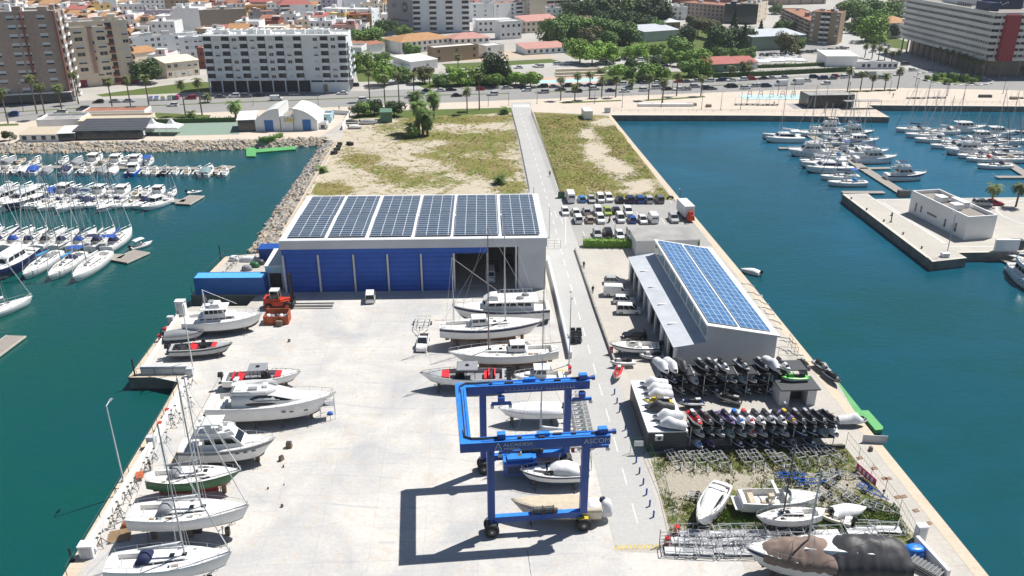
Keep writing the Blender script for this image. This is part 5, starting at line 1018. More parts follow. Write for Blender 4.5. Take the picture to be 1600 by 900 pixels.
for y in(0,CW):
 o=beam('top_beam',(-2.1,y,TZ+th/2),(CL+2.6,y,TZ+th/2),tw_,th);tb.append(o)
beam('cross_beam',(-2.7,-tw_/2,TZ+th/2+.01),(-2.7,CW+tw_/2,TZ+th/2+.01),1.25,th)
for y in(0,CW):
 for x in(0,CL):k=MB();k.box((x,y,(TZ+1.5)/2+.75),(.82,.82,TZ-1.5),DB);k.build('leg',cr)
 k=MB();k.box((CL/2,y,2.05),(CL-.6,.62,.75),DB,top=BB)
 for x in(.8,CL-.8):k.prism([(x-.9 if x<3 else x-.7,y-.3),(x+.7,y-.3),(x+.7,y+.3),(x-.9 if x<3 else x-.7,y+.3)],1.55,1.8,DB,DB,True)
 k.build('bottom_beam',cr)
 for x in(CL*.5,CL*.62):
  k=MB();k.tube((x-.45,y,2.85),(x+.45,y,2.85),.38,'steel_dark',12);k.box((x-.6,y,2.75),(.15,.8,.7),'steel_dark');k.box((x+.6,y,2.75),(.15,.8,.7),'steel_dark');k.box((x+.85,y,2.65),(.4,.4,.4),'steel_dark');k.build('winch',cr)
 for x in(0,CL):
  k=MB();k.box((x,y,1.55),(1.1,1.5,.3),'steel_dark' if y or not x else 'jet_yellow');k.box((x,y,1.1),(.4,.5,1.0),'black_gel');k.build('bogie',cr)
  for s in(-1,1):
   k=MB();n=20
   rg=[[(r*cos(2*pi*j/n),w_,.85+r*sin(2*pi*j/n)) for j in range(n)] for r,w_ in((.45,-.25),(.8,-.27),(.86,-.18),(.86,.18),(.8,.27),(.45,.25))]
   k.loft(rg,'black_rubber');wh=k.build('tyre',cr,loc=(x,y+s*.62,0));k=MB();k.tube((0,-.3,.85),(0,.3,.85),.4,'steel_dark',12);k.tube((0,-.34,.85),(0,.34,.85),.14,'galv',8);k.build('rim',wh)
for y in(0,CW):
 for x in(2.2,CL+1.6):
  yy=y+(.9 if y==0 else-.9)
  k=MB();k.tube((x,yy,TZ-.2),(x,yy,TZ-.8),.45,DB,10);k.prism([(x-1.2,yy-.15),(x+1.2,yy-.15),(x+1.2,yy+.15),(x-1.2,yy+.15)],TZ-1.35,TZ-1.0,DB,BB,True);k.box((x-1.1,yy,TZ-1.55),(.4,.4,.4),'galv');k.box((x+1.1,yy,TZ-1.55),(.4,.4,.4),'galv');k.tube((x,yy,TZ),(x,yy,TZ-.3),.1,'steel_dark',5);k.build('sheave_block',cr)
 k=MB();
 for i in range(9):k.box((CL*.26+i*.55,y-tw_/2-.03,TZ+.5),(.05,.05,.3),'galv')
 k.box((CL*.26+2.2,y-tw_/2-.03,TZ+.36),(4.6,.05,.04),'galv')
 if y:
  for i in range(9):k.box((CL*.74+i*.42,y-tw_/2-.03,TZ+.5),(.05,.05,.3),'galv')
  k.box((CL*.74+1.7,y-tw_/2-.03,TZ+.36),(3.6,.05,.04),'galv');k.build('cable_guide',cr)
 k=MB()
 for x in(1.0,3.2,5.6,7.4,9.2,11.4):k.box((x,y+rnd.uniform(-.25,.25),TZ+th+.1),(rnd.uniform(.3,1.1),.22,.2),'steel_dark')
 k.box((CL*.55,y+.2,TZ+th+.2),(1.4,.5,.4),BB);k.tube((-1,y+.3,TZ+th+.07),(CL+2,y+.3,TZ+th+.07),.05,BB,5);k.tube((-1,y-.35,TZ+th+.06),(CL+2,y-.35,TZ+th+.06),.03,'black_rubber',4);k.build('trolley_gear',cr)
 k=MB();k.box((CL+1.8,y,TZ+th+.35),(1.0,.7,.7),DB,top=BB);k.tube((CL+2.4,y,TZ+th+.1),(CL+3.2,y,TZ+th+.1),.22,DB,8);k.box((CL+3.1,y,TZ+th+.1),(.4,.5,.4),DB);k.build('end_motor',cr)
k=MB();k.box((1.2,.1,TZ+th+.35),(.9,.7,.7),DB,top=BB);k.build('control_box',cr)
for yy in(0,CW):
 k=MB();pr=[(-2.9,yy+(1.8 if not yy else-1.8),TZ+th+.06),(-2.8,yy+(.6 if not yy else-.6),TZ+th+.12),(-2.0,yy+.1,TZ+th+.12),(-.8,yy,TZ+th+.1),(1.0,yy+.1,TZ+th+.08)]
 for d_ in(0,.12,.24):k.path([(a,b+d_,c) for a,b,c in pr],.05,'black_rubber',5)
 k.build('hose',cr)
k=MB();k.box((-2.7,CW/2,TZ+th+.04),(.12,CW-2,.06),'black_rubber');k.box((-2.4,CW/2,TZ+th+.04),(.05,CW-2,.06),'black_rubber');k.build('cable_tray',cr)
k=MB();k.box((CL*.42,CW-1.6,1.75),(4.2,2.0,1.7),DB,top=BB);k.box((CL*.42,CW-1.6,2.75),(3.2,1.4,.3),DB,top=BB);k.build('engine_house',cr)
k=MB();
for i in range(12):k.box((CL*.38+.0,CW-2.62,1.2+i*.09),(2.4,.02,.04),'steel_dark')
k.build('grille',cr)
k=MB();k.box((0.0,-.5,6.5),(.12,.12,9.5),'deep_blue');k.build('ladder_rail',cr)
text('ASCOM',.86,'letter_grey',tb[0],(CL-.35,-tw_/2-.02,TZ+.28),(R(90),0,0),sx=1.0)
text('ALCAIDESA',.60,'letter_grey',tb[0],(1.35,-tw_/2-.02,TZ+.52),(R(90),0,0),sx=1.05)
text('MARINA',.42,'letter_grey',tb[0],(1.4,-tw_/2-.02,TZ+.07),(R(90),0,0),sx=1.1)
k=MB();k.tube((.45,-tw_/2-.02,TZ+.2),(.8,-tw_/2-.02,TZ+1.0),.035,'white_gel',4);k.tube((1.15,-tw_/2-.02,TZ+.2),(.8,-tw_/2-.02,TZ+1.0),.035,'white_gel',4);k.tube((.55,-tw_/2-.02,TZ+.42),(1.05,-tw_/2-.02,TZ+.42),.03,'white_gel',4);k.tube((.62,-tw_/2-.02,TZ+.15),(.98,-tw_/2-.02,TZ+.15),.03,'white_gel',4);k.build('emblem',cr)
def mk_jet(main='black_gel',accent='grey_gel',seat='dark_interior',cover=None,bottom=None):
 bottom=bottom or('black_gel' if main in('black_gel','navy','grey_gel','jet_purple') else 'white_gel')
 o=root('jet_ski',(0,0,0));k=MB();L=3.3;rg=[]
 for i in range(11):
  t=i/10;x=(t-.5)*L;b=(.56 if t<.45 else.56*(1-((t-.45)/.56)**2.2))+.01;zt=.38+.22*t**2;kz=.0+.45*max(0,(t-.6)/.4)**2.2
  rg.append([(x,0,kz),(x,b*.8,kz+.14),(x,b,zt-.05),(x,b*.9,zt+.03),(x,b*.45,zt+.1),(x,0,zt+.12),(x,-b*.45,zt+.1),(x,-b*.9,zt+.03),(x,-b,zt-.05),(x,-b*.8,kz+.14)])
 k.loft(rg,main,mats=[bottom,bottom,accent,main,main,main,main,accent,bottom,bottom]);k.build('hull',o)
 if cover:
  k=MB();rg=[]
  for i in range(9):
   t=i/8;x=(t-.5)*L*1.02;b=(.6 if t<.5 else.6*(1-((t-.5)/.52)**2.4));h=.35+.75*math.exp(-((t-.6)/.16)**2)+.45*math.exp(-((t-.25)/.3)**2)-.1*t
   rg.append([(x,b*cos(a),.3+max(h,.12)*sin(a)**.9+.04*mn.noise(Vector((x*3,a*3,2)))) for a in[pi*j/8 for j in range(9)]])
  k.loft(rg,cover,closed=False,cap=False);k.build('cover',o)
 else:
  k=MB();k.box((-.55,0,.68),(1.5,.38,.36),seat,taper=.85,ty=.7);k.box((-.9,0,.9),(.6,.34,.12),accent);k.build('seat',o)
  k=MB();k.box((.55,0,.78),(.9,.5,.4),main,taper=.5);k.box((.75,0,.72),(.7,.42,.3),accent,taper=.6);k.build('hood',o)
  k=MB();k.tube((.2,-.38,1.02),(.2,.38,1.02),.03,'black_gel',5);k.tube((.2,0,1.0),(.4,0,.8),.06,'black_gel',5);k.build('handlebar',o)
 return o
JV={'black':lambda:mk_jet(),'grey':lambda:mk_jet('grey_gel','black_gel'),'red':lambda:mk_jet('red','white_gel'),'red and white':lambda:mk_jet('white_gel','red'),'white and blue':lambda:mk_jet('white_gel','bright_blue'),'purple':lambda:mk_jet('jet_purple','black_gel'),'white and black':lambda:mk_jet('white_gel','black_gel'),'yellow and purple':lambda:mk_jet('jet_purple','jet_yellow'),'white covered':lambda:mk_jet(cover='canvas_white'),'black covered':lambda:mk_jet(cover='tarp_black'),'green':lambda:mk_jet('jet_green','black_gel'),'navy':lambda:mk_jet('navy','white_gel'),'blue bottomed':lambda:mk_jet('black_gel','white_gel',bottom='canvas_blue'),'yellow':lambda:mk_jet('jet_yellow','white_gel'),'pale blue covered':lambda:mk_jet(cover='pale_glass')}
def jet(var,X,Y,Z,rz,label,group=None):return place('jet_'+var,JV[var],(X,Y,Z),rz,label,'jet ski',group,1.2)
def rack(label,a,b,dep,levels,nbay,rz=None):
 d=b-a;L=d.length;rz=math.atan2(d.y,d.x);o=root('jet_ski_rack',a,rz);tag(o,label,'rack','steel jet ski racks')
 for z in levels:
  k=MB()
  for y in(.4,dep-.4):k.box((L/2,y,z),(L,.1,.12),'steel_dark')
  for i in range(nbay*2+1):k.box((i*L/(nbay*2),dep/2,z),(.06,dep,.06),'galv' if i%2 else 'steel_dark')
  k.box((L/2,dep/2,z-.1),(L,dep-.5,.03),'dark_interior');k.build('shelf',o)  # dark plate added beneath each shelf to deepen the shade between machines
 for i in range(nbay+1):
  for y in(.4,dep-.4):k=MB();k.box((i*L/nbay,y,levels[-1]/2),(.09,.09,levels[-1]),'galv');k.build('post',o)
 return o
ra=P(1032,623);rb=P(1232,620);rack('long two shelf steel rack of jet skis against the workshop gable',ra,rb,3.4,(1.95,3.75),6)
rd=(rb-ra);rl=rd.length;rzz=math.atan2(rd.y,rd.x);ru=rd.normalized();rn=Vector((-ru.y,ru.x,0))
def on(a,u,n,pxx,dep,z,zref):
 """point on the rack line a + t*u under photo column pxx"""
 lo,hi=-3.,60.
 for _ in range(30):
  m=(lo+hi)/2;q=a+u*m+n*dep
  if PROJ(q.x,q.y,z)[0]<pxx:lo=m
  else:hi=m
 return a+u*lo+n*dep+Vector((0,0,z))
def jets(a,u,n,z,dep,items,where,face):
 for i,(v,x) in enumerate(items):
  q=on(a,u,n,x,dep,z,0);jet(v,q.x,q.y,q.z,face+rnd.uniform(-.05,.05),f'{v} jet ski, {ORD[i+1]} from left {where}','jet skis '+where)
fc=-pi/2+R(14)
jets(ra,ru,rn,3.85,1.9,list(zip(['white covered','white covered','black covered','black','black','white and black','grey','black','white covered','white and black'],(1034,1049,1065,1097,1112,1129,1160,1190,1206,1222))),'on the top shelf by the workshop',fc)
jets(ra,ru,rn,2.05,1.7,list(zip(['navy','black','white covered','black','grey','white and black','pale blue covered','white and black','black','pale blue covered','navy'],(1048,1064,1080,1109,1126,1140,1156,1171,1187,1204,1220))),'on the middle shelf by the workshop',fc)
jets(ra,ru,rn,.1,1.7,list(zip(['navy','grey','black','navy','black','grey','navy','black','navy','black'],(1062,1080,1097,1114,1130,1147,1163,1180,1197,1214))),'on the ground below the workshop rack',fc)
sa_=P(1078,703);sb_=P(1302,701);rack('long steel rack of colourful jet skis beside the weedy trailer yard',sa_,sb_,3.4,(1.6,3.2),7)
sdv=sb_-sa_;su=sdv.normalized();sn=Vector((-su.y,su.x,0))
jets(sa_,su,sn,3.3,1.7,list(zip(['red','black','black','purple','white and blue','red and white','white and black','grey','white and black','yellow and purple','black','black','black','black'],(1086,1103,1120,1136,1152,1167,1183,1199,1216,1231,1247,1263,1279,1295))),'on top of the front rack',fc)
jets(sa_,su,sn,1.7,1.5,list(zip(['white and black','grey','white and black','pale blue covered','white and black','red and white','white and black','grey','white and black','blue bottomed','navy','pale blue covered','white covered'],(1089,1105,1121,1136,1154,1170,1186,1202,1219,1247,1263,1280,1296))),'on the lower shelf of the front rack',fc)
jets(sa_,su,sn,.1,1.2,list(zip(['white and blue','purple','navy','black','navy','black','grey','navy'],(1086,1104,1150,1170,1190,1215,1232,1262))),'on the ground under the front rack',fc)
for i,(v,x,y,rz,lb) in enumerate((('grey',1283,580,fc,'grey jet ski, hindmost of two standing at the right quay edge'),('black',1300,596,fc,'dark jet ski standing at the quay edge above the green float'),('black',1257,578,fc-.2,'black jet ski with raised seat right of the long rack'),('white covered',1330,665,0,'jet ski under white wrapping right of the front rack'),('navy',1078,637,pi+.1,'blue and white jet ski on a trolley behind the white container roof'),('black',1137,630,pi-.4,'black jet ski standing alone in the jet ski yard'),('white and black',972,573,pi+.1,'white jet ski on a low trolley beside the road'),('white and black',1018,563,pi,'pale jet ski on a trolley under the navy striped speedboat'),('red',965,590,-pi/2-.3,'red jet ski leaning at the corner of the jet ski yard'))):
 p=P(x,y);jet(v,p.x,p.y,.35,rz,lb)
wa=P(1011,706);CBL=13.2;ob_=root('office_container',(wa.x,wa.y,0),R(2.5));tag(ob_,'slatted dark office cabin with flat white roof carrying covered jet skis','cabin')
k=MB();k.box((2.55,CBL/2,1.5),(5.1,CBL,3.0),'slate_boards');k.build('wall',ob_);k=MB();k.box((2.55,CBL/2,3.08),(5.3,CBL+.2,.16),'hangar_white');k.build('roof',ob_)
k=MB();k.box((1.35,-.3,2.45),(1.0,.5,.75),'canvas_white');k.tube((1.35,-.56,2.45),(1.35,-.5,2.45),.28,'steel_dark',10);k.build('air_conditioner',ob_)
for i,(v,x,y,rz) in enumerate((('white covered',1021,604,pi),('white covered',1026,613,pi+.1),('white covered',1028,622,pi+.1),('yellow',1028,632,pi),('black covered',1030,641,pi),('white covered',1042,655,pi+.1),('white covered',1048,668,pi-.25))):
 p=P(x,y,3.2);jet(v,p.x,p.y,3.17,rz,f'{v} jet ski, {ORD[i+1]} from the rear on the white cabin roof','jet skis on the white cabin roof')
kp=P(1246,634);ko=root('kiosk',kp,R(3));tag(ko,'grey block kiosk with dark doorway at the end of the rack','kiosk');k=MB()
k.box((-2.1,1.6,1.35),(1.5,3.2,2.7),'hangar_fascia');k.box((1.9,1.6,1.35),(1.3,3.2,2.7),'hangar_fascia');k.box((0,2.6,1.35),(2.9,1.2,2.7),'recess_shade');k.build('wall',ko)
k=MB();k.box((0,1.5,2.8),(5.8,3.8,.2),'steel_dark');k.build('roof',ko);k=MB();k.box((-2.6,5,1.7),(.3,4,3.4),'slate_boards');k.box((0,6,3.3),(5.4,3,.15),'slate_boards');k.build('rear_canopy',ko)
q=ko.location+Vector((-.2,2.2,2.92));jet('green',q.x,q.y,q.z,pi+.1,'lime green jet ski lying on the kiosk roof')
def mk_trailer(m='galv',L=4.7,B=1.25,jetty=False):
 o=root('boat_trailer',(0,0,0));k=MB();z=.5;r=.06
 for s in(-1,1):k.tube((-L*.45,s*B/2,z),(L*.12,s*B/2,z),r,m,4);k.tube((L*.12,s*B/2,z),(L*.42,0,z),r,m,4);k.tube((-L*.4,s*B*.25,z+.28),(L*.05,s*B*.2,z+.22),.06,m,4)
 k.tube((L*.3,0,z),(L*.55,0,z-.05),.06,m,4)
 for x in(-.45,-.3,-.12,.1):k.tube((x*L,-B/2,z),(x*L,B/2,z),r,m,4)
 k.build('frame',o);k=MB();k.tube((L*.34,0,z),(L*.34,0,z+.75),.05,m,4);k.box((L*.33,0,z+.8),(.2,.22,.25),'black_rubber');k.build('winch_post',o)
 for s in(-1,1):k=MB();k.tube((-L*.16,s*(B/2+.1),.3),(-L*.16,s*(B/2+.32),.3),.3,'black_rubber',10);k.tube((-L*.16,s*(B/2+.33),.3),(-L*.16,s*(B/2+.34),.3),.15,'galv',8);k.build('wheel',o)
 k=MB();k.tube((L*.45,.2,0.1),(L*.45,.2,z+.3),.04,m,4);k.build('jockey_stand',o);return o
TL=[(1055,722,0),(1076,724,0),(1095,724,0),(1112,722,0),(1131,724,0),(1167,723,0),(1185,722,0),(1213,722,0),(1231,727,0),(1249,716,0),(1267,714,0),(1284,714,0),(1301,712,0),(1236,747,1),(1265,757,1),(1290,748,2),(1318,745,2),(1306,763,2),(1298,782,2),(1340,788,2),(1362,772,3),(1374,797,2),(1098,781,4)]
for i,(x,y,kk) in enumerate(TL):
 key,mk,col=[('tr',lambda:mk_trailer(),'galvanised'),('trb',lambda:mk_trailer('blue_paint',4.0,1.1),'blue'),('trs',lambda:mk_trailer('galv',4.0,1.1),'small galvanised'),('trb',lambda:mk_trailer('blue_paint',4.0,1.1),'blue'),('trs',lambda:mk_trailer('galv',4.0,1.1),'small galvanised')][kk]
 rz=-pi/2+R(16)+rnd.uniform(-.1,.1) if y<730 else rnd.choice([-.9,-.3,.3,.2,-1.2,-.6]) if kk!=1 else 0.05
 row='in the back row below the front rack' if y<730 else 'among the weeds of the trailer yard'
 ls=sorted([t for t in TL if(t[1]<730)==(y<730)]);place(key,mk,P(x,y),rz,f'empty {col} boat trailer, {ORD[ls.index((x, y, kk)) + 1]} from the left {row}','trailer','empty trailers in the weedy yard')
def mk_frame(L=4.2,B=1.8,H=1.1):
 o=root('cradle_frame',(0,0,0));k=MB()
 for z in(.12,H):
  for s in(-1,1):k.tube((-L/2,s*B/2,z),(L/2,s*B/2,z),.05,'galv',4)
  for x in(-L/2,L/2):k.tube((x,-B/2,z),(x,B/2,z),.05,'galv',4)
 k.build('rail',o);k=MB()
 for x in(-L/2,0,L/2):
  for s in(-1,1):k.tube((x,s*B/2,0),(x,s*B/2,H),.05,'galv',4)
 for s in(-1,1):k.tube((-L/2,s*B/2,.1),(0,s*B/2,H),.03,'galv',4);k.tube((0,s*B/2,H),(L/2,s*B/2,.1),.03,'galv',4)
 k.build('post',o);k=MB();k.box((0,0,.3),(L*.8,B*.7,.08),'galv' if L<4 else 'alu');k.build('tray',o);return o
FR=[(1085,838),(1118,837),(1152,838),(1186,836),(1222,835),(1070,848),(1104,849),(1140,849),(1172,848),(1208,846),(1243,843),(1060,864),(1090,863),(1122,862),(1154,864),(1186,860),(1262,842),(1290,836),(1345,832),(1385,830)]
for i,(x,y) in enumerate(FR):
 j=sum(1 for f in FR if(f[1]<843)==(y<843)and f[0]<=x)
 place('frame%d'%(i%2),(lambda:mk_frame()) if i%2==0 else(lambda:mk_frame(3.8,1.5,.8)),P(x,y),rnd.uniform(-.12,.12),f'empty grey steel cradle, {ORD[j]} from the left in the {"back" if y < 843 else "front"} of the cradle pile','cradle','stacked steel cradles at the end of the weedy yard')
def mk_jack(H=1.5):
 o=root('jack_stand',(0,0,0));k=MB()
 for a in(0,2.1,4.2):k.tube((0,0,H*.6),(cos(a)*.5,sin(a)*.5,.03),.04,'steel_dark',4)
 k.build('tripod',o);k=MB();k.tube((0,0,.3),(0,0,H),.035,'galv',5);k.box((0,0,H),(.3,.3,.05),'steel_dark');k.build('screw_post',o);return o
JK=[(302,600),(296,606),(290,618),(276,648),(270,655),(283,660),(268,662),(272,668),(243,716),(240,722),(233,730),(228,738),(214,762),(208,770),(203,776),(197,786),(190,806),(186,812),(179,822),(174,826),(160,850),(156,857),(207,805),(186,800),(300,635),(262,690)]
for i,(x,y) in enumerate(sorted(JK,key=lambda q:q[1])):place('jack',mk_jack,P(x,y),i,f'grey tripod jack stand, {ORD[i+1]} from the rear along the left quay wall','jack stand','jack stands stored on the left quay')
for i in range(12):
 p=P(900+i*1.4,628+i*6.5);place('rack_v',lambda:mk_frame(2.2,.9,1.6),p,R(8),f'folded steel stand, {ORD[i+1]} from the rear in the row along the yard wall','stand','steel stands in a row inside the yard wall')
for i,(x,y) in enumerate(((366,423),(371,419),(375,415),(379,411),(383,407))):place('jack',mk_jack,P(x-10,y),i,f'steel stand, {ORD[i+1]} from the front on the wharf behind the container','jack stand','stands on the wharf')
def mk_car(body='car_white',kind='hatch',far=False):
 o=root('parked_car',(0,0,0));L,Wd,H={'hatch':(4.1,1.75,1.48),'suv':(4.5,1.85,1.68),'van':(4.9,1.95,2.1),'mpv':(4.4,1.82,1.82),'pickup':(5.1,1.85,1.75),'sedan':(4.6,1.8,1.42),'bigvan':(5.6,2.05,2.5)}[kind]
 belt=H*(.60 if kind not in('van','bigvan','mpv') else.56);k=MB();st={'hatch':[(-.5,.55),(-.47,.62),(-.2,.64),(.2,.62),(.42,.54),(.49,.42)],'sedan':[(-.5,.52),(-.47,.62),(-.2,.64),(.2,.62),(.42,.54),(.49,.42)]}.get(kind,[(-.5,.56),(-.48,.64),(-.2,.65),(.22,.64),(.43,.58),(.495,.45)])
 rg=[]
 for t,h in st:
  z=belt*h/.64 if h<.64 else belt;w2=Wd/2*(.9 if abs(t)>.46 else.98 if abs(t)>.4 else 1)
  rg.append([(t*L,-w2,.22),(t*L,-w2*1.0,z*.7),(t*L,-w2*.93,z),(t*L,w2*.93,z),(t*L,w2,z*.7),(t*L,w2,.22)])
 k.loft(rg,body,smooth=False)
 x0,x1,f0,f1={'hatch':(-.485,.24,.10,.20),'suv':(-.49,.25,.07,.16),'van':(-.495,.36,.02,.16),'bigvan':(-.495,.40,.01,.14),'mpv':(-.49,.33,.04,.2),'pickup':(-.08,.24,.06,.16),'sedan':(-.36,.22,.14,.18)}[kind]
 w0=Wd*.93*.995;w1=Wd*.74 if kind in('hatch','sedan') else Wd*.8 if kind not in('van','bigvan') else Wd*.88
 a,b,c,d=x0*L,x1*L,(x0+f0)*L,(x1-f1)*L;zb,zt=belt-.01,H
 k.box(((c+d)/2,0,zt-.03),(d-c+.06,w1+.03,.07),body,taper=.96)
 lo=[(a,-w0/2,zb),(b,-w0/2,zb),(b,w0/2,zb),(a,w0/2,zb)];hi=[(c,-w1/2,zt-.04),(d,-w1/2,zt-.04),(d,w1/2,zt-.04),(c,w1/2,zt-.04)]
 if kind in('van','bigvan'):
  for j in range(4):k.face([lo[j],lo[(j+1)%4],hi[(j+1)%4],hi[j]],body)
 for s in(-1,1):
  for u in((.0,.36,.68,1.) if kind not in('van','bigvan') else()):
   xa=a+(b-a)*u;xb=c+(d-c)*u;k.tube((xa,s*w0/2,zb),(xb,s*w1/2,zt-.04),.035,body,4)
 if kind=='pickup':k.box((-.30*L,0,belt-.1),(.36*L,Wd*.78,.22),'black_rubber')
 k.build('body',o);k=MB()
 if kind in('van','bigvan'):
  e=.012;f=lambda u,v:tuple(lo[1][i]+(hi[1][i]-lo[1][i])*v for i in range(3))
  k.face([(b+(d-b)*.15+e,-w0*.44,zb+(zt-zb)*.15),(b+(d-b)*.15+e,w0*.44,zb+(zt-zb)*.15),(b+(d-b)*.8+e,w1*.42,zb+(zt-zb)*.8),(b+(d-b)*.8+e,-w1*.42,zb+(zt-zb)*.8)],'car_glass')
  for s in(-1,1):
   q=[(b-.95,s*(w0/2+e),zb+.08),(b-.1,s*(w0/2+e),zb+.08),(d-.0,s*(w1/2+.03),zb+(zt-zb)*.72),(b-.95,s*(w1/2+.04),zb+(zt-zb)*.72)];k.face(q if s<0 else q[::-1],'car_glass')
  k.face([(a-e,w0*.4,zb+.1),(a-e,-w0*.4,zb+.1),(c-e,-w1*.4,zt*.86),(c-e,w1*.4,zt*.86)],'car_glass')
 else:
  for j in range(4):k.face([lo[j],lo[(j+1)%4],hi[(j+1)%4],hi[j]],'car_glass')
 k.build('window_glass',o)
 for x in(-.31,.31):
  for s in(-1,1):
   k=MB();k.tube((x*L,s*(Wd/2-.2),.31),(x*L,s*(Wd/2+.015),.31),.31,'black_rubber',10 if not far else 7);k.tube((x*L,s*(Wd/2+.016),.31),(x*L,s*(Wd/2+.02),.31),.18,'alu',8 if not far else 6);k.build('wheel',o)
 if not far:
  for s in(-1,1):
   k=MB();k.box((.475*L,s*Wd*.36,belt*.72),(.16,.34,.14),'lamp_glass');k.build('headlight',o);k=MB();k.box((-.497*L,s*Wd*.40,belt*.8),(.06,.2,.22),'tail_red');k.build('tail_light',o)
   k=MB();k.box((.2*L,s*(Wd/2+.06),belt+.08),(.12,.14,.1),body);k.build('mirror',o)
 k=MB();k.box((.485*L,0,.42),(.1,Wd*.7,.16),'black_rubber');k.build('bumper',o);return o
KN={'hatch':'hatchback','suv':'off-road car','van':'van','mpv':'people carrier','pickup':'pickup','sedan':'saloon','bigvan':'tall van'}
def car(col,kind,x,y,rz,label,group=None,far=False,cat=None):
 p=P(x,y);return place(f'car_{col}_{kind}_{far}',lambda:mk_car('car_'+col,kind,far),p,rz,label,cat or('van' if 'van' in kind else 'pickup' if kind=='pickup' else 'car'),group)
up,dn=pi/2+YAW,-pi/2+YAW
ROWS=[(('white','bigvan',891,313,up),('light_blue','hatch',909,314,up),('silver','hatch',924,315,dn),('white','mpv',938,314,dn),('white','suv',951,313,dn),('black','hatch',968,315,up),('navy','suv',984,315,up),('blue','suv',999,315,up),('silver','suv',1013,315,up),('grey','mpv',1030,315,up)),(('white','hatch',883,334,dn),('white','hatch',899,334,up),('silver','hatch',916,333,up),('white','mpv',934,334,dn),('green','hatch',949,334,dn),('black','hatch',962,332,up),('white','suv',981,334,dn)),(('white','mpv',903,346,up),('beige','hatch',921,346,up),('white','suv',938,346,dn),('white','mpv',969,345,dn),('blue','hatch',987,346,up),('white','hatch',1004,347,dn),('white','van',1020,345,up),('silver','suv',1052,345,dn)),(('silver','hatch',933,369,dn),('black','mpv',949,368,up),('white','hatch',968,371,dn),('silver','mpv',986,370,dn),('white','hatch',1003,371,dn),('black','hatch',1018,370,up))]
for r,row in enumerate(ROWS):
 for i,(c,kd,x,y,rz) in enumerate(row):car(c,kd,x,y,rz,f'{c.replace("_", " ")} {KN[kd]}, {ORD[i+1]} from the left in the {["top", "second", "third", "front"][r]} row of the car park','cars in the pier car park')
car('silver','hatch',960,443,R(-4),'silver hatchback, hindmost in the line before the workshop','cars before the workshop');car('white','van',963,461,pi+R(-4)+pi,'white panel van parked before the workshop','cars before the workshop');car('white','hatch',975,473,R(-4),'white hatchback between two vans before the workshop','cars before the workshop');car('white','mpv',982,489,R(-4),'white windowed van nearest of the line before the workshop','cars before the workshop')
car('black','hatch',991,528,pi,'dark car in the workshop shade behind the navy striped speedboat')
car('white','mpv',579,468,up+R(4),'white van alone in front of the hangar doors');car('white','pickup',661,540,dn+R(-4),'white pickup towing an empty boat trailer in the yard')
tp=P(659,512);t_=place('tr_big',lambda:mk_trailer('galv',8,2.6),tp,dn+R(-4),'long empty boat trailer hitched behind the white pickup','trailer')
car('white','van',766,436,dn,'white van inside the open hangar bay')
car('silver','suv',1534,321,R(-6),'silver off-road car parked behind the marina office',far=True);car('red','sedan',1552,320,R(-6),'dark red car parked beside the palm at the marina office',far=True)
rnd=random.Random(11);cols=['white','silver','grey','black','white','navy','silver','white','blue']
BV=[('black','hatch',154,161),('silver','sedan',181,160),('silver','sedan',202,159.5),('red','suv',298,155),('silver','hatch',322,155),('grey','sedan',345,153),('white','suv',366,152),('grey','suv',385,152),('black','sedan',405,151),('silver','sedan',248+213,149),('white','sedan',535,147.5),('black','hatch',554,135),('white','suv',95,178),('white','suv',569,158),('navy','sedan',667,144),('white','sedan',687,143),('black','sedan',705,142),('red','hatch',751,141),('silver','sedan',792,139),('black','sedan',714,151),('black','suv',810,138),('black','suv',848,137),('grey','sedan',866,137),('black','suv',886,136),('navy','sedan',903,135),('navy','sedan',920,135),('black','sedan',935,134.5),('black','suv',953,133.5),('white','suv',971,133),('white','sedan',976,144),('grey','sedan',1008,131),('white','sedan',1027,131),('red','hatch',1060,129),('white','mpv',1026,139),('black','sedan',1042,141),('silver','sedan',1072,141),('grey','sedan',1074,129),('silver','sedan',1090,128),('white','suv',1104,138),('black','suv',1106,140),('white','suv',1108,128),('navy','suv',1126,127),('white','sedan',1143,127),('white','suv',1160,126),('red','suv',1175,125),('black','sedan',1192,124),('black','mpv',1145,137),('silver','sedan',1178,136),('white','sedan',1186,135),('navy','suv',1198,136),('white','bigvan',1220,134),('white','bigvan',1246,132),('silver','sedan',1207,123.5),('silver','sedan',1224,122.5),('navy','suv',1272,122),('navy','suv',1285,124),('grey','sedan',1300,124),('red','hatch',1306,120.5),('white','suv',1321,122),('grey','van',1340,121.5),('silver','bigvan',1358,120),('white','sedan',1403,118),('white','hatch',1426,111),('grey','mpv',1414,102),('white','hatch',1363,82),('white','sedan',839,104.5),('white','suv',843,105.5),('white','sedan',810,107),('white','suv',872,101.5),('white','sedan',886,101),('white','suv',942,96),('black','hatch',963,96),('white','suv',999,95),('navy','sedan',1034,100),('black','hatch',1000,102),('white','mpv',1017,86)]
for i in range(14):BV.append((cols[i%9],('hatch','suv','sedan')[i%3],823+i*26.3,146.2-i*.55 if i%2 else 142.5-i*.55))
BV+=[('white','hatch',270,166),('grey','suv',130,172),('white','van',432,157),('silver','hatch',640,153),('white','suv',770,149),('blue','hatch',20,180),('white','sedan',1260,128),('silver','suv',1380,123),('white','hatch',1290,132)]
seen={}
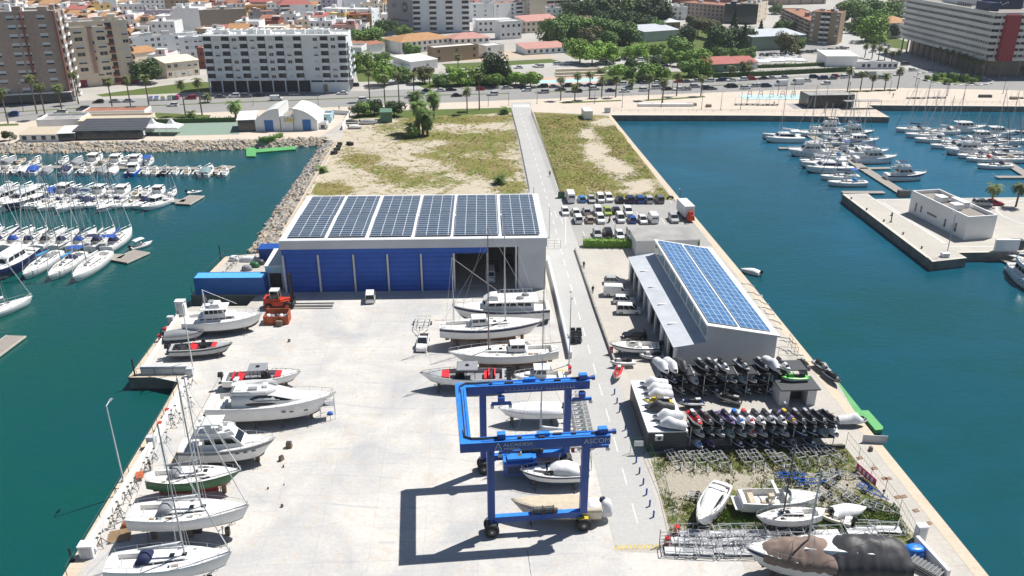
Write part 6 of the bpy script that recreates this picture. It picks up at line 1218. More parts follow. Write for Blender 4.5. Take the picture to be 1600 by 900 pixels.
for c,kd,x,y in BV:
 key=(c,kd);seen[key]=seen.get(key,0)+1
 wh='on the palm boulevard' if y>110 else 'on the streets behind the park'
 s1,s2=P(x,y),P(x+5,y-.25*1.35 if x>560 else y-.2);rz=math.atan2(s2.y-s1.y,s2.x-s1.x)*.6
 car(c,kd,x,y,rz+(pi if rnd.random()<.5 else 0),f'{c} {KN[kd]}, {ORD[seen[key]]} such from the left {wh}','cars on the boulevard',far=True)
n=0
for a,b,m,nm in(((1318,48),(1390,74),13,'along the branch street kerb'),((1248,84),(1322,77),12,'in the sunny lot below the tan flats'),((1190,87),(1238,86),7,'in the lot left of the tan flats')):
 for i in range(m):
  x=a[0]+(b[0]-a[0])*i/(m-1);y=a[1]+(b[1]-a[1])*i/(m-1)+rnd.uniform(-.6,.6);c=rnd.choice(cols);car(c,'hatch',x,y,rnd.uniform(-.2,.2)+(pi/3 if 'branch' in nm else pi/2),f'{c} hatchback, {ORD[i+1]} from the left {nm}','cars parked '+nm,far=True)
fp=P(440,480);fo=root('reach_truck',fp,R(2));tag(fo,'red heavy forklift with long steel forks beside the hangar corner','forklift')
k=MB();k.box((-.6,0,1.15),(4.6,2.2,.9),'orange_red',taper=.92);k.box((-2.3,0,1.5),(1.3,2.3,1.3),'orange_red',taper=.85);k.build('chassis',fo)
k=MB();k.box((-.9,0,2.5),(1.6,1.6,1.9),'car_glass',taper=.88);k.box((-.9,0,1.75),(1.7,1.7,.5),'orange_red');k.box((-.9,0,3.5),(1.6,1.6,.12),'hangar_white')
for x in(-1.65,-.15):
 for y in(-.75,.75):k.tube((x,y,1.8),(x*.95-.04,y*.9,3.45),.06,'hangar_white',4)
k.build('cab',fo)
for y in(-.55,.55):
 k=MB();k.box((2.1,y,3.4),(.35,.28,6.6),'black_gel');k.build('mast',fo);k=MB();k.box((5.9,y*1.3,.35),(7.0,.32,.14),'steel_dark');k.box((2.4,y*1.3,.9),(.16,.32,1.3),'steel_dark');k.build('fork',fo)
k=MB();k.box((2.35,0,1.3),(.2,3.0,.5),'black_gel');k.box((2.1,0,6.5),(.3,1.3,.3),'black_gel');k.build('carriage',fo)
for x,r in((1.4,.8),(-2.0,.65)):
 for s in(-1,1):k=MB();k.tube((x,s*.9,r),(x,s*1.45,r),r,'black_rubber',14);k.tube((x,s*1.46,r),(x,s*1.47,r),r*.45,'orange_red',10);k.build('wheel',fo)
sp=P(434,503);so_=root('skip',sp,R(2));tag(so_,'rusty red open skip full of bags below the red forklift','skip');k=MB()
for c,d in(((0,-1.1,.8),(4.2,.12,1.5)),((0,1.1,1.1),(4.2,.12,2.0)),((-2.1,0,.8),(.12,2.2,1.5)),((2.1,0,1.1),(.12,2.2,2.0)),((0,0,.2),(4.2,2.2,.2))):k.box(c,d,'rusty')
k.build('wall',so_)
for i in range(5):k=MB();blob(k,-1.5+i*.75,rnd.uniform(-.4,.3),.7,.9,1.1,.8,('canvas_white','canvas_grey','tarp_black')[i%3],seed=i);k.build('rubbish_bag',so_)
p=P(437,509);k=MB();k.box((0,0,.5),(1.0,.8,1.0),'wood');o=k.build('crate',loc=p);tag(o,'small wooden crate in front of the rusty skip','crate')
tp=P(1073,341);to=root('box_truck',tp,up+R(4));tag(to,'white box trailer with red machine behind at the car park quay edge','truck');k=MB();k.box((1.5,0,2.2),(6.4,2.4,2.6),'hangar_white');k.build('box',to)
k=MB();k.box((1.2,0,.75),(7,1,.25),'steel_dark');k.build('chassis',to)
for x in(-.8,3.2):
 for s in(-1,1):k=MB();k.tube((x,s*.9,.45),(x,s*1.2,.45),.45,'black_rubber',10);k.build('wheel',to)
k=MB();k.box((-2.6,0,1.1),(1.8,1.6,1.1),'orange_red',taper=.8);k.box((-2.4,0,2.0),(.9,1.1,.9),'orange_red',taper=.7);k.tube((-2.6,.5,1.6),(-3.6,.5,2.4),.12,'orange_red');k.tube((-3.6,.5,2.4),(-4,.5,.8),.1,'orange_red');k.build('digger',to)
def mk_moto():
 o=root('motorcycle',(0,0,0));k=MB();k.box((0,0,.6),(1.0,.3,.4),'black_gel',taper=.7);k.box((-.3,0,.85),(.7,.28,.12),'dark_interior');k.build('body',o)
 for x in(-.7,.7):k=MB();k.tube((x,-.07,.32),(x,.07,.32),.32,'black_rubber',12);k.build('wheel',o)
 k=MB();k.tube((.45,-.35,1.05),(.45,.35,1.05),.03,'black_gel',4);k.tube((.45,0,1.05),(.7,0,.32),.05,'alu',4);k.build('handlebar',o);return o
place('moto',mk_moto,P(1047,311),.3,'black motorcycle at the right end of the top car park row','motorcycle');place('moto',mk_moto,P(952,347),1.2,'dark motorcycle between parked cars in the third row','motorcycle')
p=P(897,533);o=root('outboard_rack',p,0);tag(o,'cluster of black outboard engines on a stand beside the road','engine rack')
for i in range(4):outboard(o,(i%2)*1.0+.2,(i//2)*1.0-.5,.9,'black_gel',1.6)
k=MB();k.box((.2,0,.5),(2.2,2,.12),'steel_dark');[k.tube((x,y,0),(x,y,.5),.05,'steel_dark',4) for x in(-.7,1.1) for y in(-.8,.8)];k.build('stand',o)
p=P(873,591);o=root('compressor',p,.2);tag(o,'small yellow and black machine against the yard wall','machine');k=MB();k.box((.3,0,.8),(1.4,1.0,.9),'jet_yellow',taper=.8);k.build('hood',o);k=MB();k.box((-.8,0,.6),(.8,.9,.8),'black_gel');k.build('engine',o)
for s in(-.5,.5):k=MB();k.tube((.2,s,.3),(.2,s*1.3,.3),.3,'black_rubber',10);k.build('wheel',o)
p=P(513,652);o=root('scaffold_tower',p,R(10));tag(o,'light aluminium scaffold steps under the bow of the large yacht','scaffold');k=MB()
for x in(-1,1):
 for y in(-.7,.7):k.tube((x,y,0),(x,y,3.4),.035,'alu',4)
for z in(1.2,2.3,3.3):
 for y in(-.7,.7):k.tube((-1,y,z),(1,y,z),.03,'alu',4)
 for x in(-1,1):k.tube((x,-.7,z),(x,.7,z),.03,'alu',4)
k.build('frame',o);k=MB();k.box((0,0,2.2),(2,1.2,.06),'alu');k.build('platform',o);k=MB();k.path([(-2.6,0,0),(-1,0,2.2)],.05,'alu');k.path([(-2.6,.7,0),(-1,.7,2.2)],.05,'alu');[k.tube((-2.6+i*.26,0,i*.36),(-2.6+i*.26,.7,i*.36),.03,'alu',4) for i in range(7)];k.build('ladder',o)
k=MB();blob(k,0,0,0,.9,.7,.4,'blue_paint');o=k.build('tool_bag',loc=P(516,647));tag(o,'blue bag at the foot of the scaffold steps','bag')
for i,(x,y,s) in enumerate(((452,699,.8),(440,719,.6),(443,730,.25),(419,764,.2),(452,534,.4),(444,758,.15),(441,792,.3),(899,770,.3),(1360,704,.5))):
 k=MB();k.box((0,0,s/2),(s,s*.8,s),'wood',taper=.85);k.box((0,0,s+.04),(s*.8,s*.6,.08),'steel_dark');o=k.build('chock',loc=P(x,y),rz=i);tag(o,['tall dark block beside the motorboat bow','low dark block left of the tall one','tiny block below the low dark block','tiny chock near the green sailing boat bow','dark chock on the slab right of the red seated speedboat','small chock on the open slab','flat chock below the white sloop bow','small prop beside the cruiser in the lift','dark box on the right quay apron'][i],'chock')
def wall(label,pts,h,t,m,z=0,name='low_wall',cat='wall'):
 w_=W(pts);c=w_[0];k=MB();n=len(w_)
 for i in range(n-1):
  a,b=w_[i]-c,w_[i+1]-c;d=b-a;mid=(a+b)/2;k.box((mid.x,mid.y,z+h/2+i*.003),(d.length+(t*.5 if i<n-2 else 0),t,h+i*.003),m,math.atan2(d.y,d.x))
 o=k.build(name,loc=(c.x,c.y,0));return tag(o,label,cat)
wall('white parapet wall along the lower left quay',[(292,600),(243,692)],1.1,.45,'plaster_white')
wall('long white parapet wall beside the sailing boats ashore',[(238,700),(140,858)],1.1,.45,'plaster_white')
wall('grey concrete kerb wall across the small finger dock',[(222,584),(296,583)],1.4,.7,'hangar_fascia')
wall('white wall along the upper left quay above the finger dock',[(281,492),(226,578)],.7,.3,'plaster_white')
wall('low pale wall on top of the riprap left of the field',[(526,222),(478,306),(440,372)],.9,.35,'quay_edge')
wall('low grey wall between yard and road beside the ketches',[(856,408),(872,475),(891,560)],1.1,.5,'hangar_fascia')
wall('low dark kerb wall between the road and the workshop forecourt',[(899,391),(929,480),(962,572)],.6,.3,'rock_grey')
wall('white wall at the lower right corner by the quay apron',[(1430,850),(1480,905)],1.2,.4,'plaster_white')
wall('long low wall with railing at the front of the weedy yard',[(1030,703),(1320,700)],.5,.2,'steel_dark')
wall('white wall between the boat club huts and the vacant field',[(535,203),(547,180),(520,178)],1.6,.3,'plaster_white')
def fence(label,pts,h,step,m='steel_dark',rails=2,r=.03,meshw=0):
 w_=W(pts);c=w_[0];o=root('fence',(c.x,c.y,0));tag(o,label,'fence');k=MB();posts=[]
 for a,b in zip(w_,w_[1:]):
  L=(b-a).length;n=max(1,int(L/step))
  for i in range(n):posts.append(a.lerp(b,i/n)-c)
  for q in range(rails):z=h*(q+1)/rails-.05;k.tube((a.x-c.x,a.y-c.y,z),(b.x-c.x,b.y-c.y,z),r*.8,m,4)
  if meshw:
   n2=int(L/meshw)
   for i in range(n2):q=a.lerp(b,i/n2)-c;k.tube((q.x,q.y,.05),(q.x,q.y,h-.05),.008,m,3)
 posts.append(w_[-1]-c);k.build('rail',o);pm=MB();pm.tube((0,0,0),(0,0,h),r,m,5);me=pm.mesh('post')
 for q in posts[:95]:link('post',me,o,(q.x,q.y,0))
 return o
fence('tall wire fence along the left side of the access road',[(799,178),(811,225),(827,305)],2.2,3,rails=3,meshw=.5)
fence('tall wire fence along the right side of the access road',[(830,180),(847,225),(875,303)],2.2,3,rails=3,meshw=.5)
fence('thin post railing along the upper left quay wall',[(284,487),(207,588)],1.1,3,rails=1)
fence('thin post railing on the finger dock kerb',[(214,586),(300,586)],1.2,2.5,rails=1)
fence('thin posts along the lower left quay edge',[(272,622),(105,900)],1.3,4.5,rails=1,r=.04)
fence('green wire fence along the left side of the weedy yard',[(1006,690),(1040,770),(1056,835)],1.8,2.5,'green_paint',rails=2,meshw=.4)
fence('wire fence along the apron side of the weedy yard',[(1322,694),(1405,800),(1432,848)],1.9,3,rails=2,meshw=.6)
fence('green wire fence between the lower yard and the road',[(906,640),(924,735)],2.0,2.5,'green_paint',rails=2,meshw=.4)
fence('railing around the concrete wharf behind the blue container',[(300,458),(325,428),(352,402),(400,402)],1.3,2,rails=1,r=.04)
fence('sliding metal gate beside the hangar gable',[(856,388),(876,388)],1.8,1,rails=3)
fence('railing on the promenade edge over the water',[(958,175),(1180,175.5),(1385,178)],1.1,3,rails=2)
fence('railing on the right promenade edge',[(1362,161),(1600,163)],1.1,3,rails=2)
fence('railing between promenade and boulevard',[(880,155),(1100,146),(1300,136)],1.1,3,rails=2)
fence('dark fence of the kiosk frames at the workshop corner',[(1215,560),(1245,562),(1232,540)],2.2,1.5,rails=3)
fence('grey railings above the tarpaulin covered yacht',[(1335,829),(1400,829),(1404,822)],1.2,2,'galv',rails=3,r=.045)
def mk_lamp(H=9,arms=1,m='galv'):
 o=root('street_lamp',(0,0,0));k=MB();k.tube((0,0,0),(0,0,H),.11,m,6,.06);k.box((0,0,.15),(.4,.4,.3),'hangar_fascia');k.build('pole',o)
 for s in range(arms):k=MB();d=1 if s==0 else-1;k.tube((0,0,H),(0,d*1.0,H+.15),.05,m,5);k.box((0,d*1.2,H+.15),(.3,.7,.12),'alu',taper=.8);k.build('lamp_head',o)
 return o
def lampat(x,yb,yt,label,arms=2,m='galv',rz=0):
 p=P(x,yb);H=round(HT(p,yt)*2)/2;return place(f'lamp{H}{arms}{m}',lambda:mk_lamp(H,arms,m),p,rz,label,'street lamp','lamp posts')
lampat(193,752,636,'tall white lamp post standing on the lower left quay edge',1,'white_gel');lampat(302,577,478,'tall white lamp post on the left quay beside the red seated speedboat',1,'white_gel')
lampat(889,570,460,'tall grey lamp post at the yard wall beside the ketches',2);lampat(1479,398,335,'grey lamp post on the marina office quay',1);lampat(960,373,350,'short lamp post in the front row of the car park',1);lampat(858,372,328,'lamp post at the hangar gable beside the road',2);lampat(1222,693,640,'thin dark pole between the front rack jet skis',1,'steel_dark')
lampat(1062,313,298,'lamp post at the quay corner of the car park',1,'steel_dark');lampat(834,305,296,'short lamp post beside the access road above the hangar',1,'steel_dark');lampat(1547,352,330,'thin lamp post beside the palm at the marina office',1)
for i,(x,yb,yt) in enumerate(((839,162,142),(929,162,140),(972,168,143),(1033,168,145),(1096,171,143),(1126,172,144),(1157,171,143),(1050,146,118),(1240,150,128),(1323,150,128),(1390,146,126),(1430,135,100),(1455,112,86),(1538,118,92),(1567,146,122),(1505,155,128),(479,148,117),(37,174,132),(396,165,156),(498,170,150),(763,166,145),(795,165,145),(1288,176,135),(1215,150,126),(1480,150,130))):
 lampat(x,yb,yt,f'dark promenade lamp post, {ORD[sorted([839,929,972,1033,1096,1126,1157,1050,1240,1323,1390,1430,1455,1538,1567,1505,479,37,396,498,763,795,1288,1215,1480]).index(x)+1]} from the left along the boulevard',1,'steel_dark')
def mk_bollard():
 k=MB();k.tube((0,0,0),(0,0,.85),.11,'deep_blue',8);k.tube((0,0,.85),(0,0,.95),.13,'deep_blue',8,.06);return k.build('bollard')
for i,(x,y) in enumerate(((960,616),(964,630),(968,644),(977,672),(981,682),(994,723),(999,740),(1005,757),(1010,773),(1015,791),(1021,808))):place('bollard',mk_bollard,P(x,y),0,f'blue bollard, {ORD[i+1]} from the rear along the right road side','bollard','blue bollards along the road')
def mk_iron():
 k=MB();k.tube((0,0,0),(0,0,.35),.18,'iron',8,.14);k.tube((0,0,.35),(0,0,.45),.24,'iron',8);k.tube((-.3,0,.3),(.3,0,.3),.06,'iron',5);return k.build('mooring_bollard')
for i,(x,y) in enumerate(((1330,311),(1354,328),(1381,346),(1411,366),(1440,388))):place('iron',mk_iron,P(x,y),.6,f'iron mooring bollard, {ORD[i+1]} from the rear on the marina office quay','mooring bollard','mooring bollards on the office quay')
for i,(x,y,lb) in enumerate(((252,871-200,'red fire hose box at the middle of the left quay wall'),(259,522,'red fire box on the upper left quay'),(251,533,'red fire box nearer the finger dock on the left quay'),(263,650,'red fire box beside the jack stands'),(890,583,'red extinguisher stand at the yard wall'),(955,553,'red fire box on the workshop forecourt kerb'),(1042,852,'red fire extinguisher box beside the yellow hatching'),(1057,835,'red sign box at the corner of the weedy yard'))):
 k=MB();k.box((0,0,.6),(.5,.5,1.0),'red',taper=.85);k.box((0,0,1.15),(.56,.56,.08),'red');k.box((0,-.26,.7),(.25,.03,.3),'white_gel');o=k.build('fire_box',loc=P(x,y),rz=YAW);tag(o,lb,'fire box')
p=P(1037,853);o=root('ladder_stand',p,R(5));tag(o,'small dark ladder standing at the end of the road','ladder');k=MB();k.tube((-.5,0,0),(-.5,.1,2.2),.05,'iron');k.tube((.5,0,0),(.5,.1,2.2),.05,'iron');k.build('side_rail',o);k=MB();[k.tube((-.5,.05,.4+i*.5),(.5,.05,.4+i*.5),.03,'iron',4) for i in range(4)];k.build('rung',o)
for x,y,w_,h_,lb,m in((285,492,1.6,2.8,'white tall equipment cabinet at the upper left quay corner','plaster_white'),(238,698,1.0,1.6,'grey cabinet at the head of the lower quay wall','hangar_fascia'),(139,868,1.5,1.6,'white cabinet with hose reel at the near left quay','plaster_white'),(298,588,.9,1.4,'small grey cabinet at the finger dock','hangar_fascia'),(1436,843,1.1,2.0,'white cabinet at the corner of the weedy yard','plaster_white'),(268,506,1.0,1.4,'grey cabinet on the upper quay','hangar_fascia'),(1476,401,1.5,.8,'white lamp base block on the office quay','plaster_white')):
 k=MB();k.box((0,0,h_/2),(w_,w_*.7,h_),m);k.box((0,0,h_+.04),(w_*1.08,w_*.78,.08),m);k.box((0,-w_*.36,h_*.5),(w_*.7,.03,h_*.7),'hangar_fascia');o=k.build('cabinet',loc=P(x,y),rz=YAW);tag(o,lb,'cabinet')
k=MB();[k.tube((0,0,.3+j*.0),(0,.25,.3),.5,'white_gel',14) for j in(0,)];k.tube((0,-.05,.3),(0,.3,.3),.15,'steel_dark',8);o=k.build('hose_reel',loc=P(146,868)+Vector((0,0,.4)));tag(o,'white round hose reel beside the near cabinet','hose reel')
p=P(188,842-3);o=root('pallet',p,.3);tag(o,'yellowish wooden pallet beside the white sloops','pallet');k=MB();[k.box((0,-.9+i*.2,.3),(2.4,.12,.06),'teak') for i in range(10)];k.build('deck',o);k=MB();[k.box((x,0,.15),(.15,2,.2),'wood') for x in(-1,0,1)];k.build('bearer',o)
k=MB();blob(k,0,0,0,2,1.2,.7,'rusty');o=k.build('cloth_heap',loc=P(203,823));tag(o,'brown heap of cloth and timber behind the pallet','heap')
k=MB();k.box((0,0,.5),(.9,1.5,.08),'rusty');k.box((0,0,.25),(.2,.2,.5),'rusty');o=k.build('board',loc=P(219,747),rz=.4);tag(o,'rust coloured board leaning by the quay wall','board')
k=MB();blob(k,0,0,0,2.2,1.6,1.3,'blue_paint');blob(k,0,0,1.0,2,1.4,.3,'bright_blue');o=k.build('blue_cover',loc=P(1427,868));tag(o,'blue covered bale at the stern of the tarpaulin covered yacht','bale')
o=root('grid_stack',P(1446,893),.7);tag(o,'stack of grey metal grids by the white corner wall','grid stack');k=MB();[k.box((0,0,.15+i*.15),(1.4,3.2,.06),'galv' if i%2 else 'steel_dark') for i in range(5)];k.build('grid',o);k=MB();[k.tube((-.7,-1.6+i*.4,.9),(.7,-1.6+i*.4,.9),.04,'galv',4) for i in range(9)];k.build('bar',o)
a,b=P(1337,736),P(1367,763);d=b-a;o=root('banner',(a.x,a.y,0),math.atan2(d.y,d.x));tag(o,'long pink and white banner tied to the apron fence','banner');k=MB();k.box((d.length/2,0,.8),(d.length,.05,1.0),'banner_pink');k.build('cloth',o);k=MB();[k.box((.7+i*.75,-.035,.8),(.35,.02,.6),'white_gel') for i in range(int(d.length/.8))];k.build('lettering_block',o)
k=MB();k.box((0,0,.6),(3.2,.08,1.2),'hangar_fascia',rz=-.1);o=k.build('screen_board',loc=P(1366,692));tag(o,'pale board lying at the quay edge right of the front rack','board')
fence('green double gate at the cabin corner beside the road',[(985,707),(1006,707)],2.4,1.4,'green_paint',rails=3,meshw=.3)
k=MB();k.box((0,0,1.6),(1.2,.06,.8),'white_gel');o=k.build('notice_board',loc=P(997,709));tag(o,'white notice board on the green gate','sign')
for i,(x,yb,yt,lb) in enumerate(((211,587,561,'thick black pole at the tip of the finger dock'),(113,877,856,'black post with cross bars at the near left quay edge'),(1393,337-0,332,'short dark post on the office quay'),(345,404,383,'leaning dark pole at the wharf corner'),(1457-65,347,332,'green and black mark post on the office quay'))):
 p=P(x,yb);H=HT(p,yt);k=MB();k.tube((0,0,0),(0,0,max(H,.8)),.12,'iron',6);k.box((0,0,.06),(.5,.5,.12),'iron');o=k.build('mooring_pole',loc=p);tag(o,lb,'pole')
p=P(183,775);k=MB();k.tube((0,0,0),(0,0,1.3),.05,'iron',5);k.tube((-.5,0,1.1),(.5,0,1.1),.05,'iron',5);o=k.build('cleat_post',loc=p);tag(o,'small iron cross post on the lower left quay edge','post')
for i,(x,y) in enumerate(((1170,445),(1180,460),(1190,472),(1203,490),(1212,503),(1224,528),(1232,535),(1222,548),(1240,552),(1196,482),(1210,512))):
 k=MB();pts=[(rnd.uniform(-.2,.2)+j*.5,rnd.uniform(-.5,.5),.1) for j in range(-3,4)];k.path(pts,.08,'white_gel');o=k.build('pipe_coil',loc=P(x,y),rz=-.9+rnd.uniform(-.3,.3));tag(o,f'white bent pipe, {ORD[i+1]} laid out along the quay behind the workshop','pipe','white pipes along the workshop quay')
for i in range(9):
 k=MB();k.box((0,0,.05),(.6+rnd.random()*.3,.5,.06),'antifoul_rust');x,y=((1366,732),(1343,716),(1388,748),(1382,748),(1412,776),(1403,777),(1442,827),(1450,818),(1431,798))[i];o=k.build('cover_plate',loc=P(x,y),rz=.3);tag(o,f'rusty cover plate, {ORD[i+1]} along the right quay apron','cover plate','rusty plates on the right apron')
def person_mesh(pose,shirt,legs):
 bm_=bmesh.new();V={}
 def v(n_,x,y,z):V[n_]=bm_.verts.new((x,y,z));return V[n_]
 sp=.16 if pose=='stand' else.38
 v('pel',0,0,.95);v('ch',0.02,0,1.25);v('nk',.02,0,1.48);v('hd',.03,0,1.6);v('tp',.03,0,1.74)
 for s,n_ in((-1,'r'),(1,'l')):
  v('hip'+n_,0,s*.1,.88);v('kn'+n_,(sp*.5*s if pose!='stand' else.03),s*.11,.5);v('an'+n_,(sp*s if pose!='stand' else 0),s*.11,.08);v('to'+n_,(sp*s if pose!='stand' else 0)+.18,s*.13,.04)
  v('sh'+n_,.02,s*.2,1.42);v('el'+n_,-.02-.12*s*(pose!='stand'),s*.27,1.14);v('wr'+n_,.1-.15*s*(pose!='stand'),s*.27,.9);v('ha'+n_,.12-.15*s*(pose!='stand'),s*.27,.8)
 E=[('pel','ch'),('ch','nk'),('nk','hd'),('hd','tp')]
 for n_ in 'rl':E+=[('pel','hip'+n_),('hip'+n_,'kn'+n_),('kn'+n_,'an'+n_),('an'+n_,'to'+n_),('ch','sh'+n_),('sh'+n_,'el'+n_),('el'+n_,'wr'+n_),('wr'+n_,'ha'+n_)]
 for a,b in E:bm_.edges.new((V[a],V[b]))
 me=bpy.data.meshes.new('p');bm_.verts.index_update();idx={n_:V[n_].index for n_ in V};bm_.to_mesh(me);bm_.free();o=bpy.data.objects.new('p',me);COL.objects.link(o)
 md=o.modifiers.new('s','SKIN');rad=dict(pel=.15,ch=.17,nk=.06,hd=.1,tp=.085,hip=.11,kn=.07,an=.05,to=.045,sh=.075,el=.05,wr=.035,ha=.045)
 for n_,i in idx.items():sv=me.skin_vertices[0].data[i];r=rad.get(n_)or rad.get(n_[:-1]);sv.radius=(r,r);sv.use_root=n_=='pel'
 o.modifiers.new('u','SUBSURF').levels=1;bpy.context.view_layer.update();m2=bpy.data.meshes.new_from_object(o.evaluated_get(bpy.context.evaluated_depsgraph_get()));bpy.data.objects.remove(o)
 m2.materials.clear();[m2.materials.append(MATS[q]) for q in('skin',shirt,legs,'bark')]
 for f in m2.polygons:z=f.center.z;y=abs(f.center.y);f.material_index=3 if z>1.66 else 0 if z>1.47 or(y>.22 and z<1.1) else 1 if z>.95 else 2 if z>.09 else 3
 return m2
PMS={}
for i,(x,y,pose,sh,lg,lb,rz) in enumerate(((912,420,'stand','shirt_dark','jeans','person in dark clothes standing on the low wall beside the road',1),(859,276,'walk','shirt_red','jeans','person in red walking on the access road by the fence',-1.5),(952,348,'stand','shirt_red','jeans','person in red between the parked cars',0),(926,459,'stand','shirt_dark','jeans','person in dark clothes beside the parked vans',2),(1328,134,'walk','shirt_dark','jeans','person walking beside the boulevard near parked vans',0),(1168,158,'walk','shirt_white','jeans','person in white walking on the promenade',.5),(1395,152,'walk','shirt_dark','jeans','person walking on the right promenade',.2),(1209,165,'walk','shirt_dark','shirt_dark','person in black on the promenade near the playground',.1),(235,735,'stand','shirt_dark','jeans','person in dark clothes standing by the stern of the green sailing boat',.1),(530,172,'walk','shirt_dark','jeans','person cycling path side behind the twin arched huts',.1))):
 key=(pose,sh,lg)
 if key not in PMS:PMS[key]=person_mesh(*key)
 o=link('person',PMS[key],None,P(x,y)+Vector((0,0,.02)),rz);tag(o,lb.replace('cycling path side','walking'),'person')
def tufts(name,n_,quad,label,m,s0,s1,seed,fb,th=.45):
 r_=random.Random(seed);k=MB();A,B,C,D=[P(*q) for q in quad];mi=k.mat(m)
 while n_>0:
  u,v=r_.random(),r_.random();p=(A*(1-u)+B*u)*(1-v)+(D*(1-u)+C*u)*v;n_-=1
  x_,y_=PROJ(p.x,p.y,0);g=FB[fb][1]+sum(q[4]*math.exp(-(((x_-q[0])/q[2])**2+((y_-q[1])/q[3])**2)*1.2) for q in FB[fb][0])
  if g+.5*mn.noise(p*.3)+r_.uniform(-.2,.2)<th:continue
  s=r_.uniform(s0,s1)
  for j in range(6):
   a=r_.random()*6.28;q=p+Vector((r_.uniform(-1,1)*s,r_.uniform(-1,1)*s,0));h=s*r_.uniform(.5,1.1);w_=s*.22;i=len(k.v)
   k.v+=[(q.x-cos(a)*w_,q.y-sin(a)*w_,0),(q.x+cos(a)*w_,q.y+sin(a)*w_,0),(q.x+r_.uniform(-.4,.4)*s,q.y+r_.uniform(-.4,.4)*s,h)];k.f.append((i,i+1,i+2));k.mi.append(mi)
 o=k.build(name);tag(o,label,'grass',kind='stuff');return o
tufts('weeds',5200,[(1020,712),(1314,698),(1436,850),(1058,856)],'low weeds and grass tufts over the trailer yard','tuft_leaf',.15,.38,3,2)
tufts('weeds',1400,[(1130,795),(1400,790),(1420,830),(1120,838)],'denser green weeds under the boats on the trailer yard','hedge_leaf',.2,.45,5,2,.3)
tufts('field_grass',9000,[(836,178),(952,184),(1046,310),(878,303)],'dry tufted grass of the right vacant field','tuft_leaf',.12,.35,8,1)
tufts('field_grass',9000,[(550,188),(799,180),(824,303),(488,306)],'dry tufted grass of the left vacant field','tuft_leaf',.12,.35,9,0,.5)
def crown_mesh(name,m,n_,rx,rz_,leaf,seed,lobes=9,flat=.8):
 r_=random.Random(seed);k=MB();mi=k.mat(m);L=[]
 for i in range(lobes):
  a=r_.random()*6.28;rr=r_.uniform(.25,.75);L.append((Vector((cos(a)*rr*rx,sin(a)*rr*rx,r_.uniform(-.45,.65)*rz_)),r_.uniform(.32,.55)))
 L.append((Vector((0,0,.2*rz_)),.6))
 for i in range(n_):
  c,q=r_.choice(L);d=Vector((r_.gauss(0,1),r_.gauss(0,1),r_.gauss(0,1)*flat)).normalized();rad=r_.uniform(.72,1.05)**1.0
  p=c+Vector((d.x*q*rx*rad,d.y*q*rx*rad,d.z*q*rz_*rad));n2=(d+Vector((r_.gauss(0,.5),r_.gauss(0,.5),r_.gauss(0,.5)+.3))).normalized()
  t1=n2.orthogonal().normalized();t1.rotate(Matrix.Rotation(r_.random()*6.28,3,n2));t2=n2.cross(t1);s=leaf*r_.uniform(.6,1.3);j=len(k.v)
  k.v+=[tuple(p-t1*s),tuple(p-t2*s*.6),tuple(p+t1*s),tuple(p+t2*s*.6)];k.f.append((j,j+1,j+2,j+3));k.mi.append(mi)
 return k.mesh(name)
CROWN={}
def crown(m,var):
 if(m,var)not in CROWN:CROWN[(m,var)]=crown_mesh('crown',m,2600,1,[1,.85,1.15,.7][var%4],.085,20+var*7+len(m),8+var*2)
 return CROWN[(m,var)]
TRUNK=MB();TRUNK.tube((0,0,0),(0,0,.55),.05,'bark',7,.035)
for a in range(5):TRUNK.tube((0,0,.5),(cos(a*1.3)*.22,sin(a*1.3)*.22,.85+.06*a),.025,'bark',5,.01)
TRUNK=TRUNK.mesh('trunk');tcount={}
def tree(cx,cy,r_,m,label=None,hf=1.0,var=None,group='trees of the town park',cat='tree',name='broad_tree'):
 yb=cy+r_*1.15;p=P(cx,yb);zc=p.y*CT+CH*ST;R_=r_*zc/F;var=rnd.randrange(4) if var is None else var
 Ht=HT(p,cy-r_*.9)*.98*hf;Ht=max(Ht,R_*1.25);o=root(name,p,rnd.random()*6);nm={'leaf_bright':'bright green','leaf_mid':'mid green','leaf_dark':'dark green','leaf_olive':'olive brown'}[m]
 tcount.setdefault(nm,[]).append((cx,o));tag(o,label or '',cat,group)
 ch=Ht*.46 if Ht>R_*1.7 else R_*.7;link('trunk',TRUNK,o,(0,0,0),scale=(Ht*.9 if Ht<8 else 8,Ht*.9 if Ht<8 else 8,Ht*.75))
 link('crown',crown(m,var),o,(0,0,Ht-ch*[1.1,1.05,1.15,.9][var%4]),scale=(R_*1.4,R_*1.4,ch*1.35));return o
b_,m_g,d_,o_='leaf_bright','leaf_mid','leaf_dark','leaf_olive'
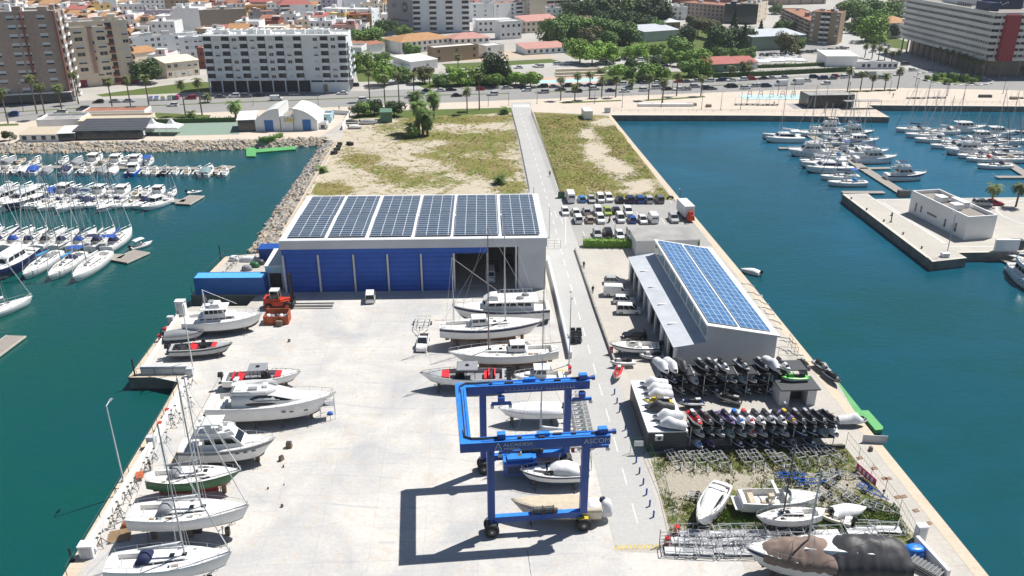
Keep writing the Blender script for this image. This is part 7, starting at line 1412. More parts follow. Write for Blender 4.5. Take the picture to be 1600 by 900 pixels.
TR=[(575,58,19,m_g),(567,95,14,b_),(597,90,10,m_g),(601,112,19,b_),(628,113,14,m_g),(664,114,14,o_),(690,122,11,m_g),(716,116,15,b_),(744,116,14,b_),(770,104,22,d_),(771,124,11,b_),(792,118,10,b_),(647,80,12,m_g),(603,40,13,d_),(630,49,11,m_g),(806,120,11,b_),(829,121,13,b_),(590,70,9,m_g),(866,50,20,m_g),(890,45,20,m_g),(878,42,22,m_g),(910,42,20,m_g),(932,42,19,m_g),(960,47,20,m_g),(978,52,16,m_g),(906,76,19,b_),(925,85,15,b_),(948,78,18,b_),(918,60,16,o_),(950,62,14,m_g),(981,81,10,b_),(1004,78,12,b_),(1025,77,11,b_),(1060,73,18,m_g),(1042,88,12,b_),(1088,88,15,b_),(1070,90,12,b_),(925,12,24,d_),(955,5,26,d_),(990,12,26,m_g),(1020,20,22,d_),(975,30,18,d_),(1025,40,14,m_g),(1000,35,14,d_),(905,18,20,d_),(1010,5,22,m_g),(940,30,16,d_),(1090,38,17,o_),(1075,55,14,d_),(1112,45,14,o_),(1130,60,18,d_),(1118,62,15,m_g),(1145,58,14,m_g),(1160,55,17,d_),(1125,82,10,m_g),(1150,85,10,m_g),(1170,83,9,m_g),(985,100,10,d_),(1017,98,10,d_),(960,111,13,b_),(1012,110,14,b_),(984,112,9,m_g),(1033,112,11,b_),(1075,104,13,m_g),(1092,104,14,b_),(1164,104,8,o_),(1180,62,8,m_g),(1003,121,7,d_),(1228,67,14,o_),(1247,68,10,m_g),(1222,40,13,m_g),(1330,14,20,m_g),(1362,12,20,m_g),(1392,12,18,m_g),(1341,36,14,m_g),(1366,42,21,b_),(1391,44,13,d_),(1414,48,9,o_),(1312,22,12,m_g),(1348,24,16,m_g),(1378,28,14,m_g),(1212,12,9,m_g),(230,108,19,d_),(205,160-52,8,m_g),(16,211,7,d_),(571,168,11,m_g),(585,165,12,d_),(616,168,12,d_),(560,172,9,d_),(1560-2,30,1,d_)][:-1]
for cx,cy,r_,m in TR:tree(cx,cy,r_,m)
for nm,L_ in tcount.items():
 for i,(cx,o) in enumerate(sorted(L_,key=lambda q:q[0])):
  o['label']=f'{nm} leafy tree, {ORD[i+1] if i < 40 else str(i)} such tree from the left of the town'
def conifer(cx,yb,yt,lb):
 p=P(cx,yb);H=HT(p,yt);o=root('conifer',p);tag(o,lb,'tree','conifers in the park')
 if 'con' not in CROWN:
  r2=random.Random(2);k=MB();mi=k.mat('leaf_dark')
  for i in range(2200):
   t=r2.random()**.8;a=r2.random()*6.28;rr=(1-t)*.25*r2.uniform(.6,1.05)*(1+.25*sin(t*40));q=Vector((cos(a)*rr,sin(a)*rr,.1+t*.9));s=.022;d=Vector((r2.gauss(0,1),r2.gauss(0,1),r2.gauss(0,1))).normalized();e=d.orthogonal().normalized();f=d.cross(e);j=len(k.v);k.v+=[tuple(q-e*s),tuple(q+f*s*.7),tuple(q+e*s),tuple(q-f*s*.7)];k.f.append((j,j+1,j+2,j+3));k.mi.append(mi)
  CROWN['con']=k.mesh('crown')
 link('crown',CROWN['con'],o,(0,0,0),scale=(H,H,H));link('trunk',TRUNK,o,(0,0,0),scale=(6,6,H));return o
conifer(1145,62,14,'tall dark conifer left of the glass fronted court building');conifer(1187,60,30,'dark conifer right of the glass fronted court building');conifer(1160,84,36,'tall grey green conifer in the middle of the park');conifer(1049,72,55,'small dark cypress before the grey park hall')
def palm_mesh(n_f=26,seed=1,L=1.0):
 r_=random.Random(seed);k=MB();mi=k.mat('palm_leaf')
 for i in range(n_f):
  a=i*2.4+r_.uniform(-.2,.2);el=r_.uniform(-.5,1.25);pts=[];n2=6;p=Vector((0,0,0));e=el
  for j in range(n2+1):pts.append(p.copy());p+=Vector((cos(a)*cos(e),sin(a)*cos(e),sin(e)))*L/n2;e-=.30
  side=Vector((-sin(a),cos(a),0))
  for j in range(n2):
   for s in(-1,1):
    for q in(0,.5):
     b=pts[j].lerp(pts[j+1],q);ln=L*.30*(1-abs((j+q)/n2-.45)*1.1);tip=b+side*s*ln+(pts[j+1]-pts[j])*.7+Vector((0,0,-ln*.35));c=pts[j].lerp(pts[j+1],q+.45);v=len(k.v);k.v+=[tuple(b),tuple(c),tuple(tip)];k.f.append((v,v+1,v+2));k.mi.append(mi)
 return k.mesh('crown')
PALMC=[palm_mesh(34,s) for s in(1,2,3)]
def skirt():
 r_=random.Random(5);k=MB();mi=k.mat('palm_dead')
 for i in range(60):a=r_.random()*6.28;z=-r_.random()*.5;v=len(k.v);k.v+=[(cos(a)*.07,sin(a)*.07,z),(cos(a+.3)*.07,sin(a+.3)*.07,z),(cos(a+.15)*.28,sin(a+.15)*.28,z-.45)];k.f.append((v,v+1,v+2));k.mi.append(mi)
 return k.mesh('dead_fronds')
SK=skirt();PT=MB();PT.tube((0,0,0),(0,0,1),1,'palm_trunk',8,.72);PT=PT.mesh('trunk')
FATC=[]
def palm(x,yb,yc,label,L=2.6,r=.26,fat=False,lean=0):
 p=P(x,yb);H=max(HT(p,yc),.6);o=root('palm_tree',p,x);tag(o,label,'palm','palms of the waterfront')
 t=link('trunk',PT,o,(0,0,0),scale=(r,r,H));c=link('crown',PALMC[int(x)%3],o,(0,0,H),scale=(L,L,L));(link('dead_fronds',SK,o,(0,0,H-.1),scale=(L,L,L*(1 if H>4 else.3))) if not fat else fatten(o,c,H,L));return o
def fatten(o,c,H,L):
 if not FATC:m=palm_mesh(48,9);m.materials[0]=MATS['bush_palm_leaf'];FATC.append(m)
 c.data=FATC[0]
 for i in range(1,max(1,min(2,int(H/2.6)))):link('crown',FATC[0],o,(.5*sin(i*2),.5*cos(i*2),H-i*2.3),scale=(L*.75,L*.75,L*.8))
PL=[(13,193,143),(72,186,134),(58,178,122),(98,178,137),(123,163,115),(176,170,126),(205,170,123),(235,177,121),(290,180,130),(316,180,127),(325,160,150),(578,158,111),(602,168,121),(624,166,116),(648,170,117),(672,145,117),(730,178,142),(749,172,119),(876,157,123),(898,158,135),(902,142,117),(921,155,115),(940,152,124),(962,152,122),(986,139,127),(1013,156,120),(1035,162,128),(1057,150,117),(1095,150,121),(1324,142,110),(1344,141,114),(1362,141,119),(1382,140,118),(1402,139,109),(1351,90,71),(1362,92,71),(1372,95,74),(1382,94,78),(1393,96,83),(1402,96,81),(1170,120,105),(1390-248,122,106),(1548,321,293),(1587,323,292),(1577,117,105),(1598,118,106),(716,112,88),(935+4,116,109),(1340,55,43)]
for i,(x,yb,yc) in enumerate(sorted(PL)):palm(x,yb,yc,f'tall thin palm, {ORD[i+1] if i < 40 else ORD[len(PL) - i] + " from the right" } {"from the left" if i < 40 else ""} along the waterfront'.replace('  ',' '))
for i in range(13):palm(1425+i*8.5,84+i*3.1,60+i*3.0,f'shaded palm, {ORD[i+1]} from the left before the striped hotel',2.3)
for i in range(6):palm(1432+i*16,82+i*6,62+i*6,f'shaded palm of the rear row, {ORD[i+1]} before the striped hotel',2.3)
for i,(x,yb,yc,lb) in enumerate(((300,188,178,'short bushy palm left of the court hedge'),(369,186,164,'broad palm left of the arched huts'),(652,206,150,'tall bushy palm at the left of the field clump'),(678,188,150,'bushy palm at the right of the field clump'),(661,210,168,'middle palm of the field clump'),(668,212,182,'low palm in front of the field clump'),(645,214,200,'short palm at the foot of the field clump'),(655,212,165,'inner palm of the field clump'),(781,287,280,'small palm bush near the right side of the vacant field'),(503,269,265,'small palm bush beside the riprap wall'),(788,178,172,'small palm bush at the top right of the field'),(577,172,162,'palm bush beside the green shed'),(610,175,163,'palm bush right of the green shed'))):
 palm(x,yb,yc,lb,3.7 if yb-yc>12 else 2.6,.45,True)
def hedge(label,pts,h,t,m='hedge_leaf',dens=26,leaf=.22):
 w_=W(pts);c=w_[0];k=MB();mi=k.mat(m);r_=random.Random(int(pts[0][0]))
 for a,b in zip(w_,w_[1:]):
  d=b-a;L=d.length;d.normalize();n2=Vector((-d.y,d.x,0));k.box(((a+b)/2-c+Vector((0,0,h*.42))),(L,t*.7,h*.8),m,math.atan2(d.y,d.x))
  for i in range(int(L*dens)):
   p=a+d*r_.random()*L+n2*r_.uniform(-.6,.6)*t-c;z=r_.uniform(.05,1.08)*h;q=Vector((r_.gauss(0,1),r_.gauss(0,1),r_.gauss(0,1))).normalized();e=q.orthogonal().normalized()*leaf;f=q.cross(e.normalized())*leaf*.6;p.z=z;j=len(k.v);k.v+=[tuple(p-e),tuple(p-f),tuple(p+e),tuple(p+f)];k.f.append((j,j+1,j+2,j+3));k.mi.append(mi)
 o=k.build('hedge',loc=c);return tag(o,label,'hedge')
hedge('leafy bright hedge between the car park and the forecourt',[(911,385),(1002,386)],1.9,2.0,dens=60)
hedge('short piece of hedge behind the workshop',[(1073,386),(1092,386)],1.8,1.6,dens=60)
hedge('long dark clipped hedge before the restaurant garden',[(1114,121),(1200,118),(1330,111)],2.4,1.4,'leaf_dark',14,.3)
hedge('second dark hedge behind the white garden tents',[(1140,108),(1230,105),(1320,101)],1.8,1.4,'leaf_dark',12,.3)
hedge('dark hedge row above the tennis court',[(240,193),(370,190)],1.8,1.2,'leaf_dark',16,.25)
hedge('shrubs on the riprap shore below the arched huts',[(405,222),(425,220),(440,214)],1.6,2,'leaf_mid',30,.25)
for i,(x,y,r_) in enumerate(((1462,112,3),(1472,110,3),(1490,112,4),(1505,113,3.5),(1520,117,3),(1480,118,3),(1448,113,2.6),(1528,113,2.5))):
 tree(x,y+8,r_*1.6,'leaf_bright' if i%2 else 'leaf_mid',f'round shrub, {ORD[i+1]} planted on the roundabout island',cat='shrub',name='shrub',group='shrubs on the roundabout')
sheet('roundabout',W([(1446,124),(1455,119),(1480,116.5),(1510,118),(1532,123),(1530,128),(1500,130.5),(1465,129)]),.06,'lawn')
k=MB();
cen=P(1489,123)
for i in range(44):
 a=i/44*6.283;q=Vector((cos(a)*15.5,sin(a)*17,0));k.box((q.x,q.y,.15),(1.2,1.2,.3),'plaster_white' if i%2 else 'asphalt',a)
o=k.build('kerb',loc=cen);tag(o,kind='structure')
WIN={}
def win_mesh(w_,h_,style):
 key=(w_,h_,style)
 if key in WIN:return WIN[key]
 k=MB()
 if style=='plain':k.box((0,-.02,0),(w_+.16,.1,h_+.16),'plaster_white');k.box((-w_/4-.02,-.08,0),(w_/2-.06,.03,h_),'window_glass');k.box((w_/4+.02,-.08,0),(w_/2-.06,.03,h_),'window_glass')
 if style=='shut':k.box((0,-.02,0),(w_+.1,.1,h_+.1),'shutter');k.box((0,-.08,-h_*.3),(w_,.03,h_*.4),'window_glass')
 if style=='closed':k.box((0,-.03,0),(w_,.12,h_),'shutter');k.box((0,-.09,-h_*.47),(w_+.15,.12,.08),'plaster_white')
 if style=='dark':k.box((0,-.02,0),(w_,.08,h_),'window_glass')
 WIN[key]=k.mesh('window');return WIN[key]
BALC={}
def balc_mesh(w_,h_,rail_m,glass='recess_shade'):
 key=(w_,h_,rail_m)
 if key in BALC:return BALC[key]
 k=MB();k.box((0,-.01,0),(w_,.06,h_),glass);k.box((w_*.18,-.06,-.15),(w_*.4,.05,h_*.8),'window_glass');k.box((0,-.55,-h_/2-.06),(w_+.1,1.1,.14),'plaster_white');k.box((0,-1.08,-h_/2+.5),(w_,.05,1.1),rail_m)  # flat dark panel paints the shade of a balcony opening
 for s in(-1,1):k.box((s*w_/2,-.55,-h_/2+.45),(.05,1.0,.9),rail_m)
 BALC[key]=k.mesh('balcony');return BALC[key]
def bld(name,label,A,B,yt,depth,wallm,roofm='roof_grey',fl=3,spec='w',style='mix',roof='flat',ww=1.3,wh=1.25,ground=None,cat='building',H=None,group=None,side=True,rail='plaster_white',hz=None,roofh=2.6,clutter=0,bands=None,sidew='w..w',parapet=.8,z0=0):
 a=P(*A);b=P(*B);d=b-a;L=d.length;rz=math.atan2(d.y,d.x);H=H or HT(a,yt);o=root(name,(a.x,a.y,z0),rz);tag(o,label,cat,group)
 g0=0;fh=H/fl
 k=MB()
 if ground:
  g0=fh*1.5;k.box((L/2,depth/2+.8,g0/2),(L-.6,depth-2,g0),'recess_shade');n=max(3,int(L/5));[k.box((.3+i*(L-.6)/n,.3,g0/2),(.5,.5,g0),wallm) for i in range(n+1)]  # inset dark box paints the shade of the open ground floor
  k.box((L/2,depth/2,(H+g0)/2),(L,depth,H-g0),wallm)
 else:k.box((L/2,depth/2,H/2),(L,depth,H),wallm)
 k.build('wall',o);k=MB()
 if roof=='flat':
  k.box((L/2,depth/2,H+.05),(L-.5,depth-.5,.1),roofm);pm=wallm if not bands else bands
  for c,q in(((L/2,.12,H+parapet/2),(L,.24,parapet)),((L/2,depth-.12,H+parapet/2),(L,.24,parapet)),((.12,depth/2,H+parapet/2),(.24,depth-.5,parapet)),((L-.12,depth/2,H+parapet/2),(.24,depth-.5,parapet))):k.box(c,q,pm)
 elif roof=='hip':
  e=.7;r_=min(depth,L)*.5;p0=[(-e,-e,H),(L+e,-e,H),(L+e,depth+e,H),(-e,depth+e,H)]
  if L>depth:r0,r1=(r_,depth/2,H+roofh),(L-r_,depth/2,H+roofh);k.face([p0[0],p0[1],r1,r0],roofm);k.face([p0[1],p0[2],r1],roofm);k.face([p0[2],p0[3],r0,r1],roofm);k.face([p0[3],p0[0],r0],roofm)
  else:r0,r1=(L/2,r_,H+roofh),(L/2,depth-r_,H+roofh);k.face([p0[0],p0[1],r0],roofm);k.face([p0[1],p0[2],r1,r0],roofm);k.face([p0[2],p0[3],r1],roofm);k.face([p0[3],p0[0],r0,r1],roofm)
  k.face(p0[::-1],wallm)
 elif roof=='shed':k.face([(-.4,-.4,H+.1),(L+.4,-.4,H+.1),(L+.4,depth+.4,H+roofh),(-.4,depth+.4,H+roofh)],roofm);k.face([(0,depth,H),(L,depth,H),(L,depth,H+roofh-.05),(0,depth,H+roofh-.05)][::-1],wallm);k.face([(0,0,H),(0,depth,H),(0,depth,H+roofh-.1)],wallm);k.face([(L,0,H),(L,depth,H),(L,depth,H+roofh-.1)],wallm)
 elif roof=='gable':k.face([(-.4,-.4,H),(L+.4,-.4,H),(L+.4,depth/2,H+roofh),(-.4,depth/2,H+roofh)],roofm);k.face([(-.4,depth/2,H+roofh),(L+.4,depth/2,H+roofh),(L+.4,depth+.4,H),(-.4,depth+.4,H)],roofm);k.face([(0,0,H),(0,depth/2,H+roofh-.1),(0,depth,H)],wallm);k.face([(L,0,H),(L,depth,H),(L,depth/2,H+roofh-.1)],wallm)
 k.build('roof',o)
 rr=random.Random(int(A[0]*3+A[1]));cnt=0
 def face_items(n_,org,ang,width,sp):
  nonlocal cnt
  n=len(sp)
  for f in range(1 if ground else 0,fl):
   z=g0+(H-g0)*((f-(1 if ground else 0))+.55)/(fl-(1 if ground else 0)) if ground else fh*(f+.55)
   for i,c in enumerate(sp):
    if c=='.' or cnt>98:continue
    x=(i+.5)*width/n;loc=(org[0]+cos(ang)*x,org[1]+sin(ang)*x,z)
    if c=='w':
     st=rr.choice(['plain','shut','closed']) if style=='mix' else style;q=link('window',win_mesh(ww,wh,st),o,loc,ang)
    elif c=='b':q=link('balcony',balc_mesh(round(width/n*.86,1),round(fh*.84,1),rail),o,loc,ang)
    elif c=='r':q=link('window',win_mesh(round(width/n,2),wh,'dark'),o,loc,ang)
    elif c=='d':q=link('window',win_mesh(ww,wh,'dark'),o,loc,ang)
    cnt+=1
 if spec:face_items(0,(0,0),0,L,spec)
 if side and sidew:
  if a.x>0:face_items(1,(0,depth),-pi/2,depth,sidew)
  else:face_items(1,(L,0),pi/2,depth,sidew)
 for i in range(clutter):
  k=MB();w_,h_=rr.uniform(1.5,4),rr.uniform(1.2,2.6);k.box((0,0,h_/2),(w_,rr.uniform(1.5,3),h_),rr.choice(['plaster_white',wallm,'plaster_pale']));k.box((0,0,h_+.05),(w_+.2,2,.1),'roof_white');k.build('roof_hut',o,loc=(rr.uniform(2,L-2),rr.uniform(2,max(2.5,depth-2)),H+.1))
 return o
bld('apartment_block','brown brick apartment tower at the left edge with stacked white shutters',(-40,166),(115,158),24,15,'brick_brown',fl=10,spec='ww.w.ww.w.',sidew='b.b',clutter=6,ww=2.6,wh=1.6,style='shut',ground=None)
b0=bpy.data.objects.get('apartment_block')
for x in(.20,.66,.985):
 L_=(P(115,158)-P(-40,166)).length;H_=HT(P(-40,166),24);k=MB();k.box((x*L_,-.5,H_/2+1.5),(.5,1.2,H_-2),'brick_red');k.build('brick_fin',b0)
k=MB();k.box((L_/2,-.6,1.9),(L_,1.4,3.6),'window_glass');k.box((L_/2,-.9,3.9),(L_,2.2,.3),'plaster_white');k.build('shop_front',b0)
bld('apartment_block','cream apartment block with maroon garage doors beside the brown tower',(121,137),(214,130),38,13,'plaster_cream',fl=8,spec='ww.wwb.w',sidew='b',clutter=5,ww=2.2,wh=1.3,rail='brick_red')
b1=bpy.data.objects.get('apartment_block.001')or b0;Lb=(P(214,130)-P(121,137)).length
for i in(.12,.48,.74,.95):k=MB();k.box((i*Lb,-.06,1.5),(2.6,.1,3.0),'door_maroon');k.build('garage_door',b1)
for x0,x1 in((.05,.3),(.42,.66)):k=MB();k.box(((x0+x1)/2*Lb,-.35,15),((x1-x0)*Lb,.7,19),'plaster_cream');k.build('bay',b1)
for x0,x1 in((.05,.3),(.42,.66)):
 for f in range(6):link('window',win_mesh(3.0,1.5,'shut' if f%2 else 'plain'),b1,((x0+x1)/2*Lb,-.72,7.3+f*3.1))
k=MB();k.box((.36*Lb,-.1,15),(.06*Lb,.25,19),'plaster_rose');k.build('rose_panel',b1)
pb=bld('apartment_block','long pale grey apartment block with rooftop pergolas and dark open ground floor',(328,145),(547,143.5),57,14,'plaster_pale','roof_white',fl=7,spec='bwbwbwbwbwb.wbwb',sidew='b.b',ground=True,clutter=22,ww=1.7,wh=1.2,rail='plaster_pale')
k=MB();Lp=(P(547,143.5)-P(328,145)).length;Hp=HT(P(328,145),57);k.box((Lp/2,-.6,Hp+.3),(Lp+2,1.6,.5),'plaster_white');k.build('cornice',pb)
for i in range(20):
 k=MB();x=3+i*(Lp-6)/19;h=2.4;[k.tube((x+s,1,Hp),(x+s,1,Hp+h),.1,'plaster_white',4) for s in(-1.2,1.2)];k.tube((x-1.2,1,Hp+h),(x+1.2,1,Hp+h),.1,'plaster_white',4);k.tube((x-1.2,1,Hp+h),(x-1.2,5,Hp+h),.1,'plaster_white',4);k.tube((x+1.2,1,Hp+h),(x+1.2,5,Hp+h),.1,'plaster_white',4);k.build('pergola',pb)
k=MB();k.box((Lp*.86,-.2,2),(Lp*.26,1.0,4.2),'plaster_pale');k.build('ground_wall',pb)
k=MB();[k.box((Lp*x,-.75,1.8),(1.9 if x!=.83 else 1.7,.1,3.0),'brick_tan') for x in(.83,)];k.build('door',pb)
tb_=bld('residential_tower','tall grey tower with round dark emblem on its blank side wall',(646,51),(734,50),0,16,'plaster_pale',fl=13,spec='b.b.b.b',H=42,sidew=None,rail='plaster_white',clutter=2)
k=MB();k.box((-.15,8,21),(.25,17,42),'plaster_grey');k.build('gable_wall',tb_)
k=MB();k.box((-6,6.2,21),(12,.3,42),'plaster_grey');
sgw=root('side_wing',(0,0,0));bpy.data.objects.remove(sgw)
pt=P(607,45);pw2=P(646,51);dd=pw2-pt;srz=math.atan2(dd.y,dd.x);sg=root('residential_tower',pt,srz);tag(sg,'blank grey gable of the tower carrying the ER SUB lettering and round emblem','building');k=MB();LL=dd.length-.5;k.box((LL/2,4,21),(LL,8,42),'plaster_grey');k.build('wall',sg)
zc=HT(pt,8);k=MB();k.tube((LL*.72,-.12,zc),(LL*.72,-.02,zc),3.2,'navy',24);em=k.build('emblem',sg)
text('ER',3.4,'steel_dark',sg,(LL*.22,-.1,zc-.8),(R(90),0,0));text('SUB',2.4,'white_gel',sg,(LL*.72-2.4,-.2,zc-.8),(R(90),0,0));k=MB();k.box((LL*.5,-.08,zc-8.2),(LL*.7,.06,.9),'steel_dark');k.build('lettering_line',sg)
k=MB();k.box((LL*.62,-.08,zc-11),(LL*.6,.06,.4),'steel_dark',0);k.build('lettering_line',sg)
B_=[('school','white school with orange tiled hip roof and solar panels',(627,84),(708,76),66,20,'plaster_white','tile_orange',2,'wwwwwwwwww','hip',2.8,None),('school','white school wing with pink tiled roof',(709,78),(765,75),61,14,'plaster_white','tile_pink',2,'wwwwww','hip',2.4,None),('sports_hall','low white flat roofed hall behind the bright plane trees',(642,111),(684,106),97,16,'plaster_white','roof_white',1,'..w.','shed',1.0,None),('annex','low white building with solar panels left of the white hall',(594,104),(640,111),98,14,'plaster_white','roof_grey',1,'w.w','flat',1,None),('brown_block','brown and tan cube annex of the school',(679,98),(748,92),76,8,'brick_tan','roof_white',2,'d.d.d','flat',1,None),('white_house','white low house at the right end of the school yard',(760,91),(788,88),73,8,'plaster_white','roof_white',2,'w.w','flat',1,None),('garage','low white walled yard building with terracotta roof below the dark tree',(551,90),(602,84),73,12,'plaster_white','roof_terracotta',1,'..w..','shed',1.2,None),('orange_flats','small orange flats with terracotta bays in the old town',(546,47),(581,46),24,12,'plaster_orange','tile_red',3,'b.wb.','flat',2,None),('white_villa','white palace villa with yellow corner trims',(747,52),(803,50),33,14,'plaster_white','roof_white',2,'wwwwwww','flat',1,None),('white_villa','front wing of the white villa with tall windows',(782,62),(815,60),35,8,'plaster_white','roof_white',2,'wwww','flat',1,None),('white_flats','white flats with dark balconies above the villa',(772,33),(828,28),7,12,'plaster_white','roof_terracotta',4,'w.wbw','flat',1,None),('grey_flats','grey white flats right of the round emblem tower',(738,34),(771,33),7,10,'plaster_pale','roof_grey',4,'w.w.','flat',1,None),('beige_tower','beige tower block with white balcony bands behind the park',(828,30),(903,26),0,14,'plaster_cream','roof_grey',10,'..bbbb','flat',1,30),('school','low school with pink tiled roof left of the park trees',(822,52),(875,48),34,14,'plaster_cream','tile_pink',2,'wwwwwww','shed',2.5,None),('nursery','long low nursery with pink terracotta roof panels',(822,86),(887,82),77,14,'plaster_pale','tile_pink',1,'ddddddd','shed',1.6,None),('park_hall','grey park hall with low sloping roof',(1006,66),(1060,62),50,18,'hangar_fascia','roof_cladding',2,'...','shed',2,None),('white_cube','white tall cube building beside the courthouse',(1043,31),(1073,31),12,10,'plaster_white','roof_grey',3,'.ww.','flat',1,None),('small_hall','tan low hall in front of the white cube',(1040,48),(1062,47),35,10,'brick_tan','roof_cladding',1,'d','hip',2,None),('courthouse','brown brick courthouse wing with arcaded windows',(1060,27),(1136,34),4,20,'brick_brown','roof_terracotta',4,'dddddddddddd','flat',1,None),('glass_court','glass fronted office building with pale end wall',(1130,36),(1182,38),7,16,'window_glass','roof_gravel',4,'','flat',1,None),('glass_court','pale stone end wing of the glass office building',(1182,38),(1197,32),7,12,'plaster_cream','roof_gravel',4,'d.d','flat',1,None),('sports_centre','large hall with pale sloping metal roof beside the car lot',(1173,80),(1256,76),58,20,'court_green','roof_cladding',2,'....','shed',1.5,None),('terracotta_flats','long brown balconied flats left of the tan gable',(1218,42),(1262,66),14,14,'brick_brown','roof_terracotta',6,'bbbbbb','flat',1,None),('tan_flats','tan flats with blue awnings over the car lot',(1262,67),(1307,70),19,14,'brick_tan','roof_terracotta',6,'w.bb.w','flat',1,None),('white_villa','white house with orange hip roof left of the hotel',(1388,60),(1421,58),36,16,'plaster_white','tile_orange',2,'w.w','hip',3.2,None),('club_house','green walled pavilion with red sheet roof by the boulevard',(1109,113),(1156,111),101,12,'court_green','tile_red',1,'.dd','shed',1.8,None),('club_house','grey end of the red roofed pavilion',(1157,109),(1183,108),98,10,'hangar_fascia','tile_red',1,'d','shed',1.6,None),('white_shed','white workshop shed with pale sheet roof beside the hotel crossing',(1290,104),(1338,104),88,14,'plaster_white','roof_white',1,'','shed',1.2,None),('mural_wall','long low wall painted with dark murals',(1336,108),(1402,108),98,.6,'plaster_white','roof_white',1,'.dd.dddd','flat',1,None),('pink_house','pink two storey house with pale roof beside the grass plot',(262,123),(313,117),99,12,'plaster_cream','plaster_cream',2,'wwwww','shed',1.4,None),('old_house','old house with ochre tiled roof behind the dark tree',(212,100),(250,95),84,10,'plaster_cream','tile_orange',1,'..w','shed',2,None),('blue_terrace','pale blue terraced house with grey eaves',(208,87),(284,81),60,12,'plaster_pale','roof_gravel',3,'w.wwww.w','flat',1,None),('white_terrace','white terraced house with dark framed windows',(284,91),(320,89),60,10,'plaster_pale','roof_white',3,'.wwww','flat',1,None),('white_gable','tall blank white gable house behind the pale block',(275,55),(316,55),14,16,'plaster_white','roof_white',4,'','flat',1,None),('tan_gable','tall blank tan gable behind the pale block',(316,55),(389,52),17,14,'render_tan','roof_gravel',4,'','flat',1,None),('lilac_terrace','lilac terrace of flats in the old town',(222,40),(275,40),17,14,'plaster_lilac','roof_gravel',3,'d.ww.w','flat',1,None),('grey_loft','grey rooftop flats behind the tan gable',(390,41),(441,40),19,12,'plaster_grey','roof_terracotta',3,'d.d.d','flat',1,None),('red_roof_tower','tall grey block with red pyramid roofs above the pale block',(440,40),(490,38),8,16,'plaster_pale','tile_red',5,'b.w','hip',6,None),('red_roof_tower','left tower with broad red hipped roofs above the tan gable',(352,22),(440,22),3,16,'plaster_rose','tile_red',4,'w.w.w','hip',5,None),('yellow_house','bright yellow stepped house in the old town',(138,30),(177,27),9,14,'plaster_yellow','roof_terracotta',3,'..dd','flat',1,None),('orange_house','small orange rooftop house among terracotta roofs',(229,52),(246,52),34,8,'plaster_orange','tile_orange',2,'dd','flat',1,None),('orange_house','orange rooftop house before the white gable',(262,53),(281,53),38,8,'plaster_orange','tile_orange',2,'d.d','flat',1,None),('blue_long_flats','long light blue flats in the distant town',(505,36),(582,38),14,14,'plaster_pale','roof_white',3,'w.w.w.w.w','flat',1,None),]
for nm,lb,A,B,yt,dp,wm,rm,fl,sp,rf,rh,H in B_:
 bld(nm,lb,A,B,yt,dp,wm,rm,fl,sp,roof=rf,roofh=rh,H=H,clutter=3 if rf=='flat' and fl>2 else 0,ww=1.5,wh=1.5,style='dark' if 'villa' in nm or 'school' in nm else 'mix',sidew='w.w' if fl>1 else None,rail='plaster_white' if 'terracotta' not in nm else 'brick_brown',parapet=.5)
ha=P(1536,121);hl=84;hw=95;hot=root('hotel',(ha.x,ha.y,0),R(2));tag(hot,'large white banded hotel with a dark red stair panel on stilts','hotel')
hz0,hz1=8.0,27.5;k=MB();k.box((hw/2,hl/2,(hz0+hz1)/2),(hw-1,hl-1,hz1-hz0-.2),'window_glass');k.build('glass_storeys',hot)
nf=7
for f in range(nf+1):
 z=hz0+f*(hz1-hz0)/nf;h=1.55;k=MB();e=.7*(f/nf)
 k.box((hw/2,-e*2+.4,z),(hw+2*e,.8,h),'hotel_band');k.box((-e*2+.4,hl/2,z+.002),(.8,hl+2*e,h),'hotel_band');k.build('balcony_band',hot)
for f in range(nf):
 z=hz0+(f+.5)*(hz1-hz0)/nf;k=MB();[k.box((-.05+.0,i*hl/40,z),(.9,.25,1.5),'hotel_band') for i in range(1,40)];[k.box((i*hw/36,-.05,z),(.25,.9,1.5),'hotel_band') for i in range(1,36)];k.build('mullion',hot)
k=MB();k.box((6.5,-1.9,(hz0+hz1)/2-.3),(6.2,2.6,hz1-hz0+.2),'hotel_red');k.build('stair_panel',hot)
k=MB();k.box((hw/2,hl/2,hz1+.4),(hw,hl,.3),'roof_gravel');k.build('roof',hot)
for x,y,w_,d_,h_,m in((12,18,18,3,4.5,'navy'),(-0+2,12,4,12,3.5,'navy'),(30,30,20,14,4,'plaster_white'),(8,45,8,20,3,'plaster_white'),(14,62,10,8,3.4,'hangar_fascia'),(34,8,6,3,4,'navy')):k=MB();k.box((x,y,hz1+.6+h_/2),(w_,d_,h_),m);k.build('roof_hut',hot)
k=MB();[k.box((6+i*1.1,16.4,hz1+3+.5*sin(i*2.1)),(.7,.08,.5),'white_gel') for i in range(8)];k.build('sign_strokes',hot);k=MB();[k.box((-.1,22+i*1.6,hz1+1.7),(.12,.9,1.6),'steel_dark') for i in range(8)];k.build('sign_strokes',hot)
for i in range(15):k=MB();k.box((.8,2+i*(hl-4)/14,hz0/2),(.6,.6,hz0),'render_tan');k.build('pier',hot)
for i in range(1,12):k=MB();k.box((i*hw/12,.8,hz0/2),(.6,.6,hz0),'render_tan');k.build('pier',hot)
k=MB();k.box((hw/2+3,hl/2+3,hz0/2-.2),(hw-6,hl-6,hz0-.6),'brick_brown');k.build('podium',hot)
bld('low_wall_house','long tan low podium building right of the hotel crossing',(1540,118),(1640,118),97,30,'render_tan','terrace_pink',1,'d.d.d',roof='flat')
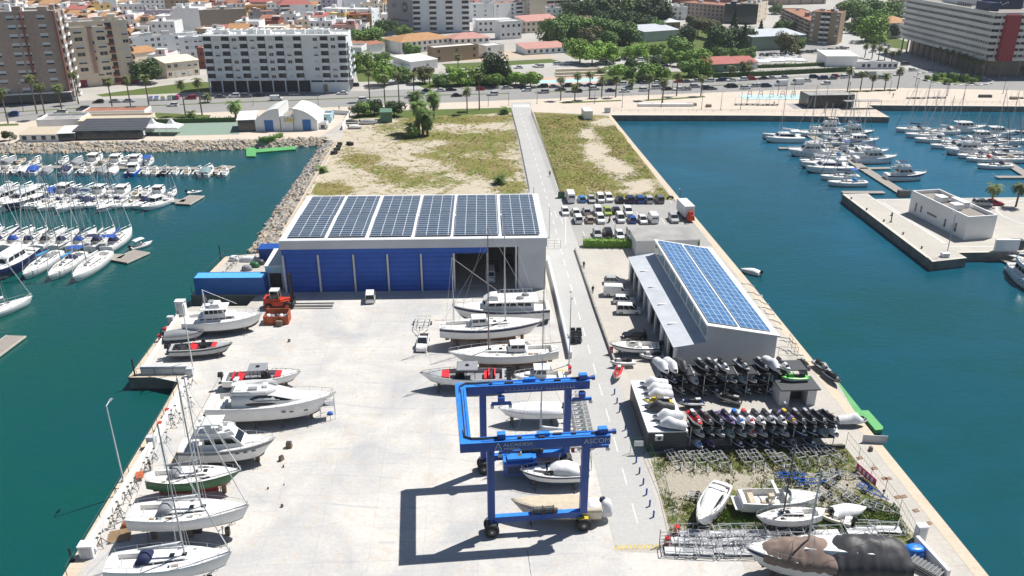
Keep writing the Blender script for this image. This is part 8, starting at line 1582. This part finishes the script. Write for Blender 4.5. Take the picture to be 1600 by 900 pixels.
rt=random.Random(21);WM=['plaster_white']*12+['plaster_pale']*3+['plaster_cream']*3+['plaster_pink','plaster_orange','plaster_yellow','plaster_rose','plaster_lilac','brick_tan','brick_red'];RM_=['roof_white','roof_white','roof_white','roof_gravel','roof_terracotta','roof_terracotta','roof_grey','tile_red','tile_orange']
NMW={'plaster_white':'white','plaster_pale':'pale grey','plaster_cream':'cream','plaster_pink':'pink','plaster_orange':'orange','plaster_yellow':'yellow','plaster_rose':'rose','plaster_lilac':'lilac','brick_tan':'tan','brick_red':'brick red'}
boxes=[]
for nm,lb,A,B,yt,dp,*_ in B_:
 a,b=P(*A),P(*B);boxes.append((min(a.x,b.x)-2,max(a.x,b.x)+2,min(a.y,b.y)-3,max(a.y,b.y)+dp+3))
for A,B,dp in(((-40,166),(115,158),17),((121,137),(214,130),15),((328,145),(547,144),16),((605,45),(734,50),20)):
 a,b=P(*A),P(*B);boxes.append((a.x-3,b.x+3,min(a.y,b.y)-4,max(a.y,b.y)+dp+3))
rowD=[408,436,466,498,532,568,606,646,690,738,790,846];total=0
for ri,D in enumerate(rowD):
 py=None;u=0;x=-(800+10)/F*(D*CT+CH*ST);items=[]
 xmax={0:-190,1:-150}.get(ri,None)
 xe=(560-800)/F*(D*CT+CH*ST) if D<560 else(900-800)/F*(D*CT+CH*ST)
 while x<xe and total<300:
  w_=rt.uniform(9,15)*(1 if D<620 else 1.35);H=rt.choice([5.5,6.5,8,9,9.5,12])+rt.uniform(-.5,.8);y=D+rt.uniform(-3,3);dp=rt.uniform(11,17)
  if not any(b[0]<x+w_ and b[1]>x and b[2]<y+dp and b[3]>y for b in boxes):items.append((x,y,w_-.4,dp,H));total+=1
  x+=w_+(rt.uniform(2,5) if rt.random()<.18 else.1)
 for i,(x,y,w_,dp,H) in enumerate(items):
  wm=rt.choice(WM);rm=rt.choice(RM_);tiled=rm.startswith('tile')or(rm=='roof_terracotta' and rt.random()<.3);o=root('town_house',(x,y,0),rt.uniform(-.03,.03))
  tag(o,f'{NMW[wm]} {"tiled" if tiled else "flat roofed"} town house, {ORD[i+1]} from left in the {ORD[ri+1]} old town row','house','houses of the old town')
  k=MB();k.box((w_/2,dp/2,H/2),(w_,dp,H),wm);k.build('wall',o);k=MB()
  if tiled:k.face([(-.3,-.3,H),(w_+.3,-.3,H),(w_+.3,dp/2,H+2.2),(-.3,dp/2,H+2.2)],rm);k.face([(-.3,dp/2,H+2.2),(w_+.3,dp/2,H+2.2),(w_+.3,dp+.3,H),(-.3,dp+.3,H)],rm)
  else:
   k.box((w_/2,dp/2,H+.04),(w_-.5,dp-.5,.08),rm);pp=.9
   for c,q in(((w_/2,.1,H+pp/2),(w_,.2,pp)),((w_/2,dp-.1,H+pp/2),(w_,.2,pp)),((.1,dp/2,H+pp/2),(.2,dp-.5,pp)),((w_-.1,dp/2,H+pp/2),(.2,dp-.5,pp))):k.box(c,q,wm)
  k.build('roof',o)
  if rt.random()<.75:k=MB();hw_=rt.uniform(2.5,5);k.box((0,0,1.3),(hw_,4,2.6),rt.choice([wm,'plaster_white']));k.box((0,0,2.65),(hw_+.3,4.3,.12),rt.choice(RM_));k.box((0,-2.03,1.1),(.9,.06,2),'recess_shade');k.build('stair_hut',o,loc=(rt.uniform(3,w_-3),rt.uniform(4,dp-3),H+.05))
  if D<660:
   nfl=max(1,int(H/3));n=max(2,int(w_/3.2))
   for f in range(nfl):
    for j in range(n):link('window',win_mesh(1.2,1.5,'dark' if(i+j)%3 else 'plain'),o,((j+.5)*w_/n,0,(f+.55)*H/nfl))
for i,(A,B,yt,dp,wm,lb) in enumerate((((1210,8),(1290,6),-6,20,'brick_brown','dark brown flats at the top edge behind the tan flats'),((1412,12),(1470,10),-8,20,'brick_brown','brown blocks at the top edge left of the hotel roof'),((1060,6),(1200,4),-4,18,'brick_red','brick blocks at the top edge behind the courthouse'),((1480,2),(1620,2),-14,20,'plaster_cream','cream flats at the top edge behind the hotel'))):bld('town_block',lb,A,B,yt,dp,wm,'roof_terracotta',4,'d.d.d.d.d',clutter=4,sidew=None)
def arched_hut(label,x0,x1,yb,yt,dep,lo=True,rz=R(1)):
 a,b=P(x0,yb),P(x1,yb-.4);L=(b-a).length;o=root('arched_hut',a,rz);tag(o,label,'hut','twin arched boat club huts');H=HT(a,yt);h0=H*.45;k=MB();n=10;pr=[(L*i/n,h0+(H-h0)*sin(pi/2*((i/n) if lo else 1-i/n))**.8) for i in range(n+1)]
 k.face([(0,0,0),(L,0,0)]+[(x,0,z) for x,z in reversed(pr)],'plaster_pale');k.face([(0,dep,0),(0,0,0),(0,0,pr[0][1]),(0,dep,pr[0][1])],'plaster_white');k.face([(L-.001,0,0),(L-.001,dep,0),(L-.001,dep,pr[-1][1]),(L-.001,0,pr[-1][1])],'plaster_white');k.face([(L,dep,0),(0,dep,0)]+[(x,dep,z) for x,z in pr],'plaster_pale');k.build('wall',o)
 k=MB()
 for(xa,za),(xb,zb) in zip(pr,pr[1:]):k.face([(xa,-.3,za+.1),(xb,-.3,zb+.1),(xb,dep+.3,zb+.1),(xa,dep+.3,za+.1)],'roof_white');k.face([(xa,-.3,za-.1),(xb,-.3,zb-.1),(xb,-.3,zb+.1),(xa,-.3,za+.1)],'roof_white')
 k.build('arched_roof',o);k=MB();k.box((L*.55,-.05,1.9),(L*.35,.1,3.6),'door_blue');k.build('door',o);return o
arched_hut('left arched white hut with blue door on the town shore',400,439,205,170,14);arched_hut('right arched white hut with blue door on the town shore',460,497,204,170,14,False)
bld('hut_link','low flat link building with a yellow sign between the arched huts',(440,205),(459,204.6),185,14,'plaster_pale','roof_gravel',1,'',cat='building')
lk=P(445,205);t_=bpy.data.objects.get('hut_link');k=MB();[k.box((1.6+i*.9,-.1,HT(lk,185)-.6+.15*(i%2)),(.6,.08,1.3),'jet_yellow',taper=.7) for i in range(4)];k.build('sign_strokes',t_)
bld('beach_bar','pink white restaurant with red flat roof beside the palms',(130,189),(228,187),176,8,'plaster_white','roof_terracotta',1,'.wdwwdddw',cat='restaurant',parapet=.4)
bld('restaurant','long low restaurant with dark sloped canopy and glass front',(118,219),(224,217),205,12,'window_glass','slate_boards',1,'',roof='shed',roofh=1.4,cat='restaurant')
bld('restaurant','low restaurant with straw coloured canopy roof on the left shore',(32,222),(92,221),211,8,'plaster_white','canvas_beige',1,'dddd',roof='shed',roofh=.8,cat='restaurant')
bld('restaurant','small white canopy between the straw roof and the dark canopy',(93,221),(118,220),209,8,'window_glass','roof_white',1,'',roof='shed',roofh=.8,cat='restaurant')
bld('restaurant','grey flat roofed kitchen building behind the straw roof',(60,205),(128,203),191,10,'plaster_white','roof_grey',1,'',cat='restaurant')
bld('restaurant','beige flat roofed hall behind the dark canopy',(124,206),(228,204),193,12,'plaster_cream','canvas_beige',1,'',cat='restaurant')
def tent(label,x,y,w_,n=1):
 p=P(x,y);o=root('party_tent',p);tag(o,label,'tent','white pointed tents');k=MB();h=2.6;t=[(-w_/2,-w_/2),(w_/2,-w_/2),(w_/2,w_/2),(-w_/2,w_/2)]
 for i in range(4):
  a,b=t[i],t[(i+1)%4];m1=[(a[0]*.35,a[1]*.35,h+1.0),(b[0]*.35,b[1]*.35,h+1.0)];k.face([(a[0],a[1],h),(b[0],b[1],h),m1[1],m1[0]],'canvas_white');k.face([m1[0],m1[1],(0,0,h+2.8)],'canvas_white');k.face([(a[0],a[1],h-.4),(b[0],b[1],h-.4),(b[0],b[1],h),(a[0],a[1],h)],'canvas_white')
 k.build('canopy',o)
 for a in t:k=MB();k.tube((a[0],a[1],0),(a[0],a[1],h),.06,'white_gel',5);k.build('pole',o)
tent('left white pointed tent beside the restaurant',241,209,6.0);tent('right white pointed tent beside the restaurant',270,209,6.0);tent('left white pointed tent in the garden by the boulevard',1210,102,8);tent('right white pointed tent in the garden by the boulevard',1228,101,8);tent('small white awning right of the garden tents',1248,102,6);tent('white awning left of the garden tents',1188,104,8)
bld('sail_roof','white open sided canopy left of the arched huts',(373,206),(400,205),188,10,'window_glass','roof_white',1,'',roof='shed',roofh=1,cat='canopy')
bld('kiosk_shed','small blue and white bar kiosk right of the arched huts',(498,192),(517,192),182,6,'plaster_blue','roof_white',1,'d',cat='kiosk')
bld('kiosk_shed','tiny white snack kiosk with a shade in front of the right hut',(498,202),(511,202),195,3,'plaster_white','roof_white',1,'d',cat='kiosk')
simple_shed('green_shed','green gabled shed at the head of the vacant field','shed',604,192,4,7,3.6,3.6,'shed_green','shed_green',rz=R(8))
container('white container with dark door picture on the right vacant field',919,187,3.0,7,2.9,'hangar_white','hangar_white',R(3))
k=MB();k.box((0,0,.9),(2.2,.9,1.8),'hangar_fascia');k.box((0,0,1.85),(2.4,1.1,.1),'galv');o=k.build('transformer_box',loc=P(949,176));tag(o,'small grey service box at the promenade end of the right field','service box')
k=MB();k.box((0,0,.7),(1.8,1.0,1.4),'green_paint',taper=.9);k.box((0,0,1.45),(1.7,1.0,.12),'black_gel');o=k.build('skip_bin',loc=P(877,309));tag(o,'dark wheeled bin at the entrance corner of the car park','bin')
for i,(x,m,nm) in enumerate(((237,'bin_blue','white and blue'),(246,'bin_blue','blue'),(256,'bin_yellow','yellow topped'),(266,'bin_green','grey'),(270,'bin_green','green'),(277,'flower_pink','pink'))):k=MB();k.box((0,0,.8),(1.7,1.3,1.5),'canvas_white' if i<4 else m);k.box((0,0,1.6),(1.75,1.35,.3),m,taper=.7);o=k.build('recycling_bin',loc=P(x,157.5-i*.4));tag(o,f'{nm} recycling bin, {ORD[i+1]} from the left beside the parked red car','bin','recycling bins on the boulevard')
pv=bld('pavilion','black glazed promenade pavilion with grey flat roof',(1262,169),(1333,168),150,9,'black_gel','roof_grey',1,'',cat='pavilion',parapet=.2)
k=MB();k.box((20,-1.6,2.9),(14,3.2,.15),'roof_grey');[k.tube((14+i*4.3,-3,0),(14+i*4.3,-3,2.9),.07,'iron',4) for i in range(4)];k.build('terrace_roof',pv)
sheet('pavilion_deck',W([(1228,162),(1262,161),(1336,172),(1240,170)]),.03,'roof_grey')
pg=P(1205,152);k=MB();o=root('playground',pg);tag(o,'blue surfaced playground with climbing frames on the promenade','playground');k.box((4,0,.06),(32,9,.1),'pool_blue');k.build('surface',o)
for i in range(7):k=MB();x=-10+i*4.4;k.path([(x,-1,0),(x+.6,0,2.4),(x+1.8,0,2.4),(x+2.4,1,0)],.1,['red','steel_dark','bin_yellow'][i%3]);k.box((x+1.2,0,1.3),(1,1,.1),'blue_paint');k.build('climbing_frame',o)
def mk_bench():
 o=root('concrete_bench',(0,0,0));k=MB();k.box((0,0,.45),(5,1.2,.15),'roof_grey');k.build('seat',o);k=MB();[k.box((x,0,.2),(.4,1,.4),'iron') for x in(-2,0,2)];k.build('leg',o);k=MB();[k.tube((x,0,0),(x,0,3),.06,'galv',4) for x in(-2.4,2.4)];k.tube((-2.4,0,3),(2.4,0,3),.06,'galv',4);k.build('frame',o);return o
for i,(x,y) in enumerate(((1158,164),(1176,164),(1192,164.5),(1206,164.5),(1426,154),(1436,154),(1458,153.5),(1468,153.5),(1588,154),(1597,154))):place('bench',mk_bench,P(x,y),0,f'low bench under a steel frame, {ORD[i+1]} from the left on the promenade','bench','promenade benches')
for i,(x,y,w_,lb) in enumerate(((1040,166,22,'long curved white concrete seat on the promenade'),(1080,165,4,'tilted stone block at the end of the curved seat'),(1107,167,2,'upright brown stone block on the promenade'),(1539,152,5,'grey sloping box on the right promenade'),(1583,155,2.4,'brown stone block on the right promenade'))):k=MB();k.box((0,0,.5),(w_,1.6,1.0),'plaster_white' if i==0 else 'render_tan' if i!=3 else 'steel_dark',taper=.95);o=k.build('seat_block',loc=P(x,y));tag(o,lb,'seat block')
boat('fieldboat',lambda:mk_open(6,2.3,covered='canvas_grey'),577,194,0,0,'pale boat on the ground left of the green shed','motorboat',None,.3);boat('fieldboat2',lambda:mk_open(4.5,1.8,covered='canvas_white'),556,201,0,.1,'small white dinghy lying below the pale boat','motorboat',None,.2);boat('fieldboat3',lambda:mk_open(5,2,covered='tarp_black'),551,193,0,0,'dark covered dinghy left of the pale boat','motorboat',None,.2)
for i,(x,y) in enumerate(((521,241),(525,236),(529,231),(531,227),(545,226),(549,227),(524,240),(528,235))):k=MB();k.tube((0,0,0),(0,0,.9),.8,'black_rubber',12);k.tube((0,0,.9),(0,0,.95),.45,'iron',10);o=k.build('tyre_stack',loc=P(x,y));tag(o,f'black stack of tyres, {ORD[i+1]} at the upper left field corner','tyres','tyre stacks at the field corner')
oa=P(1505,375.5);
def corner(px,py):return P(px,py)
A0,A1=P(1505,375),P(1419,331);ux=(A0-A1);Lo=ux.length;orz=math.atan2(ux.y,ux.x);B0=P(1547,375);Wd_=7.2
of=root('marina_office',A1,orz);tag(of,'white flat roofed marina office with slit windows and stepped parapets','building');Ho=HT(A0,345)
k=MB();k.box((Lo/2,Wd_/2,Ho/2),(Lo,Wd_,Ho),'plaster_white');k.build('wall',of);k=MB();k.box((Lo/2,Wd_/2,Ho+.05),(Lo-.6,Wd_-.6,.1),'roof_gravel')
for c,q in(((Lo/2,.15,Ho+.45),(Lo,.3,.9)),((Lo/2,Wd_-.15,Ho+.45),(Lo,.3,.9)),((.15,Wd_/2,Ho+.45),(.3,Wd_-.6,.9)),((Lo-.15,Wd_/2,Ho+.45),(.3,Wd_-.6,.9))):k.box(c,q,'plaster_white')
k.build('roof',of)
for x,y,w_,d_ in((Lo*.33,3.0,2.4,2.0),(Lo*.62,2.6,2.2,2.2),(Lo*.5,5.4,4.5,1.6)):k=MB();k.box((x,y,Ho+.75),(w_,d_,1.3),'plaster_white');k.build('roof_box',of)
for x,w_,h_,z in((.12,.5,2.2,1.9),(.22,.5,1.6,2.1),(.42,3.4,.5,2.0),(.66,.5,1.8,1.7),(.84,.6,2.0,1.9)):k=MB();k.box((x*Lo,-.02,z),(w_,.06,h_),'window_glass');k.build('window',of)
k=MB();k.box((.79*Lo,-.03,1.1),(.9,.08,2.2),'shutter');k.build('door',of)
for x,m in((.3,'rusty'),(.36,'wood'),(.2,'roof_white')):k=MB();blob(k,x*Lo,Wd_*.6,Ho+.1,1.8,1.4,.6,m,seed=int(x*50));k.build('roof_heap',of)
k=MB();k.box((0,0,1.3),(5,.6,2.6),'plaster_white');o=k.build('white_screen_wall',loc=P(1571,392));tag(o,'free standing white wall at the right quay edge','wall')
k=MB();k.box((0,0,1),(2.4,1.6,2),'steel_dark',taper=.9);o=k.build('waste_container',loc=P(1588,388));tag(o,'dark metal container behind the white wall at the right edge','container')
k=MB();k.box((0,0,.9),(3,1.2,1.8),'steel_dark');o=k.build('gangway_gate',loc=P(1411,308));tag(o,'dark gangway gate behind the marina office','gate')
o=root('gangway',P(1578,398,-.5),R(-52));tag(o,'metal gangway with railings leading down at the right edge','gangway');k=MB();k.box((3,0,0),(9,1.2,.12),'galv');k.build('deck',o);k=MB();[k.path([(-1.5,s,1),(7.5,s,1)],.04,'white_gel') for s in(-.6,.6)];[k.tube((-1.5+i*1.5,s,0),(-1.5+i*1.5,s,1),.03,'white_gel',4) for i in range(7) for s in(-.6,.6)];k.build('guard_rail',o)
k=MB();k.box((0,1250,33.5),(4900,3200,81),'water');hz_=k.mesh('haze');hm=bpy.data.materials.new('haze_air');hm.use_nodes=True;ht=hm.node_tree;ht.nodes.clear()
pv_=ht.nodes.new('ShaderNodeVolumePrincipled');pv_.inputs['Color'].default_value=(.80,.88,1,1);pv_.inputs['Density'].default_value=.00010;pv_.inputs['Anisotropy'].default_value=.1;mo=ht.nodes.new('ShaderNodeOutputMaterial');ht.links.new(pv_.outputs[0],mo.inputs['Volume'])
hz_.materials.clear();hz_.materials.append(hm);hz_o=link('haze',hz_);tag(hz_o,'thin pale sea haze over the harbour and town','haze',kind='stuff')
